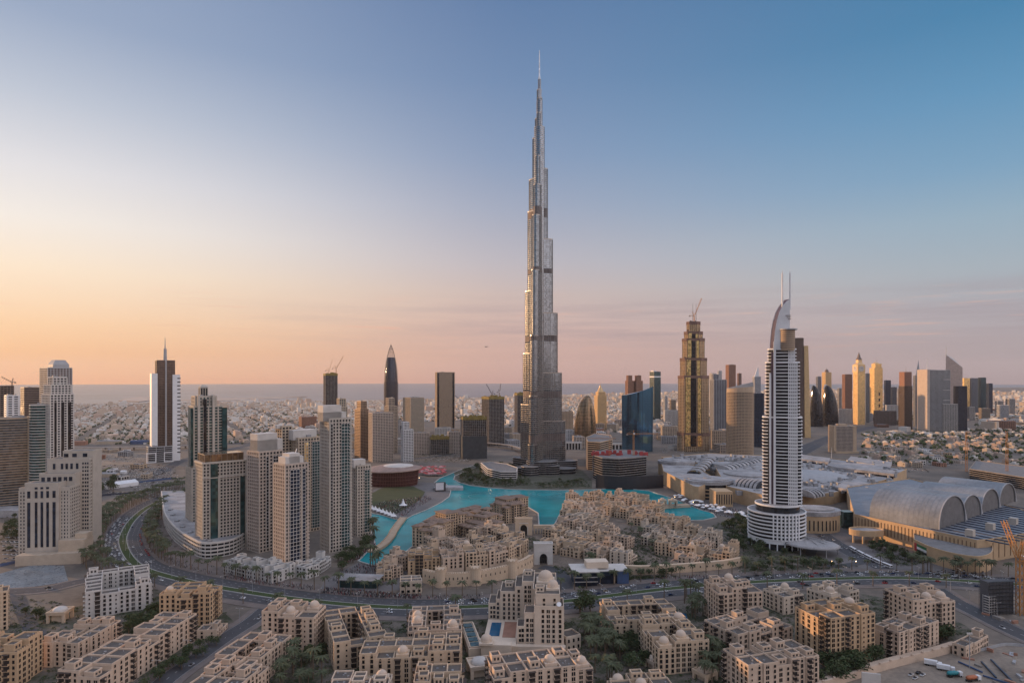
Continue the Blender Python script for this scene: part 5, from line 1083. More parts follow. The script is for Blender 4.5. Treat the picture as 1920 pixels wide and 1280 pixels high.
# ------------------------------------------------------------ low sand coloured apartment blocks
SW = [mat('sand_wall', (.585,.435,.305), .88, var=.10, scale=.1), mat('rose_sand_wall', (.59,.445,.335), .88, var=.10, scale=.1), mat('ochre_sand_wall', (.55,.375,.23), .88, var=.10, scale=.1), mat('chalk_wall', (.55,.52,.49), .85, var=.08, scale=.1), mat('cream_wall', (.63,.51,.40), .88, var=.08, scale=.1)]
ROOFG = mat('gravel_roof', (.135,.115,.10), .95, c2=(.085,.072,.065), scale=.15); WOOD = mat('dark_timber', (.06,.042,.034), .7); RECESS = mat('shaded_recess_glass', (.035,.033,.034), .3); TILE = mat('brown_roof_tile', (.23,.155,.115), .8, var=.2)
DOMEM = mat('dome_plaster', (.56,.44,.345), .8, var=.06)
def u_window(w_, h_, fr=.16, arch=False):
    m = MB(); m.box(-w_/2, -.10, 0, w_/2, .05, h_, 1)
    if arch: m.prism([(-w_/2, 0)], 0, 0) if False else m.add([(w_/2*cos(pi*i/8), -.10, h_+w_/2*sin(pi*i/8)) for i in range(9)]+[(w_/2*cos(pi*i/8), .05, h_+w_/2*sin(pi*i/8)) for i in range(9)], [tuple(range(8, -1, -1)), *[(i, i+1, 10+i, 9+i) for i in range(8)]], 1)
    for a, b in ((-w_/2-fr, -w_/2), (w_/2, w_/2+fr)): m.box(a, -.22, -.1, b, .05, h_, 0)
    m.box(-w_/2-fr-.1, -.30, -.26, w_/2+fr+.1, .05, -.1, 0)
    return m
def u_double():
    m = MB()
    for q in (-.62, .62): m.box(q-.48, -.10, 0, q+.48, .05, 2.2, 1)
    m.box(-1.2, -.28, -.25, 1.2, .05, -.08, 0); return m
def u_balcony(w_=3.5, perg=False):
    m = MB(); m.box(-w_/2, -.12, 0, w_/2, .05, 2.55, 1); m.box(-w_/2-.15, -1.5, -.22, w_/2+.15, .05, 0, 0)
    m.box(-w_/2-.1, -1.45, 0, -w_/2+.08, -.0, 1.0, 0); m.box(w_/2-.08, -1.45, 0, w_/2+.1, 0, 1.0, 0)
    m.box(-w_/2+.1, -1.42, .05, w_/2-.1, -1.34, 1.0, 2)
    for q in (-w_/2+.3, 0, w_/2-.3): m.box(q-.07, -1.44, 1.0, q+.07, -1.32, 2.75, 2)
    if perg:
        m.box(-w_/2-.3, -1.9, 2.75, w_/2+.3, -.02, 2.95, 2)
    return m
UW = {'w': u_window(1.55, 2.0), 's': u_window(1.0, 1.2), 't': u_window(1.8, 2.3), 'a': u_window(1.5, 1.7, arch=True), 'd': u_double(), 'b': u_balcony(), 'p': u_balcony(perg=True), 'g': u_window(2.4, 2.2)}
UDATA = {}
def udata(k, wm):
    key = (k, wm.name)
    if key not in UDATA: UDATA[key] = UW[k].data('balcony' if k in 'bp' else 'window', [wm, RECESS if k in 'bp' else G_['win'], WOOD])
    return UDATA[key]
class Fix:
    """puts windows and balconies on a building: each its own part up to 100, the rest in one"""
    def __init__(s, root, wm): s.r = root; s.wm = wm; s.items = []
    def put(s, k, x, y, z, a): s.items.append((k, x, y, z, a))
    def flush(s, ref=(0, 0)):
        for nm, ks in (('window', 'wstadg'), ('balcony', 'bp')):
            it = [i for i in s.items if i[0] in ks]; it.sort(key=lambda i: hypot(i[1]-ref[0], i[2]-ref[1])*.2-i[3])
            for k, x, y, z, a in it[:100]: link(udata(k, s.wm), nm, s.r, (x, y, z), a)
            if len(it) > 100:
                mb = MB()
                for k, x, y, z, a in it[100:]: mb.at(x, y, z, a).add(UW[k].v, UW[k].f, 0); mb.m[-len(UW[k].f):] = UW[k].m
                mb.build(nm, [s.wm, RECESS if nm == 'balcony' else G_['win'], WOOD], s.r, kind='stuff')
def roof_house(root, wm, x, y, z, w_, d_, h, a=0):
    m = MB(); m.prism(rect(w_, d_), 0, h, 0, top=False); m.ring(rect(w_+.3, d_+.3), rect(w_-.8, d_-.8), h-.5, h+.5, 0); m.add([(p, q, h-.3) for p, q in rect(w_-.7, d_-.7)], [(0,1,2,3)], 1)
    m.box(-w_*.3, -d_/2-.08, h*.35, -w_*.08, -d_/2+.1, h*.75, 2); m.box(w_*.08, -d_/2-.08, h*.35, w_*.3, -d_/2+.1, h*.75, 2)
    return m.build('roof_house', [wm, ROOFG, RECESS], root) and link_loc(root, x, y, z, a)
def link_loc(root, x, y, z, a):
    o = root.children[-1] if False else LAST[0]; o.location = (x, y, z); o.rotation_euler = (0, 0, a); return o
LAST = [None]
_link = link
def link(me, name, parent=None, loc=None, rz=0, **props):
    LAST[0] = _link(me, name, parent, loc, rz, **props); return LAST[0]
def dome_on(root, wm, x, y, z, r, drum=2.2):
    m = MB(); m.prism(rect(r*2.5, r*2.5), 0, drum, 1); m.cyl(0, 0, drum, drum+r*.35, r*1.04, r*1.04, 18, 1, False); m.dome(0, 0, drum+r*.35, r, r*.92, 18, 6, 0); m.cyl(0, 0, drum+r*1.25, drum+r*1.25+1.1, .16, .05, 5, 0)
    o = m.build('dome', [DOMEM, wm], root); LAST[0].location = (x, y, z); return LAST[0]
FL = 3.25
def block(label, H, A, B, C, seed=0, wm=0, court=False, cell=10.5, kinds='wdwdtwtsbp', roofs=2, domes=0, cat='apartment building', name='apartment_block', world=None, var=(0, 0, 0, 0, -1), fl=FL, pitch=3.7, group=None, eave=False, merlon=False, lo=0):
    rg = random.Random(seed*31+7); wm_ = SW[wm]
    pa, pb, pc = (P(*q, H) for q in (A, B, C)) if world is None else world
    u = (pc[0]-pa[0], pc[1]-pa[1]); v = (pb[0]-pa[0], pb[1]-pa[1])
    if u[0]*v[1]-u[1]*v[0] < 0: u, v = v, u
    Lu = hypot(*u); th = atan2(u[1], u[0]); Lv = max(9.0, (-u[1]*v[0]+u[0]*v[1])/Lu)
    foot_add([(pa[0]+rot(a_,b_,th)[0], pa[1]+rot(a_,b_,th)[1]) for a_,b_ in ((0,0),(Lu,0),(Lu,Lv),(0,Lv))])
    root = thing(name, label, cat, (*pa, 0), th, group); nx, ny = max(1, round(Lu/cell)), max(1, round(Lv/cell)); cw, cd = Lu/nx, Lv/ny
    n0 = max(2, round(H/fl)); f = H/n0; cells = {}
    for i in range(nx):
        for j in range(ny):
            inner = 0 < i < nx-1 and 0 < j < ny-1
            if court and inner: continue
            hh = (n0+(rg.choice(var) if not inner else 0))*f+rg.uniform(-.12, .12)
            ins = lambda e: rg.choice((0, 0, .5, .9, 1.4)) if e else 0
            cells[i, j] = [i*cw+ins(i == 0), j*cd+ins(j == 0), (i+1)*cw-ins(i == nx-1), (j+1)*cd-ins(j == ny-1), hh]
    wl, rf, rt = MB(), MB(), MB(); fx = Fix(root, wm_); cl = rot(-pa[0], -pa[1], -th)
    for (i, j), (x0, y0, x1, y1, h) in cells.items():
        p = [(x0,y0),(x1,y0),(x1,y1),(x0,y1)]
        wl.prism(p, 0, h, 0, top=True); wl.ring(p, grow(p, -.38), h-.05, h+1.05, 0); wl.ring(grow(p, .16), grow(p, -.2), h-.6, h-.2, 0); wl.ring(grow(p, .13), grow(p, -.2), f+.1, f+.45, 0); rf.add([(a, b, h+.06) for a, b in grow(p, -.36)], [(0,1,2,3)], 0)
        if merlon:
            for q in range(int((x1-x0)/1.8)): wl.box(x0+.2+q*1.8, y0-.05, h+1.0, x0+1.1+q*1.8, y0+.36, h+1.8)
        for q in range(rg.randint(1, 4)): s_ = rg.uniform(.5, 1.3); rt.at(rg.uniform(x0+1.5, x1-1.5), rg.uniform(y0+1.5, y1-1.5), h, 0); rt.cbox(0, 0, .05, s_, s_*.8, rg.uniform(.5, 1.1))
        if eave: 
            e = grow(p, 1.3); rf.loft([[(a, b, h+.9) for a, b in e], [(a, b, h+1.3) for a, b in e], [((a-x0-x1)*.0+(x0+x1)/2+(a-(x0+x1)/2)*.35, (y0+y1)/2+(b-(y0+y1)/2)*.35, h+2.9) for a, b in e]], 1, True, False)
        for (xa, ya, xb, yb, di, dj) in ((x0,y0,x1,y0,0,-1),(x1,y0,x1,y1,1,0),(x1,y1,x0,y1,0,1),(x0,y1,x0,y0,-1,0)):
            nb = cells.get((i+di, j+dj)); lo_ = nb[4] if nb else lo
            if h-lo_ < 2.5: continue
            L = hypot(xb-xa, yb-ya); tx, ty = (xb-xa)/L, (yb-ya)/L; nx_, ny_ = ty, -tx; mx, my = (xa+xb)/2, (ya+yb)/2
            if nx_*(cl[0]-mx)+ny_*(cl[1]-my) < -.25*hypot(cl[0]-mx, cl[1]-my): continue
            if nb: continue
            k = max(1, int(L/pitch)); nf = round(h/f)
            for c in range(k):
                t_ = (c+.5)*L/k; kd = rg.choice(kinds)
                if kd in 'bp' and L/k < 3.9: kd = 'd'
                for q in range(nf):
                    z = q*f+(.95 if kd not in 'bp' else .25)
                    if z < lo_: continue
                    kk = kd
                    if kd == 'b' and q == nf-1: kk = 'p'
                    if kd == 'p': kk = 'p' if q in (nf-1, nf-3) else 'b'
                    if kd == 't' and q == nf-1: kk = 'a'
                    if q == 0 and kd in 'ws': kk = 'w'
                    fx.put(kk, xa+tx*t_, ya+ty*t_, z, atan2(ty, tx))
    wl.build('wall', wm_, root); rf.build('roof', [ROOFG, TILE], root); rt.build('roof_vents', W_['machine'], root, kind='stuff')
    ks = sorted(cells); rg.shuffle(ks)
    for (i, j) in ks[:roofs]:
        x0, y0, x1, y1, h = cells[i, j]; w_ = min(6.5, (x1-x0)*.6); roof_house(root, wm_, (x0+x1)/2+rg.uniform(-1,1), (y0+y1)/2+rg.uniform(-1,1), h, w_, min(6, (y1-y0)*.55), rg.uniform(2.6, 4.6))
    for (i, j) in ks[roofs:roofs+domes]:
        x0, y0, x1, y1, h = cells[i, j]; dome_on(root, wm_, (x0+x1)/2, (y0+y1)/2, h, min(3.2, (x1-x0)*.3))
    fx.flush(cl); return root

FG = [ # label, H, A, B, C, wall, court, roof houses, domes, extra
 ('tall sand apartment slab cut by the left edge, beside the curved slip road', 28, (18,1108), (-60,1112), (21,1098), 0, 0, 1, 0),
 ('orange tinted apartment block at the bottom left corner, partly out of the photo', 24, (29,1216), (-60,1200), (86,1184), 2, 0, 4, 0),
 ('low apartment block with many small terraces, between the corner block and the long diagonal block', 15, (150,1208), (84,1200), (229,1163), 1, 1, 5, 0),
 ('long diagonal apartment block stepping along the side road at bottom left', 17, (187,1262), (122,1250), (371,1150), 1, 0, 6, 0),
 ('chalk white apartment block with teal windows and an open court, left of the junction', 20, (157,1112), (127,1078), (286,1093), 3, 1, 2, 0),
 ('compact orange apartment block with crenellated roof, at the junction of the boulevard and side road', 24, (393,1113), (316,1101), (418,1090), 2, 0, 3, 1),
 ('eight storey apartment tower with a pink domed corner, right of the side road', 27, (588,1150), (496,1142), (611,1128), 1, 0, 3, 2),
 ('rambling apartment block with a long dark roof right beside the side road', 16, (470,1252), (410,1224), (547,1192), 1, 1, 5, 0),
 ('low apartment block cut by the bottom edge, nearest the side road', 16, (440,1294), (380,1264), (507,1242), 1, 1, 4, 0),
 ('apartment block with an open roof court behind the domed corner tower, facing a small garden', 17, (622,1208), (640,1142), (727,1192), 0, 1, 5, 0),
 ('wide apartment block with a central balcony bay, lower middle left', 18, (672,1228), (690,1190), (867,1222), 0, 0, 6, 1),
 ('small domed apartment block at the bottom edge under the wide block', 14, (613,1294), (625,1258), (727,1290), 4, 0, 3, 1),
 ('low block with three small domes, beside the boulevard left of the cream double tower', 16, (762,1186), (775,1138), (866,1182), 1, 1, 4, 3),
 ('apartment block at the bottom edge left of the white skylight pavilion', 18, (775,1282), (782,1246), (868,1279), 0, 0, 4, 0),
 ('apartment block with a big dome at the bottom centre, before the cream double tower', 18, (926,1268), (922,1230), (1113,1245), 1, 0, 5, 2),
 ('square courtyard block right of the palm avenue, with a windcatcher box at the back', 15, (1150,1166), (1130,1128), (1287,1160), 0, 1, 5, 0),
 ('courtyard block with three domes in the middle right, behind the dining terrace', 19, (1234,1208), (1198,1163), (1331,1202), 0, 1, 4, 3),
 ('eight storey apartment tower with a square roof turret, beside the boulevard right of centre', 27, (1347,1106), (1323,1086), (1430,1102), 1, 0, 4, 1),
 ('large courtyard block with a deep open court, below the turreted eight storey tower', 17, (1383,1193), (1322,1161), (1489,1165), 1, 1, 5, 0),
 ('broad apartment block at the bottom right with a scatter of small roof vents', 19, (1405,1251), (1357,1218), (1538,1230), 1, 0, 6, 0),
 ('low block with twin domes cut by the bottom edge right of the palm avenue', 10, (1150,1290), (1160,1264), (1262,1284), 0, 0, 2, 2),
 ('small chalky block with white terraces behind the tall orange lit tower', 13, (1470,1122), (1451,1102), (1512,1116), 4, 0, 2, 1),
 ('tallest sand apartment block of the lower right, its left side glowing orange', 31, (1556,1162), (1508,1128), (1644,1150), 2, 0, 4, 1),
 ('courtyard block between the tallest lower right block and the sandy wall', 18, (1688,1190), (1643,1168), (1763,1165), 1, 1, 4, 0),
 ('eight storey block with a domed corner, by the right hand road', 27, (1712,1127), (1666,1103), (1794,1119), 1, 0, 4, 2),
 ('flat rooftops with white terraces seen behind the tallest lower right block', 14, (1560,1120), (1528,1100), (1614,1108), 4, 0, 4, 1),
]
for i, (lab, H, A, B, C, wm, ct, nr, nd) in enumerate(FG):
    block(lab, H, A, B, C, seed=i+3, wm=wm, court=bool(ct), roofs=nr, domes=nd, cell=10.5 if H < 22 else 11.5, var=(0, 0, 0, -1) if H < 22 else (0, 0, -1, -1, 0), merlon=(H == 24))

# the pale double tower, bottom centre
def twin_hotel():
    root = thing('stepped_hotel', 'tall pale cream twin winged hotel stepping up to two domes, bottom centre by the boulevard', 'hotel', (*P(1000, 1224), 0), R(-3)); d = D_(1224); s = d/F_PX; px = lambda p: (p-1000)*s
    wl, rf = MB(), MB(); fx = Fix(root, SW[4]); wm = SW[4]
    def mass(a, b, y0, y1, z, cols=(), kd='d', flr=3.3, side=0):
        x0, x1 = px(a), px(b); wl.box(x0, y0, 0, x1, y1, z); p = [(x0,y0),(x1,y0),(x1,y1),(x0,y1)]; wl.ring(grow(p, .03), grow(p, -.4), z-.02, z+1.1); rf.add([(u_, v_, z+.06) for u_, v_ in grow(p, -.35)], [(0,1,2,3)])
        for c, k in cols:
            for q in range(int((z-3)/flr)):
                kk = k if k != 'x' else 'wt'[q % 2]
                fx.put(kk, px(c), y0, 4.2+q*flr if z > 8 else 1, 0)
        if side:
            for q in range(int((z-3)/flr)):
                for yy in [y0+(y1-y0)*(e+.5)/side for e in range(side)]: fx.put('w', x1, yy, 4.2+q*flr, pi/2)
    # right wing (front), stepping up from left to right
    mass(969, 983, 0, 15, 17, [(975,'w'),(980,'x')]); mass(983, 1002, .6, 16, 26, [(989,'x'),(997,'d')]); mass(1002, 1057, -.5, 17, 31, [(1018,'x'),(1028,'d'),(1038,'x'),(1050,'t')], side=3); rf.build('roof', ROOFG, root); rf.__init__(); mass(1004, 1050, 3, 22, 38, [(1020,'w'),(1040,'w')], side=3)
    rf.build('roof', ROOFG, root); rf.__init__()
    # rear wing
    mass(905, 921, 42, 62, 17.5, [(911,'w'),(917,'x')]); mass(921, 930, 41, 62, 21, [(925,'x')]); mass(930, 965, 40, 63, 27, [(938,'x'),(948,'a'),(958,'x')]); mass(960, 975, 39.4, 64, 31, [(968,'x')]); mass(975, 1000, 38.8, 66, 35, [(982,'x'),(990,'d')]); rf.build('roof', ROOFG, root); rf.__init__(); mass(998, 1045, 25, 64, 34)
    # low court with the pool, between the wings
    wl.box(px(905), -6, 0, px(968), 41, 7); wl.box(px(905), -12, 0, px(960), -6.1, 10); wl.box(px(966), -5, 0, px(1060), -.6, 6.5)
    wl.build('wall', wm, root); rf.build('roof', ROOFG, root)
    pm = MB(); pm.box(px(914), 10, 7.05, px(934), 34, 7.3); pm.build('pool', pool_m, root)
    pm = MB(); pm.box(px(940), 8, 7.05, px(965), 36, 7.2); pm.build('terrace', W_['terra'], root)
    for x, y, z, r in ((px(1023), 46, 34, 5.4), (px(1037), 17, 38, 3.8), (px(914), -9, 10, 3.6)): dome_on(root, wm, x, y, z, r, 1.4)
    for x, y, z in ((px(1012), 12, 38), (px(986), 58, 35), (px(946), 55, 27)): roof_house(root, wm, x, y, z, 6, 5, 3.2)
    m = MB(); m.loft([[(1.6*k*cos(2*pi*i/14), -1.2*k*k*.5, 1.6*k*sin(2*pi*i/14)) for i in range(14)] for k in (1, .6, .1)], 0); m.build('satellite_dish', W_['white'], root); LAST[0].location = (px(1048), 0, 33); LAST[0].rotation_euler = (-.7, 0, 0)
    fx.flush((0, -300))
twin_hotel()
# skylight podium and the domed pavilion beside it
d = D_(1232); x, y = P(893, 1232); root = thing('skylight_podium', 'long low podium roof with five blue skylights, left of the pale twin winged hotel', 'podium', (x, y, 0), R(12)); mb = MB(); mb.box(-5, 0, 0, 5, 46, 6); mb.ring(rect(8.4, 44, 0, 23), rect(7.4, 43, 0, 23), 5.9, 7); mb.build('wall', SW[4], root)
for k in range(5): mb = MB(); mb.box(-3, 3+k*8.4, 6.02, 3, 9.4+k*8.4, 6.6); mb.build('skylight', G_['green'], root)
def pavilion(label, px, py, r, h, wm=4, white=False):
    x, y = P(px, py); root = thing('domed_pavilion', label, 'pavilion', (x, y, 0), random.uniform(0, .6)); m = MB(); m.prism(rect(r*2.6, r*2.6), h-1.6, h, 0)
    [m.cbox(a*r*1.1, b*r*1.1, 0, r*.36, r*.36, h-1.5) for a in (-1, 1) for b in (-1, 1)]; m.cbox(0, 0, 0, r*1.6, r*1.6, h-1.6); m.ring(rect(r*2.7, r*2.7), rect(r*2.4, r*2.4), h-.2, h+.8); m.build('wall', SW[wm], root)
    m = MB(); m.cyl(0, 0, h, h+.6, r*1.02, r*1.02, 20, 0, False); m.dome(0, 0, h+.6, r, r*.5 if white else r*.8, 20, 6); m.build('dome', W_['pale'] if white else DOMEM, root)
pavilion('square pavilion under a wide white shallow dome, at the end of the skylight podium', 899, 1262, 5.4, 7, 4, True)
pavilion('small gatehouse with a pale dome by the slip road, left of the chalk white block', 113, 1162, 5.0, 7.5, 0, True)
pavilion('little domed kiosk beside the dining terrace, lower right of centre', 1226, 1250, 3.4, 5, 1)
pavilion('low domed garden pavilion near the bottom edge, right of the dining terrace', 1322, 1272, 4.2, 5, 0)
# the long sandy boundary wall and the guard house at its end
wl_ = spline(PP([(1535,1296),(1600,1275),(1660,1256),(1720,1240),(1775,1226),(1800,1218)]), 3); mb = MB(); ribbon(mb, wl_, 0, 1.2, 0, 0, 5); ribbon(mb, wl_, 1.2, 5.5, 0, 0, 4.2)
for i in range(len(wl_)-1):
    a, b = wl_[i], wl_[i+1]; mb.cbox((a[0]+b[0])/2, (a[1]+b[1])/2, 4.9, 1.2, 1.2, 5.9)
tag(mb.build('boundary_wall', SW[1]), 'long crenellated sandy boundary wall between the apartments and the building yard', 'wall')
block('low guard house with a flat grey roof at the end of the sandy boundary wall', 7, (1812,1225-10), (1800,1205), (1856,1192), 91, 1, False, 12, 'wsw', 1, 0, 'house', 'guard_house', pitch=3.2, fl=3.5)
block('low beige service building beside the side road at the bottom left', 6, (410,1182), (372,1178), (432,1160), 92, 1, False, 10, 'ws', 1, 0, 'house', 'service_building', fl=3)
block('low arched portico right of the pale twin winged hotel', 9, (1062,1196), (1060,1180), (1090,1190), 93, 4, False, 12, 'aa', 0, 0, 'portico', 'portico', fl=4.5)

# ------------------------------------------------------------ lakeside quarter: palace hotel, souk, townhouses
PAL = [('palace wing with brown overhanging roofs at the water, west end of the lakeside hotel', 21, (812,992), (782,984), (846,976), 0), ('palace hall with a broad dark roof, behind the water front wing', 17, (838,985), (806,972), (866,968), 0), ('five storey palace wing with arched loggias, left of the hip roofed towers', 23, (859,966), (864,957), (892,962), 0),
  ('hip roofed palace tower rising highest at the west', 29, (836,960), (833,952), (860,956), 0), ('palace wing with a low brown hipped roof before the fountain rings', 20, (893,962), (884,950), (925,954), 0), ('palace block with two hipped roofs in the middle of the lakeside hotel', 19, (912,972), (904,962), (944,962), 0),
  ('palace corner block with arcaded balconies beside the east inlet', 22, (950,950), (942,938), (988,944), 0), ('hip roofed palace tower at the east inlet, the tallest of that end', 30, (972,930), (970,924), (992,928), 0), ('palace block with a flat brown roof left of the tallest east tower', 26, (950,938), (946,930), (972,934), 0), ('low palace wing along the inner court', 14, (900,990), (868,978), (945,980), 0)]
for i, (lab, H, A, B, C, wm) in enumerate(PAL):
    block(lab, H, A, B, C, 200+i, wm, False, 9.5 if H < 25 else 20, 'gbgta', 0, 0, 'hotel wing', 'palace_wing', eave=True, var=(0, 0, -1), pitch=3.4)
SOUK = [('curved souk front, straight western block with rows of square windows', 18, (762,1047), (770,1030), (826,1045)), ('second block of the souk front from the west, on the fort wall', 23, (828,1041), (832,1026), (872,1038)), ('third block of the souk front from the west, above the middle fort turret', 23, (873,1037), (872,1022), (915,1034)), ('fourth block of the souk front from the west, with terraces', 23, (916,1034), (911,1018), (955,1027)), ('last block of the souk front, turning back towards the white gate', 22, (955,1026), (943,1011), (991,1011)),
  ('souk block with a round crenellated turret near the water', 17, (815,1008), (795,1000), (845,1002)), ('souk block behind the western front', 16, (790,1034), (782,1022), (830,1026)), ('pale souk roofs in the middle, west of the arcaded court', 17, (850,1022), (842,1008), (890,1016)), ('souk block beside the arcaded court', 18, (895,1014), (885,1000), (930,1006)), ('souk house with a square tower before the palace court', 20, (912,996), (905,986), (940,990)), ('souk block under the palace gate', 16, (945,1008), (935,995), (985,998)), ('little souk block by the water, west of the front', 12, (733,1062), (745,1042), (756,1056)), ('lowest souk block at the waterfront corner', 9, (706,1072), (716,1058), (735,1070)), ('narrow souk terrace along the water', 13, (752,1046), (765,1030), (778,1040))]
for i, (lab, H, A, B, C) in enumerate(SOUK):
    block(lab, H, A, B, C, 300+i, (2 if i == 0 else i % 2), False, 8.5, 'wtagbw', 2, 1 if i % 4 == 2 else 0, 'souk building', 'souk_block', var=(0, 0, -1, -1, 1), pitch=3.3, merlon=(i % 2 == 1), lo=(9 if 0 < i < 5 else 0))
# fort wall with turrets
fw = spline(PP([(792,1092),(822,1099),(850,1099.5),(885,1097),(920,1091),(955,1083),(985,1072),(1000,1062)]), 4); root = thing('fort_wall', 'sand stone fort wall with round battlemented turrets under the curved souk front', 'wall', (0,0,0)); mb = MB(); ribbon(mb, fw, 0, 5, 0, 0, 11.5)
for i in range(len(fw)-1):
    for q in (.2, .7): x = fw[i][0]*(1-q)+fw[i+1][0]*q; y = fw[i][1]*(1-q)+fw[i+1][1]*q; mb.cbox(x+.2, y+.9, 11.3, 1.1, .8, 12.6)
mb.build('wall', SW[0], root); mb = MB()
for i in range(1, len(fw)-1): mb.at(fw[i][0], fw[i][1], 0, atan2(fw[i+1][1]-fw[i][1], fw[i+1][0]-fw[i][0])); mb.box(-.45, -.1, 6, .45, .3, 8.2)
mb.build('slit_window', RECESS, root, kind='stuff')
for px, py in ((826,1100),(891,1097),(960,1083)):
    x, y = P(px, py); mb = MB(); mb.cyl(x, y+3, 0, 14.5, 5.6, 4.9, 18, 0, False); mb.cyl(x, y+3, 14.4, 15.6, 5.3, 5.3, 18, 0, False)
    for k in range(9): mb.cbox(x+4.8*cos(2*pi*k/9), y+3+4.8*sin(2*pi*k/9), 15.5, 1.3, 1.3, 16.8)
    mb.build('turret', SW[0], root)
def gate(label, px, py, w_, h, aw, ah, wm, a=0, dep=8, kind='gate'):
    x, y = P(px, py); root = thing('arched_gate', label, 'gate', (x, y, 0), a); mb = MB(); n = 10; t_ = h*.96
    arc_ = [(aw/2*cos(pi*i/n), ah-aw/2+aw*.68*sin(pi*i/n)**.85) for i in range(n+1)]; pts = [(-aw/2, 0)]; ar = arc_[::-1]
    for s_ in (-1, 1): mb.box(min(s_*w_/2, s_*aw/2), 0, 0, max(s_*w_/2, s_*aw/2), dep, h)
    for i in range(n):
        (xa, za), (xb, zb) = ar[i], ar[i+1]; mb.add([(xa,0,za),(xb,0,zb),(xb,0,h),(xa,0,h),(xa,dep,za),(xb,dep,zb),(xb,dep,h),(xa,dep,h)], [(0,1,2,3),(7,6,5,4),(1,0,4,5),(3,2,6,7)])
    mb.ring(rect(w_+.6, dep+.6, 0, dep/2), rect(w_-1, dep-1, 0, dep/2), h-.3, h+1.2); mb.build('wall', wm, root)
    g2 = MB(); g2.box(-aw/2-.9, -.35, 0, -aw/2-.3, 0, ah*.95); g2.box(aw/2+.3, -.35, 0, aw/2+.9, 0, ah*.95); g2.box(-aw/2-1.4, -.3, ah+aw*.12+2, aw/2+1.4, 0, ah+aw*.12+2.6); g2.build('arch_trim', W_['pale'], root)
    g2 = MB(); g2.box(-aw/2, dep-1.5, 0, aw/2, dep-.8, ah+1.6); g2.build('recess', RECESS, root); return root
gate('white monumental arched gate between the souk and the townhouses', 1019, 1058, 18.5, 20, 7.6, 9.5, W_['pale'], .05)
gate('sand stone palace gate with a pointed arch and arcades, facing the inner court', 982, 1003, 20, 19, 8, 11, SW[0], 0)
root = thing('arcade', 'low arcade running east from the palace gate', 'arcade', (*P(1001, 1000), 0)); mb = MB(); [mb.box(i*3.6, 0, 0, i*3.6+1.2, 4, 6.5) for i in range(7)]; mb.box(-.5, -.2, 6.4, 24, 4.2, 10); mb.build('wall', SW[0], root)
# townhouses of the east quarter, row by row
QUARTER = PP([(1030,1008),(1048,985),(1060,948),(1075,936),(1130,934),(1200,938),(1228,960),(1248,975),(1290,992),(1345,1022),(1388,1045),(1385,1066),(1240,1062),(1180,1058),(1060,1048),(1036,1040)])
GARD = [PP([(1150,1002),(1172,988),(1185,990),(1262,1050),(1180,1062),(1176,1040)]), PP([(1128,975),(1150,970),(1168,985),(1145,992)])]
ORD = 'first second third fourth fifth sixth seventh eighth ninth tenth eleventh twelfth thirteenth fourteenth fifteenth sixteenth seventeenth eighteenth nineteenth twentieth'.split()
rg = random.Random(21); a_ = R(-33); c0 = P(1140, 985); rows = {}
for j in range(-14, 14):
    for i in range(-14, 14):
        dx, dy = rot(i*27, j*28.5, a_); c = (c0[0]+dx, c0[1]+dy)
        if inside(c, QUARTER) and not any(inside(c, g_) for g_ in GARD): rows.setdefault(j, []).append((i, c))
names_w = {0: 'sand', 1: 'rosy sand', 2: 'ochre', 4: 'cream'}
for rn, j in enumerate(sorted(rows, reverse=True)):
    for cn_, (i, c) in enumerate(sorted(rows[j])):
        w_, d_ = rg.uniform(19, 26), rg.uniform(17, 23); H = rg.choice((9.8, 13, 13, 13, 16.2)); wm = rg.choice((0, 0, 1, 1, 4)); nd = 1 if rg.random() < .2 else 0
        if rn < 2: H = 13
        pa = rot(-w_/2, -d_/2, a_); pc = rot(w_/2, -d_/2, a_); pb = rot(-w_/2, d_/2, a_); W3 = [(c[0]+p[0]+0, c[1]+p[1]) for p in (pa, pb, pc)]
        feat = 'a little dome' if nd else {9.8: 'three storeys', 13: 'four storeys', 16.2: 'five storeys'}[H]
        block(f'{names_w[wm]} townhouse with {feat}, {ORD[cn_]} from left in {ORD[rn]} row from lake', H, 0, 0, 0, 500+rn*20+cn_, wm, rg.random() < .3, 8.2, 'wtagtg', 1+(rg.random() < .5), nd, 'townhouse', 'townhouse', world=W3, var=(0, 0, -1, -1, -2), pitch=3.6, group='townhouses of the lakeside quarter')
rw = spline(PP([(1150,1074),(1200,1077),(1260,1074),(1320,1070),(1360,1066),(1392,1060)]), 4); root = thing('fort_wall', 'sand retaining wall with small openings below the townhouses, east of the white gate', 'wall', (0,0,0)); mb = MB(); ribbon(mb, rw, 0, 4, 0, 0, 8); mb.build('wall', SW[0], root)
mb = MB()
for i in range(0, len(rw)-1, 1):
    a, b = rw[i], rw[i+1]; l = hypot(b[0]-a[0], b[1]-a[1]); mb.obox((a[0]+b[0])/2, (a[1]+b[1])/2, (b[0]-a[0])/l, (b[1]-a[1])/l, .6, -.1, .15, 3.5, 5.2)
mb.build('opening', RECESS, root, kind='stuff')
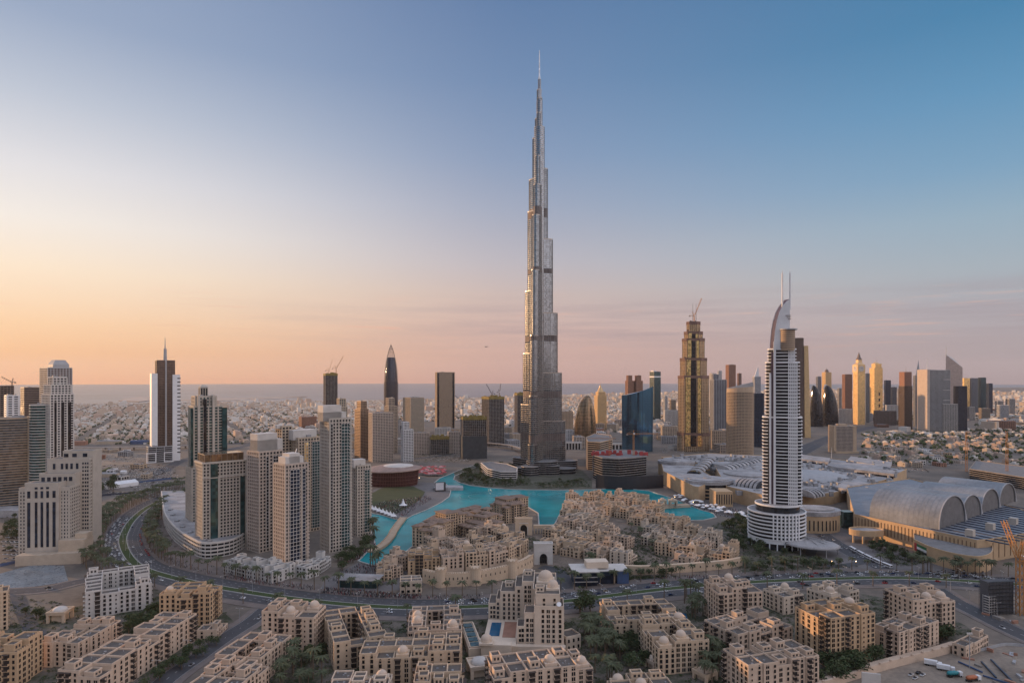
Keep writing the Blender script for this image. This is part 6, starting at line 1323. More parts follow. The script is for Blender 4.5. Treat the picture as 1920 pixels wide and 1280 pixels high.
# modern glass pavilion right of the gate
d = D_(1098); x, y = P(1128, 1098); root = thing('glass_showroom', 'modern glass sales pavilion with a white flat roof, right of the white gate', 'showroom', (x, y, 0), R(4)); mb = MB(); mb.box(-24, 0, 0, -4, 22, 12.5); mb.box(-4.01, 6, 0, 24, 24, 11.4); mb.build('glazing', G_['navy'], root)
mb = MB(); mb.box(-26, -2, 12.5, -2, 24, 13.4); mb.build('roof', W_['pale'], root); mb = MB(); mb.box(-2.01, 4, 11.4, 26, 26, 12.2); mb.build('roof', W_['pale'], root)
for z in (4, 8): mb = MB(); mb.box(-25, -1.5, z, -3.5, -.02, z+.4); mb.build('sun_shade', W_['pale'], root)
mb = MB(); mb.box(-12, 8, 13.4, 8, 20, 19); mb.build('roof_box', SW[4], root); mb = MB(); mb.box(12, 5.4, 0, 13.6, 6, 12); mb.box(-9, 5.5, 0, -8, 6, 11.3); mb.build('pier', W_['tan'], root); mb = MB(); mb.box(15, 3.5, .5, 25.5, 5.8, 11); mb.build('blue_panel', W_['blue'], root)
d = D_(1105); x, y = P(672, 1102); root = thing('promenade_pavilion', 'glass pavilion with a slatted white roof at the head of the promenade', 'pavilion', (x, y, 0), R(-6)); mb = MB(); mb.box(-17, 0, 0, 16, 14, 7); mb.build('glazing', G_['green'], root); mb = MB(); [mb.box(-19, -2+q*1.5, 7, 18, -1+q*1.5, 7.5) for q in range(13)]; mb.box(-19, -2.2, 6.8, 18, -1.9, 7.6); mb.build('roof', W_['roofl'], root)
block('two storey cream shop block with open terraces, right of the slatted roof pavilion', 10, (750,1092), (748,1080), (792,1090), 95, 4, False, 10, 'gg', 0, 0, 'shop', 'shop_block', fl=5, pitch=4)
# white terrace houses at the feet of the cream towers
TER = [('white terraced shop houses with red awnings, left part of the row below the cream towers', 13, (418,1046), (428,1030), (452,1055)), ('white terraced shop houses, middle part of the row below the peach tower', 14, (452,1054), (462,1036), (480,1060)), ('white terraced shop houses, right part of the row beside the foremost tower', 13, (480,1060), (492,1040), (510,1068)), ('white terraced block right of the foremost tower, stepping towards the lake', 14, (576,1058), (585,1040), (600,1050)), ('last white terraced block by the lake promenade', 14, (600,1048), (606,1028), (622,1034))]
for i, (lab, H, A, B, C) in enumerate(TER): block(lab, H, A, B, C, 400+i, 3, False, 6.5, 'wtwg', 2, 0, 'shop houses', 'terrace_house', var=(0, -1, -1, -2), pitch=3.2)
# ------------------------------------------------------------ plants
LEAF = mat('leaf_green', (.060,.088,.032), .9, c2=(.024,.040,.015), scale=.5); LEAF2 = mat('olive_leaf', (.075,.088,.035), .9, c2=(.035,.045,.018), scale=.5); PALML = mat('palm_frond', (.095,.105,.055), .85, c2=(.035,.045,.02), scale=.6); BARK = mat('bark', (.16,.115,.08), .95)
def foot_ok(x, y, m=2.0):
    for (x0, y0, x1, y1, poly) in FOOT:
        if x0-m < x < x1+m and y0-m < y < y1+m and inside((x, y), poly): return False
    return True
def crown_mesh(rg, r, h, n, leaf=.55):
    m = MB(); lobes = [(rg.uniform(-.45,.45)*r, rg.uniform(-.45,.45)*r, rg.uniform(.35,.75)*h, rg.uniform(.45,.7)*r) for _ in range(7)]
    for _ in range(n):
        lx, ly, lz, lr = rg.choice(lobes); a, b = rg.uniform(0, 2*pi), rg.uniform(-.7, 1.0); q = lr*(rg.uniform(.55, 1.05)); sb = max(-1, min(1, b)); cb = sqrt(1-sb*sb)
        x, y, z = lx+q*cb*cos(a), ly+q*cb*sin(a), lz+q*.8*sb; s = leaf*rg.uniform(.6, 1.3); u1 = (rg.uniform(-1,1), rg.uniform(-1,1), rg.uniform(-.5,.5)); u2 = (rg.uniform(-1,1), rg.uniform(-1,1), rg.uniform(-.3,.9))
        m.add([(x-s*u1[0], y-s*u1[1], z-s*u1[2]), (x+s*u2[0], y+s*u2[1], z+s*u2[2]), (x+s*u1[0], y+s*u1[1], z+s*u1[2]), (x-s*u2[0]*.8, y-s*u2[1]*.8, z-s*u2[2]*.8)], [(0,1,2,3)], rg.choice((0,0,1)))
    return m
rg = random.Random(5); TREE = []
for k in range(4):
    r, h = 3.4+.5*k, 6.5+.4*k; tm = MB(); tm.cyl(0, 0, 0, 2.8, .30, .2, 6)
    for q in range(4): a = q*1.57+k; tm.bar((0,0,2.5), (1.5*cos(a), 1.5*sin(a), 4.3), .12)
    cm_ = crown_mesh(rg, r, h-1.4, 420); cm_.v = [(x, y, z+1.9) for x, y, z in cm_.v]; TREE.append((tm.data('trunk', [BARK]), cm_.data('crown', [LEAF, LEAF2]), tm, cm_))
PALM = []
for k in range(3):
    H = 8.5+1.3*k; tm = MB(); tm.cyl(0, 0, 0, H, .32, .2, 7); pm = MB()
    for q in range(26):
        a = q*2.4+rg.uniform(-.2,.2); L = rg.uniform(2.6, 3.7); up = rg.uniform(.15, 1.3); pts = []
        for s in range(5): t_ = s/4; pts.append((L*t_*cos(a), L*t_*sin(a), H+up*1.6*t_-2.4*t_*t_*(1.25-up*.5)))
        for s in range(4):
            w0, w1 = .55*(1-abs(s/4-.35)), .55*(1-abs((s+1)/4-.35)); nx, ny = -sin(a), cos(a); p, p2 = pts[s], pts[s+1]
            pm.add([(p[0]-nx*w0, p[1]-ny*w0, p[2]-.22), p, (p2[0]), ] if False else [(p[0]-nx*w0, p[1]-ny*w0, p[2]-.25), p, p2, (p2[0]-nx*w1, p2[1]-ny*w1, p2[2]-.25), (p[0]+nx*w0, p[1]+ny*w0, p[2]-.25), (p2[0]+nx*w1, p2[1]+ny*w1, p2[2]-.25)], [(0,1,2,3),(1,4,5,2)])
    PALM.append((tm.data('trunk', [BARK]), pm.data('crown', [PALML]), tm, pm))
NT_ = {'tree': 0, 'palm_tree': 0}; MORE = []
def plant(kind, x, y, label, group, s=1.0):
    s *= 1.35 if kind == 'palm_tree' else 1.15
    if NT_[kind] >= 300: MORE.append((kind, x, y, s)); return
    NT_[kind] += 1
    tr, cr, _a, _b = rg.choice(TREE if kind == 'tree' else PALM); r = thing(kind, label, 'palm' if kind != 'tree' else 'tree', (x, y, 0), rg.uniform(0, 6.28), group); k = s*rg.uniform(.8, 1.2); r.scale = (k, k, k*rg.uniform(.9, 1.1)); link(tr, 'trunk', r); link(cr, 'crown', r)
def scatter(kind, poly_px, n, label, group, s=1.0):
    poly = PP(poly_px); xs = [p[0] for p in poly]; ys = [p[1] for p in poly]; c = 0
    for _ in range(n*14):
        if c >= n: break
        x, y = rg.uniform(min(xs), max(xs)), rg.uniform(min(ys), max(ys))
        if inside((x, y), poly) and foot_ok(x, y) and not inside((x, y), LAKE): plant(kind, x, y, label, group, s); c += 1
scatter('palm_tree', [(1085,1180),(1115,1175),(1150,1215),(1195,1262),(1150,1290),(1110,1260)], 34, 'date palm in the grove beside the palm avenue, right of the pale twin winged hotel', 'palms of the avenue')
scatter('palm_tree', [(515,1258),(560,1245),(612,1262),(610,1300),(520,1300)], 16, 'date palm in the garden at the bottom edge, left of centre', 'palms of the bottom garden')
scatter('tree', [(548,1215),(600,1212),(612,1240),(560,1248)], 9, 'garden tree between the domed corner tower and the open roofed block', 'garden trees left of centre')
scatter('tree', [(228,1165),(300,1148),(322,1130),(330,1160),(300,1176),(240,1190)], 22, 'dark green tree in the grove behind the long diagonal block', 'grove behind the diagonal block', 1.1)
scatter('tree', [(360,1222),(420,1190),(430,1200),(330,1262),(260,1300),(240,1300)], 16, 'street tree in front of the long diagonal block, along the side road', 'trees along the side road', .8)
scatter('tree', [(1545,1240),(1600,1225),(1650,1230),(1640,1255),(1560,1290),(1530,1290)], 18, 'big garden tree at the foot of the tallest lower right block', 'trees below the tallest lower right block', 1.25)
scatter('tree', [(1730,1160),(1765,1165),(1790,1195),(1740,1215),(1715,1225)], 12, 'tree in the strip between the courtyard block and the right hand road', 'trees by the right hand road', 1.1)
scatter('tree', [(1325,1215),(1356,1210),(1365,1240),(1330,1262)], 9, 'tree between the courtyard blocks and the broad vent dotted block', 'trees in the right middle garden', 1.1)
scatter('palm_tree', [(1310,1235),(1345,1230),(1360,1285),(1320,1290)], 9, 'feathery palm beside the low domed garden pavilion', 'palms by the garden pavilion', 1.1)
scatter('tree', [(1140,1185),(1196,1195),(1205,1225),(1230,1245),(1180,1262),(1150,1225)], 16, 'tree along the dining terrace, left of the three domed courtyard block', 'trees by the dining terrace')
scatter('palm_tree', [(1280,1120),(1322,1110),(1320,1160),(1290,1165)], 12, 'palm beside the blue pool of the square courtyard block', 'palms by the blue pool')
scatter('tree', [(1085,1142),(1112,1140),(1112,1158),(1088,1160)], 4, 'large round dark tree by the boulevard, right of the pale twin winged hotel', 'round trees by the boulevard', 1.5)
scatter('tree', [(1345,985),(1400,965),(1412,1000),(1432,1030),(1500,1040),(1440,1052),(1380,1030)], 46, 'tree in the dense garden at the foot of the white hotel', 'garden of the white hotel')
scatter('tree', [(1400,1060),(1480,1052),(1560,1055),(1600,1068),(1480,1076),(1400,1078)], 20, 'tree on the roundabout lawn before the white hotel', 'trees before the white hotel', .9)
scatter('tree', [(1625,1020),(1690,1030),(1745,1050),(1690,1062),(1640,1045)], 22, 'tree in the forecourt of the golden mall hall', 'forecourt trees of the mall hall')
scatter('palm_tree', [(1700,1066),(1860,1075),(1860,1084),(1700,1076)], 14, 'palm in the row along the golden mall wall', 'palms along the mall wall')
scatter('tree', [(858,902),(870,885),(895,872),(960,872),(975,880),(900,884),(905,898),(960,904),(1000,910),(960,915),(900,910)], 62, 'tree in the green park on the island left of the skyscraper', 'park by the skyscraper', 1.05)
scatter('tree', [(1000,905),(1090,900),(1105,912),(1010,915)], 14, 'low tree in the terraced garden before the skyscraper', 'garden before the skyscraper', .7)
scatter('tree', [(630,1050),(664,1022),(700,1010),(712,1014),(690,1030),(660,1058),(640,1072)], 26, 'tree along the promenade on the west bank of the lake', 'trees of the west bank', .95)
scatter('palm_tree', [(690,1062),(722,1055),(730,1062),(700,1072)], 6, 'palm at the south tip of the turquoise lake', 'palms at the lake tip', 1.2)
scatter('palm_tree', [(696,1000),(715,1003),(722,1015),(700,1018)], 4, 'tall palm on the spit by the footbridge', 'palms by the footbridge', 1.3)
scatter('tree', [(1180,1062),(1228,1062),(1232,1068),(1190,1074)], 8, 'tree in the sunken garden between the townhouse rows', 'townhouse garden trees', .8)
scatter('palm_tree', [(1165,995),(1183,992),(1255,1048),(1235,1052)], 10, 'palm in the long garden between the townhouse rows', 'palms of the townhouse garden', .7)
scatter('tree', [(1165,1078),(1300,1078),(1300,1086),(1165,1086)], 10, 'tree below the sand retaining wall', 'trees below the retaining wall')
scatter('palm_tree', [(1098,1062),(1122,1058),(1124,1072),(1100,1078)], 7, 'palm between the white gate and the glass sales pavilion', 'palms by the white gate')
scatter('tree', [(182,905),(214,903),(216,922),(186,925)], 7, 'big dark tree standing alone on the dusty lots at left', 'lone trees on the lots', 1.8)
scatter('tree', [(45,1150),(72,1148),(84,1170),(56,1176)], 5, 'tree on the little round lawn by the slip road', 'trees on the round lawn', .9)
scatter('tree', [(12,985),(36,960),(36,1030),(8,1052),(-6,1020)], 12, 'tree in the strip at the left edge beside the stepped hotel', 'trees at the left edge')
scatter('tree', [(56,1036),(106,1032),(108,1044),(58,1047)], 7, 'roof garden tree on the podium of the stepped hotel', 'podium garden', .8)
for (kk, x, y) in []: pass
# palms either side of the boulevard
def along(line, d, step, i0=0.0, i1=1.0, jit=1.0):
    L = [0.0]
    for a, b in zip(line, line[1:]): L.append(L[-1]+hypot(b[0]-a[0], b[1]-a[1]))
    s = L[-1]*i0; k = 0
    while s < L[-1]*i1:
        while L[k+1] < s: k += 1
        a, b = line[k], line[k+1]; l = L[k+1]-L[k]; t_ = (s-L[k])/l; nx, ny = -(b[1]-a[1])/l, (b[0]-a[0])/l
        yield a[0]+(b[0]-a[0])*t_+nx*d+rg.uniform(-jit,jit), a[1]+(b[1]-a[1])*t_+ny*d+rg.uniform(-jit,jit), atan2(b[1]-a[1], b[0]-a[0]), s/L[-1]
for d, lab in ((23.5, 'lake side'), (-23.5, 'near side')):
    for x, y, a, f in along(BLVD, d, 0, .03, .97): break
def row(line, d, step, i0, i1, fn, jit=.8):
    n = 0; pts = list(along_step(line, d, step, i0, i1, jit))
    for p in pts: fn(*p)
def along_step(line, d, step, i0, i1, jit=.8):
    L = [0.0]
    for a, b in zip(line, line[1:]): L.append(L[-1]+hypot(b[0]-a[0], b[1]-a[1]))
    s = L[-1]*i0; k = 0
    while s < L[-1]*i1 and s < L[-1]:
        while L[k+1] < s: k += 1
        a, b = line[k], line[k+1]; l = L[k+1]-L[k]; t_ = (s-L[k])/l; nx, ny = -(b[1]-a[1])/l, (b[0]-a[0])/l
        yield a[0]+(b[0]-a[0])*t_+nx*d+rg.uniform(-jit,jit), a[1]+(b[1]-a[1])*t_+ny*d+rg.uniform(-jit,jit), atan2(b[1]-a[1], b[0]-a[0]); s += step
def pl_(lab, grp, s=1.0):
    def f(x, y, a):
        if foot_ok(x, y, 1) and not inside((x, y), LAKE): plant('palm_tree', x, y, lab, grp, s)
    return f
row(BLVD, 23, 10, .02, .42, pl_('palm on the inner pavement of the curving boulevard at left', 'inner palms of the curve'))
row(BLVD, -22, 9, .02, .42, pl_('palm in the dense double row outside the curving boulevard at left', 'outer palms of the curve'))
row(BLVD, -39, 9, .06, .38, pl_('palm in the third row outside the curving boulevard at left', 'third outer row of the curve'))
row(BLVD, 31, 10, .10, .38, pl_('palm in the second inner row of the curving boulevard at left', 'second inner row of the curve'))
row(BLVD, -31, 9, .04, .40, pl_('palm in the second row outside the curving boulevard at left', 'second outer row of the curve'))
row(BLVD, 24, 13, .42, .99, pl_('palm along the lake side of the boulevard', 'lake side palms of the boulevard'))
row(BLVD, -24, 34, .42, .99, pl_('palm along the near side of the boulevard', 'near side palms of the boulevard'))
for kind, nm, lab in (('palm_tree', 'distant_palms', 'remaining palms lining the boulevard, too many to part'), ('tree', 'distant_trees', 'remaining trees of the gardens, too many to part')):
    mb = MB(); ms = [BARK, PALML] if kind == 'palm_tree' else [BARK, LEAF, LEAF2]
    for k_, x, y, s_ in MORE:
        if k_ != kind: continue
        _, _, a_m, b_m = rg.choice(PALM if kind == 'palm_tree' else TREE); k = s_*rg.uniform(.8, 1.2)
        mb.at(x, y, 0, rg.uniform(0, 6.2)); mb.add([(p*k, q*k, r*k) for p, q, r in a_m.v], a_m.f, 0); st = len(mb.m); mb.add([(p*k, q*k, r*k) for p, q, r in b_m.v], b_m.f, 1); mb.m[st:] = [1+v for v in b_m.m]
    o = mb.build(nm, ms, kind='stuff')
    if o: tag(o, lab, 'trees')
# ------------------------------------------------------------ street lamps
lm_p, lm_h = MB(), MB(); lm_p.cyl(0, 0, 0, 11, .14, .09, 6); lm_p.bar((-2.4,0,11), (2.4,0,11), .08); [lm_h.cbox(q, 0, 10.75, 1.0, .4, 11.0) for q in (-2.4, 2.4)]
lp_d, lh_d = lm_p.data('pole', [W_['grey']]), lm_h.data('lamp_head', [W_['pale']])
def lamp(lab, grp):
    def f(x, y, a):
        r = thing('street_lamp', lab, 'street lamp', (x, y, 0), a+pi/2, grp); link(lp_d, 'pole', r); link(lh_d, 'lamp_head', r)
    return f
row(BLVD, 0, 34, .05, .98, lamp('twin armed street lamp on the green median of the boulevard', 'street lamps on the median'), 0)
row(SIDE, 7.6, 30, .05, .9, lamp('twin armed street lamp beside the side road', 'street lamps by the side road'), 0)
row(RIGHT_ROAD, 9.6, 30, .1, .95, lamp('twin armed street lamp beside the right hand road', 'street lamps by the right road'), 0)
# ------------------------------------------------------------ vehicles
def car_mesh(paint):
    m = MB(); 
    sec = lambda x, w_, z0, z1: [(x, -w_, z0), (x, w_, z0), (x, w_, z1), (x, -w_, z1)]
    m.loft([sec(-2.25, .80, .35, .85), sec(-2.1, .88, .3, .95), sec(-.9, .9, .28, 1.0), sec(1.0, .9, .28, .95), sec(2.0, .86, .3, .82), sec(2.25, .76, .38, .7)], 0, True, False)
    m.loft([sec(-1.75, .78, .95, .98), sec(-1.1, .72, .95, 1.42), sec(.25, .72, .95, 1.42), sec(1.05, .80, .92, .96)], 1, True, False); m.box(-1.0, -.70, 1.40, .2, .70, 1.46, 0)
    for x in (-1.4, 1.4):
        for y in (-.86, .86): m.loft([[(x+.33*cos(2*pi*i/8), y+o, .33+.33*sin(2*pi*i/8)) for i in range(8)] for o in (-.09, .09)], 2, True, False)
    for y in (-.6, .6): m.box(2.2, y-.15, .52, 2.28, y+.15, .66, 3)
    return m.data('car', [paint, G_['black'], mat('tyre', (.02,.02,.02), .9), mat('headlamp', (.8,.8,.75), .2)])
PAINTS = {'white': (.70,.70,.70), 'silver': (.42,.43,.45), 'black': (.02,.02,.022), 'grey': (.12,.12,.13), 'red': (.35,.03,.03), 'sand coloured': (.40,.33,.24), 'dark blue': (.03,.05,.12)}
CARS = {k: car_mesh(mat('paint_'+k.replace(' ', '_'), c, .3, metal=.2, var=.03)) for k, c in PAINTS.items()}; MIXC = ['white']*9+['silver']*3+['black']*3+['grey']*2+['red', 'sand coloured', 'dark blue']
NC = [0]
OVER = []
def car(x, y, a, where, colr=None, z=.2):
    if NC[0] >= 300: OVER.append((x, y, a)); return
    NC[0] += 1; c = colr or rg.choice(MIXC); o = link(CARS[c], 'car', None, (x, y, z), a); tag(o, f'{c} car {where}', 'car', f'{c} cars {where}')
def lane(line, d, gap, i0, i1, where, flip=False, colr=None, p=1.0):
    for x, y, a in along_step(line, d, gap, i0, i1, .5):
        if rg.random() < p: car(x+rg.uniform(-2,2)*cos(a), y+rg.uniform(-2,2)*sin(a), a+(pi if flip else 0), where, colr, .22)
for d in (-7, -12, -16.6): lane(BLVD, d, 8.5, .22, .40, 'in the queue on the outer lanes of the curving boulevard', False, None, .85)
lane(BLVD, 17, 9, .26, .37, 'taxi waiting by the inner kerb of the curving boulevard', True, 'red', .6)
for d in (7, 12): lane(BLVD, d, 38, .16, .40, 'driving along the inner lanes of the curving boulevard', True, None, .5)
for d in (7, 12, 16.5): lane(BLVD, d, 10, .62, 1.0, 'in the traffic on the far lanes of the boulevard', True, None, .75)
for d in (-7, -12, -16): lane(BLVD, d, 26, .40, 1.0, 'driving on the near lanes of the boulevard', False, None, .55)
for d in (-3.5, 3.5): lane(SIDE, d, 40, .1, .98, 'on the side road at bottom left', d > 0, None, .4)
for d in (-4, 4): lane(WEST, d, 32, .2, .95, 'on the curved slip road', d > 0, None, .6)
for d in (-4.5, 4.5): lane(RIGHT_ROAD, d, 46, .05, .9, 'on the right hand road', d > 0, None, .5)
for d in (-7, -3, 3): lane(MALLR, d, 17, .1, .95, 'queueing on the road to the mall', False, None, .55)
for j in range(7):
    for i in range(16):
        px, py = 1742+i*6.4+j*2, 1069+j*1.6
        x, y = P(1745+i*7, 1071+j*2.2)
        if rg.random() < .42 and foot_ok(x, y): car(x, y, .9+pi/2*(rg.random() < .1), 'in the packed car park before the mall hall', None, .1)
for x0, y0 in ((1722,1262),(1730,1266),(1708,1266),(1716,1272)): x, y = P(x0, y0); car(x, y, .6, 'parked in the building yard', None, .1)
for j in range(6):
    for i in range(18):
        if rg.random() < .55: x, y = P(142+i*9+j*6, 874+j*6); car(x, y, rg.choice((.2, .25)), 'parked on the dusty lot below the mast tower', None, .1)
def coach(lab, x, y, a, L=12):
    r = thing('coach', lab, 'bus', (x, y, .2), a, 'coaches on the mall road'); m = MB(); s = lambda x_, w_, z0, z1: [(x_, -w_, z0), (x_, w_, z0), (x_, w_, z1), (x_, -w_, z1)]
    m.loft([s(-L/2, 1.15, .5, 3.0), s(-L/2+.3, 1.25, .4, 3.3), s(L/2-.6, 1.25, .4, 3.3), s(L/2, 1.15, .5, 2.9)], 0, True, False); m.build('body', W_['white'], r)
    m = MB(); [m.box(-L/2+.8, q-.02, 1.6, L/2-1, q+.02, 2.6) for q in (-1.27, 1.27)]; m.box(L/2-.25, -1.05, 1.3, L/2+.03, 1.05, 2.7); m.build('window', G_['black'], r)
    for q in (-L/2+2.2, L/2-2.6):
        for y_ in (-1.1, 1.1): m = MB(); m.loft([[(q+.5*cos(2*pi*i/10), y_+o, .5+.5*sin(2*pi*i/10)) for i in range(10)] for o in (-.16, .16)], 0, True, False); m.build('wheel', MATS['tyre'], r)
for k, f in enumerate((.45, .55, .64, .73, .82)):
    for x, y, a in along_step(MALLR, 6.5, 999, f, f+.01, 0): coach(f'white coach in the line on the road to the mall, {ORD[k]} from the far end', x, y, a)
def truck(lab, px, py, a, tank, mm):
    x, y = P(px, py); r = thing('truck', lab, 'truck', (x, y, .1), a); m = MB(); m.box(2.6, -1.2, .6, 4.6, 1.2, 3.1); m.build('cab', W_['white'], r); m = MB(); m.box(4.2, -1.05, 1.8, 4.64, 1.05, 2.8); m.build('windscreen', G_['black'], r); m = MB(); m.box(-5, -1, .7, 2.7, 1, 1.1); m.build('chassis', W_['dark'], r)
    m = MB()
    if tank: m.loft([[(q, rr*cos(2*pi*i/14), 2.4+rr*sin(2*pi*i/14)) for i in range(14)] for q, rr in ((-5, .7), (-4, 1.25), (.5, 1.3), (2.2, .8))], 0)
    else: m.box(-5, -1.25, 1.1, 2.2, 1.25, 3.7)
    m.build('drum' if tank else 'container', mm, r)
    for q in (-4, -2.8, 3.4):
        for y_ in (-1.05, 1.05): m = MB(); m.loft([[(q+.5*cos(2*pi*i/10), y_+o, .5+.5*sin(2*pi*i/10)) for i in range(10)] for o in (-.18, .18)], 0, True, False); m.build('wheel', MATS['tyre'], r)
truck('white box truck first in the line in the building yard', 1750, 1248, -.5, False, W_['white']); truck('white box truck second in the line in the building yard', 1774, 1257, -.5, False, W_['white'])
truck('teal tank truck in the building yard', 1790, 1268, .1, True, mat('teal_paint', (.02,.22,.25), .5)); truck('orange mixer truck at the bottom right', 1825, 1276, .2, True, mat('orange_paint', (.45,.14,.06), .5))
for k, (a, b, lab) in enumerate((((1797,1242),(1842,1262),'blue steel girder lying by the floodlight mast'), ((1843,1268),(1900,1286),'lower blue steel girder at the bottom right'), ((1858,1238),(1897,1278),'long dark steel girder in the yard, right of the blue ones'), ((1840,1242),(1868,1272),'shorter dark steel girder in the yard'))):
    (xa, ya), (xb, yb) = P(*a), P(*b); mb = MB(); mb.bar((xa, ya, .9), (xb, yb, .9), .6); tag(mb.build('steel_girder', W_['blue'] if k < 2 else W_['navy']), lab, 'girder')
x, y = P(1818, 1252); r = thing('floodlight_mast', 'tall floodlight mast standing in the building yard', 'light mast', (x, y, 0)); mb = MB(); mb.cyl(0, 0, 0, 22, .3, .18, 8); mb.build('pole', W_['grey'], r); mb = MB(); [mb.cbox(q, 0, 21.5, .9, .6, 22.6) for q in (-1.2, 0, 1.2)]; mb.bar((-1.7,0,21.6), (1.7,0,21.6), .1); mb.build('lamp_head', W_['pale'], r)
(xa, ya), (xb, yb) = P(1616, 1288), P(1652, 1292); r = thing('billboard', 'blank white roadside billboard at the bottom edge by the sandy wall', 'billboard', (xa, ya, 0), atan2(yb-ya, xb-xa)); L = hypot(xb-xa, yb-ya); mb = MB(); mb.box(0, 0, 1, L, 1.0, 9); mb.build('panel', W_['pale'], r); mb = MB(); [mb.cbox(q*L, .6, 0, .5, .5, 1.1) for q in (.15, .85)]; mb.build('post', W_['grey'], r)
fz = [P(q, w_) for q, w_ in ((1810,1228),(1850,1218),(1888,1210),(1930,1214))]; mb = MB(); ribbon(mb, spline(fz, 4), 0, .3, 0, 0, 2.0); tag(mb.build('site_fence', W_['grey']), 'grey site fence round the building yard', 'fence')
mb = MB(); bl2 = spline(PP([(0,1062),(60,1050),(110,1046),(160,1042)]), 4); ribbon(mb, bl2, 0, .4, 0, 0, 3); tag(mb.build('site_fence', W_['blue']), 'blue hoarding below the podium of the stepped hotel', 'fence')
x, y = P(225, 912); r = thing('tent_hall', 'long white roofed tent hall on the dusty lots at left', 'tent hall', (x, y, 0), 1.0); mb = MB(); mb.loft([[(q, -12, 0), (q, 12, 0), (q, 12, 6), (q, 0, 10), (q, -12, 6)] for q in (-25, 25)], 0, True, False); mb.build('shell', W_['white'], r)
for px, py, w_, d_, h, mm, lab in ((262,832,44,18,9,'blue','bright blue roofed shed far behind the lots, left of the mast tower'),(205,832,60,16,9,'sandst','long sandy shed behind the elevated highway at left'),(150,834,34,16,10,'terra','red brown shed at the left end of the elevated highway'),(205,893,30,14,6,'sandst','flat beige shed on the lots below the stepped hotel tower'),(232,888,9,9,5,'white','small white tent on the lots'),(10,965,60,34,9,'roofl','pale flat roofed hall at the left edge')):
    x, y = P(px, py); r = thing('shed', lab, 'shed', (x, y, 0), .1); mb = MB(); mb.cbox(0, 0, 0, w_, d_, h); mb.build('wall', W_[mm], r); mb = MB(); mb.loft([[(a, b, h) for a, b in rect(w_+1, d_+1)], [(a, b, h+2) for a, b in rect(w_*.98, d_*.1)]], 0, True, False); mb.build('roof', W_[mm if mm != 'sandst' else 'roofl'], r)
# elevated highway deck far left, parasols by the opera, umbrellas
mb = MB(); hw = spline(PP([(-60,846),(140,845),(300,842),(420,838)]), 6); ribbon(mb, hw, -9, 9, 7, 0, 8.5); [mb.cbox(hw[i][0], hw[i][1], 0, 3, 3, 7.1) for i in range(1, len(hw)-1)]; tag(mb.build('viaduct', W_['concrete']), 'long concrete road viaduct behind the lots at left', 'viaduct')
mb = MB(); hw = spline(PP([(905,836),(930,838),(960,842),(985,850)]), 6); ribbon(mb, hw, -6, 6, 9, 0, 10.5); [mb.cbox(hw[i][0], hw[i][1], 0, 3, 3, 9.1) for i in range(2, len(hw)-1, 5)]; tag(mb.build('flyover', W_['concrete']), 'curved flyover left of the skyscraper', 'flyover')
pr = MB(); pr.cyl(0, 0, 0, 3, .08, n=5, mi=1); pr.loft([[(q*cos(2*pi*i/8), q*sin(2*pi*i/8), z) for i in range(8)] for q, z in ((2.6, 2.7), (.1, 3.8))], 0, True, False); prd = [pr.data('parasol', [W_['red'], W_['grey']]), pr.data('parasol', [mat('pink_cloth', (.5,.25,.25), .8), W_['grey']]), pr.data('parasol', [W_['white'], W_['grey']])]
for _ in range(70):
    px, py = rg.uniform(786, 836), rg.uniform(878, 893); o = link(rg.choice(prd[:2]), 'parasol', None, (*P(px, py), .14)); o.scale = (1.8,)*3; tag(o, 'red or pink parasol on the terrace right of the opera hall', 'parasol', 'parasols by the opera hall')
for _ in range(60):
    px = rg.uniform(1265, 1425); py = 935+(px-1265)*.27+rg.uniform(-6, 6); x, y = P(px, py)
    if not inside((x, y), LAKE): o = link(prd[2], 'parasol', None, (x, y, .12)); o.scale = (1.3,)*3; tag(o, 'white parasol on the lakeside terrace below the mall drums', 'parasol', 'white parasols below the mall')
# ------------------------------------------------------------ crowds: countless small figures
pm = MB(); skin = [mat('crowd_dark', (.035,.035,.045), .9), mat('crowd_pale', (.45,.43,.42), .9), mat('crowd_red', (.25,.06,.06), .9)]
prof = [(.16, 0), (.13, .45), (.20, .85), (.24, 1.35), (.10, 1.5), (.13, 1.62), (.05, 1.76)]
def figures(poly_px, n):
    poly = PP(poly_px); xs = [p[0] for p in poly]; ys = [p[1] for p in poly]; c = 0
    for _ in range(n*8):
        if c >= n: return
        x, y = rg.uniform(min(xs), max(xs)), rg.uniform(min(ys), max(ys))
        if inside((x, y), poly) and not inside((x, y), LAKE) and foot_ok(x, y, 0):
            a = rg.uniform(0, 3.1); ca, sa = cos(a), sin(a); mi = rg.choice((0, 0, 0, 0, 1, 2)); c += 1; pm.at(x, y, .3, a); k = rg.uniform(.92, 1.05)
            pm.loft([[(r_*1.2*cos(2*pi*i/5), r_*.8*sin(2*pi*i/5), z*k) for i in range(5)] for r_, z in prof], mi, True, False)
figures([(700,950),(720,940),(800,930),(812,935),(790,948),(757,968),(725,962)], 1300)
figures([(730,1060),(672,1058),(640,1075),(610,1092),(700,1100),(780,1095),(770,1068)], 500)
figures([(600,1112),(640,1116),(700,1121),(790,1124),(790,1117),(700,1110),(610,1103)], 750)
figures([(640,1058),(664,1040),(716,1014),(733,1000),(738,1004),(720,1022),(680,1048)], 380)
figures([(1262,940),(1300,952),(1345,968),(1425,975),(1425,962),(1320,945),(1275,930)], 700)
figures([(420,1085),(500,1098),(590,1108),(590,1100),(500,1088),(420,1074)], 220)
figures([(800,1124),(900,1122),(900,1117),(800,1118)], 80); figures([(270,1030),(330,1060),(400,1082),(400,1074),(340,1052),(285,1025)], 120)
figures([(1240,1088),(1330,1084),(1330,1079),(1240,1080)], 60)
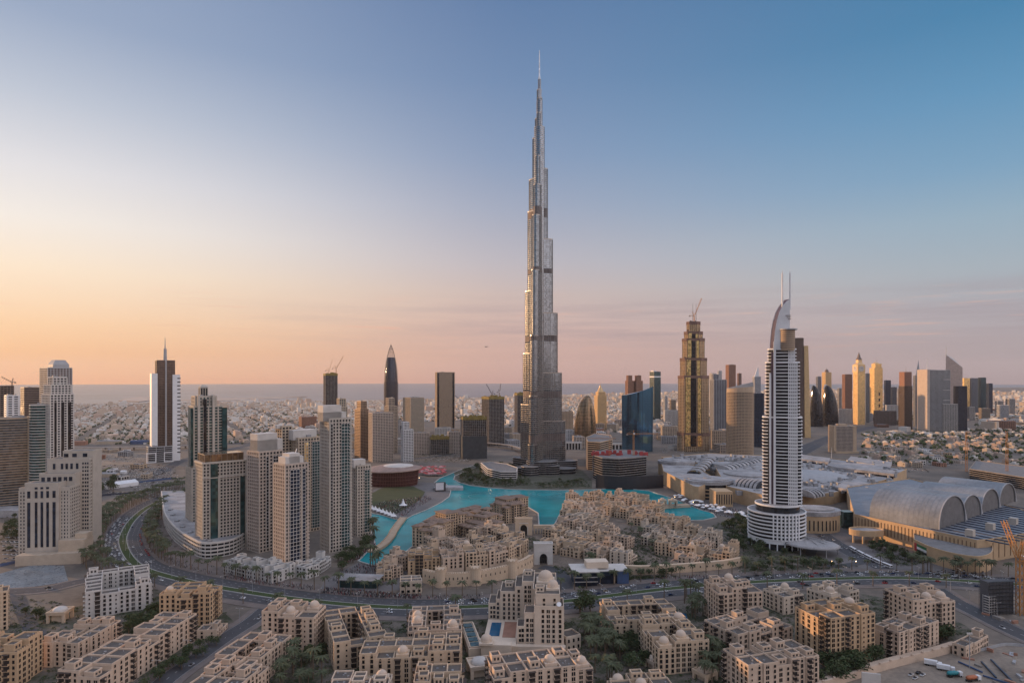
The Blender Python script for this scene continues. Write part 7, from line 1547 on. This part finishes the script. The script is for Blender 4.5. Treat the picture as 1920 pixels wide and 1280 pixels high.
tag(pm.build('crowd', skin, kind='stuff'), 'dense crowd of tiny people along the promenades and on the lawn', 'crowd')
# a helicopter, far off
d = 1800; r = thing('helicopter', 'tiny dark helicopter in the sky left of the skyscraper', 'helicopter', (XatD(911, d), d, ZatD(650, d))); mb = MB(); mb.loft([[(x_, q*cos(2*pi*i/10), q*.9*sin(2*pi*i/10)) for i in range(10)] for x_, q in ((-3.2,.2),(-2.5,1),(-.5,1.3),(1.2,.8),(6,.2),(6.3,.1))], 0); mb.box(5.4, -.1, 0, 6.3, .1, 1.6); mb.build('fuselage', W_['dark'], r); mb = MB(); mb.bar((-6,0,1.9), (6,0,1.9), .14); mb.bar((0,-6,1.9), (0,6,1.9), .14); mb.cyl(0, 0, 1, 2, .2, n=6); mb.build('rotor', W_['dark'], r)
# ------------------------------------------------------------ the far town
VW = [mat('villa_sand', (.50,.41,.33), .9, var=.08), mat('villa_white', (.60,.57,.53), .85, var=.06), mat('villa_rose', (.48,.36,.29), .9, var=.08), ROOFG]
SEA = sl
def on_land(x, y):
    for (xa, ya), (xb, yb) in zip(SEA, SEA[1:]):
        if xa <= x < xb: return y < ya+(yb-ya)*(x-xa)/(xb-xa)-160
    return False
def free(x, y, d):
    """open ground beyond the towers: not where the built-up centre, roads and lots are"""
    px, py = 960+x/d*F_PX, HZ+F_PX*CAMH/d
    if py > 890: return False
    if px < 640: return py < 833
    if px < 870: return py < 806 and not (py > 790 and px > 740)
    if px < 1060: return py < 800
    if px < 1240: return py < 812
    if px < 1510: return py < 800
    if px < 1690: return py < 764 or (py > 812 and px > 1620)
    return py < 895 and not (788 < py < 806 and px < 1835) and py < 884+(px-1690)*.03
rg = random.Random(33); houses = []; a0_ = R(28)
yy = -9000
cand = []
for j in range(-330, 330):
    for i in range(-330, 330):
        if j % 5 == 0 or i % 9 == 0: continue
        gx, gy = i*25+rg.uniform(-6,6), j*26+rg.uniform(-6,6); x, y = rot(gx, gy, a0_); y += 3800
        if y < 1350 or y > 11500 or abs(x) > y*.86: continue
        if not on_land(x, y) or not free(x, y, y) or not foot_ok(x, y, 8): continue
        cand.append((y, x))
cand.sort(); seq = []
town, trees = MB(), MB(); vd = []
for k in range(6):
    m = MB(); w_, d_ = rg.uniform(13, 18), rg.uniform(11, 15); h = rg.choice((4, 7.5, 8)); m.cbox(0, 0, 0, w_, d_, h, k % 3); m.ring(rect(w_+.2, d_+.2), rect(w_-.7, d_-.7), h-.1, h+.9, k % 3); m.cbox(w_*.15, d_*.1, h-.1, w_*.4, d_*.45, h+3, k % 3)
    for q in range(4): m.cbox(-w_*.38+q*w_*.25, -d_/2-.03, 1.2, 1.5, .3, 2.8, 3); m.cbox(-w_*.38+q*w_*.25, -d_/2-.03, 4.6, 1.5, .3, 6.2, 3) if h > 5 else None
    vd.append(m.data('villa', VW))
nv = 0; WORDS = ['sand coloured', 'white', 'rose coloured']
for (y, x) in cand:
    dens = .74 if y > 2200 else .5
    px = 960+x/y*F_PX; green = px > 1500 and y < 3200
    t_ = rg.random()
    if t_ < (dens if not green else .46):
        if nv < 300:
            k = rg.randrange(6); o = link(vd[k], 'villa', None, (x, y, 0), a0_+rg.choice((0, pi/2))+rg.uniform(-.06,.06)); side = 'beyond the lots at left' if px < 700 else ('behind the skyscraper' if px < 1300 else 'among the trees at right'); tag(o, f'small {WORDS[k%3]} flat roofed villa {side}', 'house', f'{WORDS[k%3]} villas {side}'); nv += 1
        else:
            town.at(x, y, 0, a0_+rg.choice((0, pi/2))+rg.uniform(-.1,.1)); w_, d_ = rg.uniform(10, 19), rg.uniform(9, 16); h = rg.choice((4, 4.5, 7.5, 8, 8)); w_, d_ = (w_*1.25, d_*1.2) if green else (w_, d_)
            if rg.random() < .025: w_, d_, h = w_*2.2, d_*1.6, rg.uniform(14, 34)
            elif rg.random() < .05: w_, d_, h = w_*2.5, d_*2, 8
            mi = rg.choice((0, 0, 1, 1, 2)); town.cbox(0, 0, 0, w_, d_, h, mi)
            if y < 5200 and rg.random() < .7: town.cbox(w_*rg.uniform(-.2,.2), d_*rg.uniform(-.2,.2), h-.1, w_*.45, d_*.5, h+3, mi)
    if rg.random() < (.85 if not green else .8):
        for q in range(2):
            cx, cy = x+rg.uniform(-13,13), y+rg.uniform(-13,13); r_ = rg.uniform(2.2, 4.6)*(1 if not green else 1.3)
            for e in range(5 if y < 3500 else 2):
                s_ = r_*rg.uniform(.5, .8); trees.at(cx+rg.uniform(-.6,.6)*r_, cy+rg.uniform(-.6,.6)*r_, r_*rg.uniform(.5, 1.2), rg.uniform(0, 3)); trees.add([(s_,0,0),(0,s_,.2*s_),(-s_,0,0),(0,-s_,-.2*s_),(.2*s_,0,s_*.8),(0,.1*s_,-s_*.8)], [(0,1,4),(1,2,4),(2,3,4),(3,0,4),(1,0,5),(2,1,5),(3,2,5),(0,3,5)], rg.choice((0,0,1)))
tag(town.build('distant_houses', VW, kind='stuff'), 'endless flat pale houses of the far town before the sea', 'town')
tag(trees.build('distant_trees', [LEAF, LEAF2], kind='stuff'), 'dark tree clumps scattered through the far town', 'trees')

# clutter of the lots at left: more parked cars than one can count, spoil heaps, hoardings, sheds
rg = random.Random(12)
for (px0, py0, nx, ny, dx, dy, sk) in ((150,872,20,5,8.2,4.2,5),(145,858,22,3,8,3.6,3),(170,884,24,4,6.2,4.0,4),(235,905,14,5,6.4,4.4,6),(5,1000,4,7,8,8,1),(158,898,12,4,6.5,4.6,5),(206,924,12,3,7,4.6,6),(240,878,13,5,6.6,4.4,4),(20,985,3,9,9,8,1),(1560,880,30,3,6,2.2,3),(1640,868,22,3,7,2.0,3),(560,860,8,4,6,3.5,3),(800,858,14,3,6,2.4,2),(1240,842,14,3,6,2.5,2)):
    for j in range(ny):
        for i in range(nx):
            if rg.random() < .72:
                x, y = P(px0+i*dx+j*sk, py0+j*dy)
                if foot_ok(x, y, 1): OVER.append((x, y, rg.choice((.1, .15, .12+pi/2))))
cars = MB()
for (x, y, a) in OVER:
    cars.at(x, y, .2, a); mi = rg.choice((0,0,0,1,2)); s_ = lambda q, w_, z0, z1: [(q,-w_,z0),(q,w_,z0),(q,w_,z1),(q,-w_,z1)]
    cars.loft([s_(-2.2,.85,.3,.9), s_(2.2,.8,.3,.8)], mi, True, False); cars.loft([s_(-1.7,.78,.85,.9), s_(-1,.72,.85,1.42), s_(.3,.72,.85,1.42), s_(1.1,.78,.8,.85)], 3, True, False)
tag(cars.build('parked_cars', [MATS['paint_white'], MATS['paint_silver'], MATS['paint_black'], G_['black']], kind='stuff'), 'countless small parked cars on the lots', 'cars')
hp_ = MB()
for (poly_px, n) in (([(150,935),(222,950),(235,960),(205,990),(160,1005)], 90), ([(140,850),(330,850),(340,862),(240,872),(140,872)], 70), ([(1790,1215),(1960,1225),(1960,1275),(1850,1290)], 60), ([(1830,1150),(1900,1170),(1960,1190),(1960,1160)], 50)):
    poly = PP(poly_px); xs = [p[0] for p in poly]; ys = [p[1] for p in poly]
    for _ in range(n):
        x, y = rg.uniform(min(xs), max(xs)), rg.uniform(min(ys), max(ys))
        if not inside((x, y), poly) or not foot_ok(x, y, 1): continue
        r_ = rg.uniform(.8, 4.5); k = rg.random(); hp_.at(x, y, 0, rg.uniform(0, 3))
        if k < .6: hp_.loft([[(r_*q*cos(2*pi*i/9)*(1+.3*sin(i*2.3)), r_*q*sin(2*pi*i/9), z*r_*.4) for i in range(9)] for q, z in ((1, 0), (.65, .6), (.2, 1))], 0, True, False)
        else: hp_.cbox(0, 0, 0, r_*1.6, r_*.5, rg.uniform(.5, 2.4), rg.choice((1, 2, 3)))
tag(hp_.build('rubble', [M['sand'], W_['concrete'], W_['grey'], W_['terra']], kind='stuff'), 'heaps of spoil and stacked material on the building plots', 'rubble')
for i, (pts, lab, mm) in enumerate((([(150,918),(200,914),(262,905),(330,897)], 'upper blue hoarding across the dusty lots at left', 'blue'), ([(152,940),(190,930),(240,926),(300,918)], 'lower dark hoarding across the dusty lots at left', 'navy'), ([(150,905),(180,890),(210,878)], 'dark green hedge line on the lots at left', 'green'))):
    mb = MB(); ribbon(mb, spline(PP(pts), 4), 0, .5 if i < 2 else 5, 0, 0, 3.2); tag(mb.build('site_fence' if i < 2 else 'hedge', W_[mm] if i < 2 else LEAF), lab, 'fence' if i < 2 else 'hedge')
# low shrubs and hedges between the blocks: too many to count
def far_from(line, x, y, m):
    return all(hypot(x-a, y-b) > m for a, b in line)
rg = random.Random(77); sh = MB()
for poly_px, n in (([(-60,1195),(130,1140),(300,1110),(420,1140),(430,1180),(240,1300),(-60,1310)], 420), ([(510,1170),(900,1165),(1060,1165),(1200,1145),(1450,1120),(1660,1125),(1830,1185),(1560,1275),(1500,1310),(360,1310)], 1500),
                   ([(1335,985),(1405,960),(1420,1010),(1520,1045),(1610,1062),(1500,1078),(1390,1076)], 500), ([(856,905),(866,886),(895,870),(975,874),(1000,910),(920,913)], 1300), ([(1000,905),(1095,898),(1108,913),(1010,916)], 420), ([(1620,1020),(1750,1052),(1690,1064)], 160), ([(225,925),(150,990),(165,1050),(215,1060),(190,1000)], 160), ([(280,960),(300,950),(330,1010),(420,1062),(400,1070),(300,1040)], 70), ([(150,880),(330,870),(330,925),(160,930)], 70), ([(0,960),(36,950),(36,1040),(0,1060)], 90), ([(1150,1004),(1172,990),(1185,992),(1258,1050),(1180,1060),(1176,1040)], 330), ([(1040,1062),(1100,1066),(1100,1078),(1040,1076)], 60), ([(1150,1080),(1330,1080),(1330,1086),(1150,1086)], 120), ([(985,1005),(1012,1008),(1010,1035),(980,1030)], 60), ([(-60,1140),(30,1120),(120,1130),(120,1160),(60,1190),(-60,1190)], 130), ([(560,850),(690,850),(690,880),(560,890)], 160), ([(770,846),(880,846),(880,866),(780,868)], 260), ([(1430,868),(1520,850),(1550,862),(1480,880)], 60), ([(1600,1066),(1700,1070),(1700,1076),(1600,1076)], 60)):
    poly = PP(poly_px); xs = [p[0] for p in poly]; ys = [p[1] for p in poly]; c = 0
    for _ in range(n*8):
        if c >= n: break
        x, y = rg.uniform(min(xs), max(xs)), rg.uniform(min(ys), max(ys))
        if not inside((x, y), poly) or not foot_ok(x, y, .5) or inside((x, y), LAKE): continue
        if not (far_from(BLVD, x, y, 30) and far_from(SIDE, x, y, 13) and far_from(RIGHT_ROAD, x, y, 14) and far_from(MALLR, x, y, 12) and far_from(WEST, x, y, 12)): continue
        c += 1; r_ = rg.uniform(.8, 2.6); sh.at(x, y, 0, 0)
        for e in range(22):
            a, b, q = rg.uniform(0, 6.28), rg.uniform(.1, 1), r_*rg.uniform(.3, 1); px_, py_, pz_ = q*cos(a), q*sin(a), r_*b*.8; s_ = rg.uniform(.3, .6); u1 = [rg.uniform(-1,1) for _ in range(3)]; u2 = [rg.uniform(-1,1) for _ in range(3)]
            sh.add([(px_-s_*u1[0], py_-s_*u1[1], pz_-s_*u1[2]*.5), (px_+s_*u2[0], py_+s_*u2[1], pz_+s_*u2[2]), (px_+s_*u1[0], py_+s_*u1[1], pz_+s_*u1[2]*.5), (px_-s_*u2[0], py_-s_*u2[1], pz_-s_*u2[2]*.3)], [(0,1,2,3)], rg.choice((0,0,1)))
tag(sh.build('shrubbery', [LEAF, LEAF2], kind='stuff'), 'low green shrubs and hedges filling the gardens between the blocks', 'shrubs')

print('COUNTS', NT_, NC, len(OVER), nv)

glow = bpy.data.materials.new('lamp_glow'); glow.use_nodes = True; gb = glow.node_tree.nodes['Principled BSDF']; gb.inputs['Emission Color'].default_value = (1, .62, .28, 1); gb.inputs['Emission Strength'].default_value = 14
lm = MB(); lm.cyl(0, 0, 0, 3, .08, n=5, mi=0); lm.dome(0, 0, 3, .45, .5, 8, 3, 1); lmd = lm.data('lantern', [W_['dark'], glow])
for k, (px, py) in enumerate(((694,902),(705,906),(722,908),(738,909),(752,908),(764,906),(776,903),(786,899),(1100,852),(985,858),(1560,1058),(1605,1058),(1265,935),(1300,945))):
    o = link(lmd, 'lantern', None, (*P(px, py), .2)); tag(o, 'lit lantern glowing on the plazas round the lake', 'lantern', 'lit lanterns on the plazas')
# ------------------------------------------------------------ air: one even haze over land and sea
hz = bpy.data.materials.new('haze_air'); hz.use_nodes = True; n = NT(hz.node_tree); n.n.clear(); o_ = n.new('ShaderNodeOutputMaterial'); pv = n.new('ShaderNodeVolumePrincipled')
pv.inputs['Color'].default_value = (.80, .76, .78, 1); pv.inputs['Density'].default_value = 1.8e-5; pv.inputs['Anisotropy'].default_value = .25; n.l.new(pv.outputs[0], o_.inputs['Volume'])
hm = MB(); hm.box(-26000, -1500, -1.5, 26000, 26000, 860); ho = hm.build('haze', hz, kind='stuff'); tag(ho, 'thin warm haze in the evening air', 'haze')
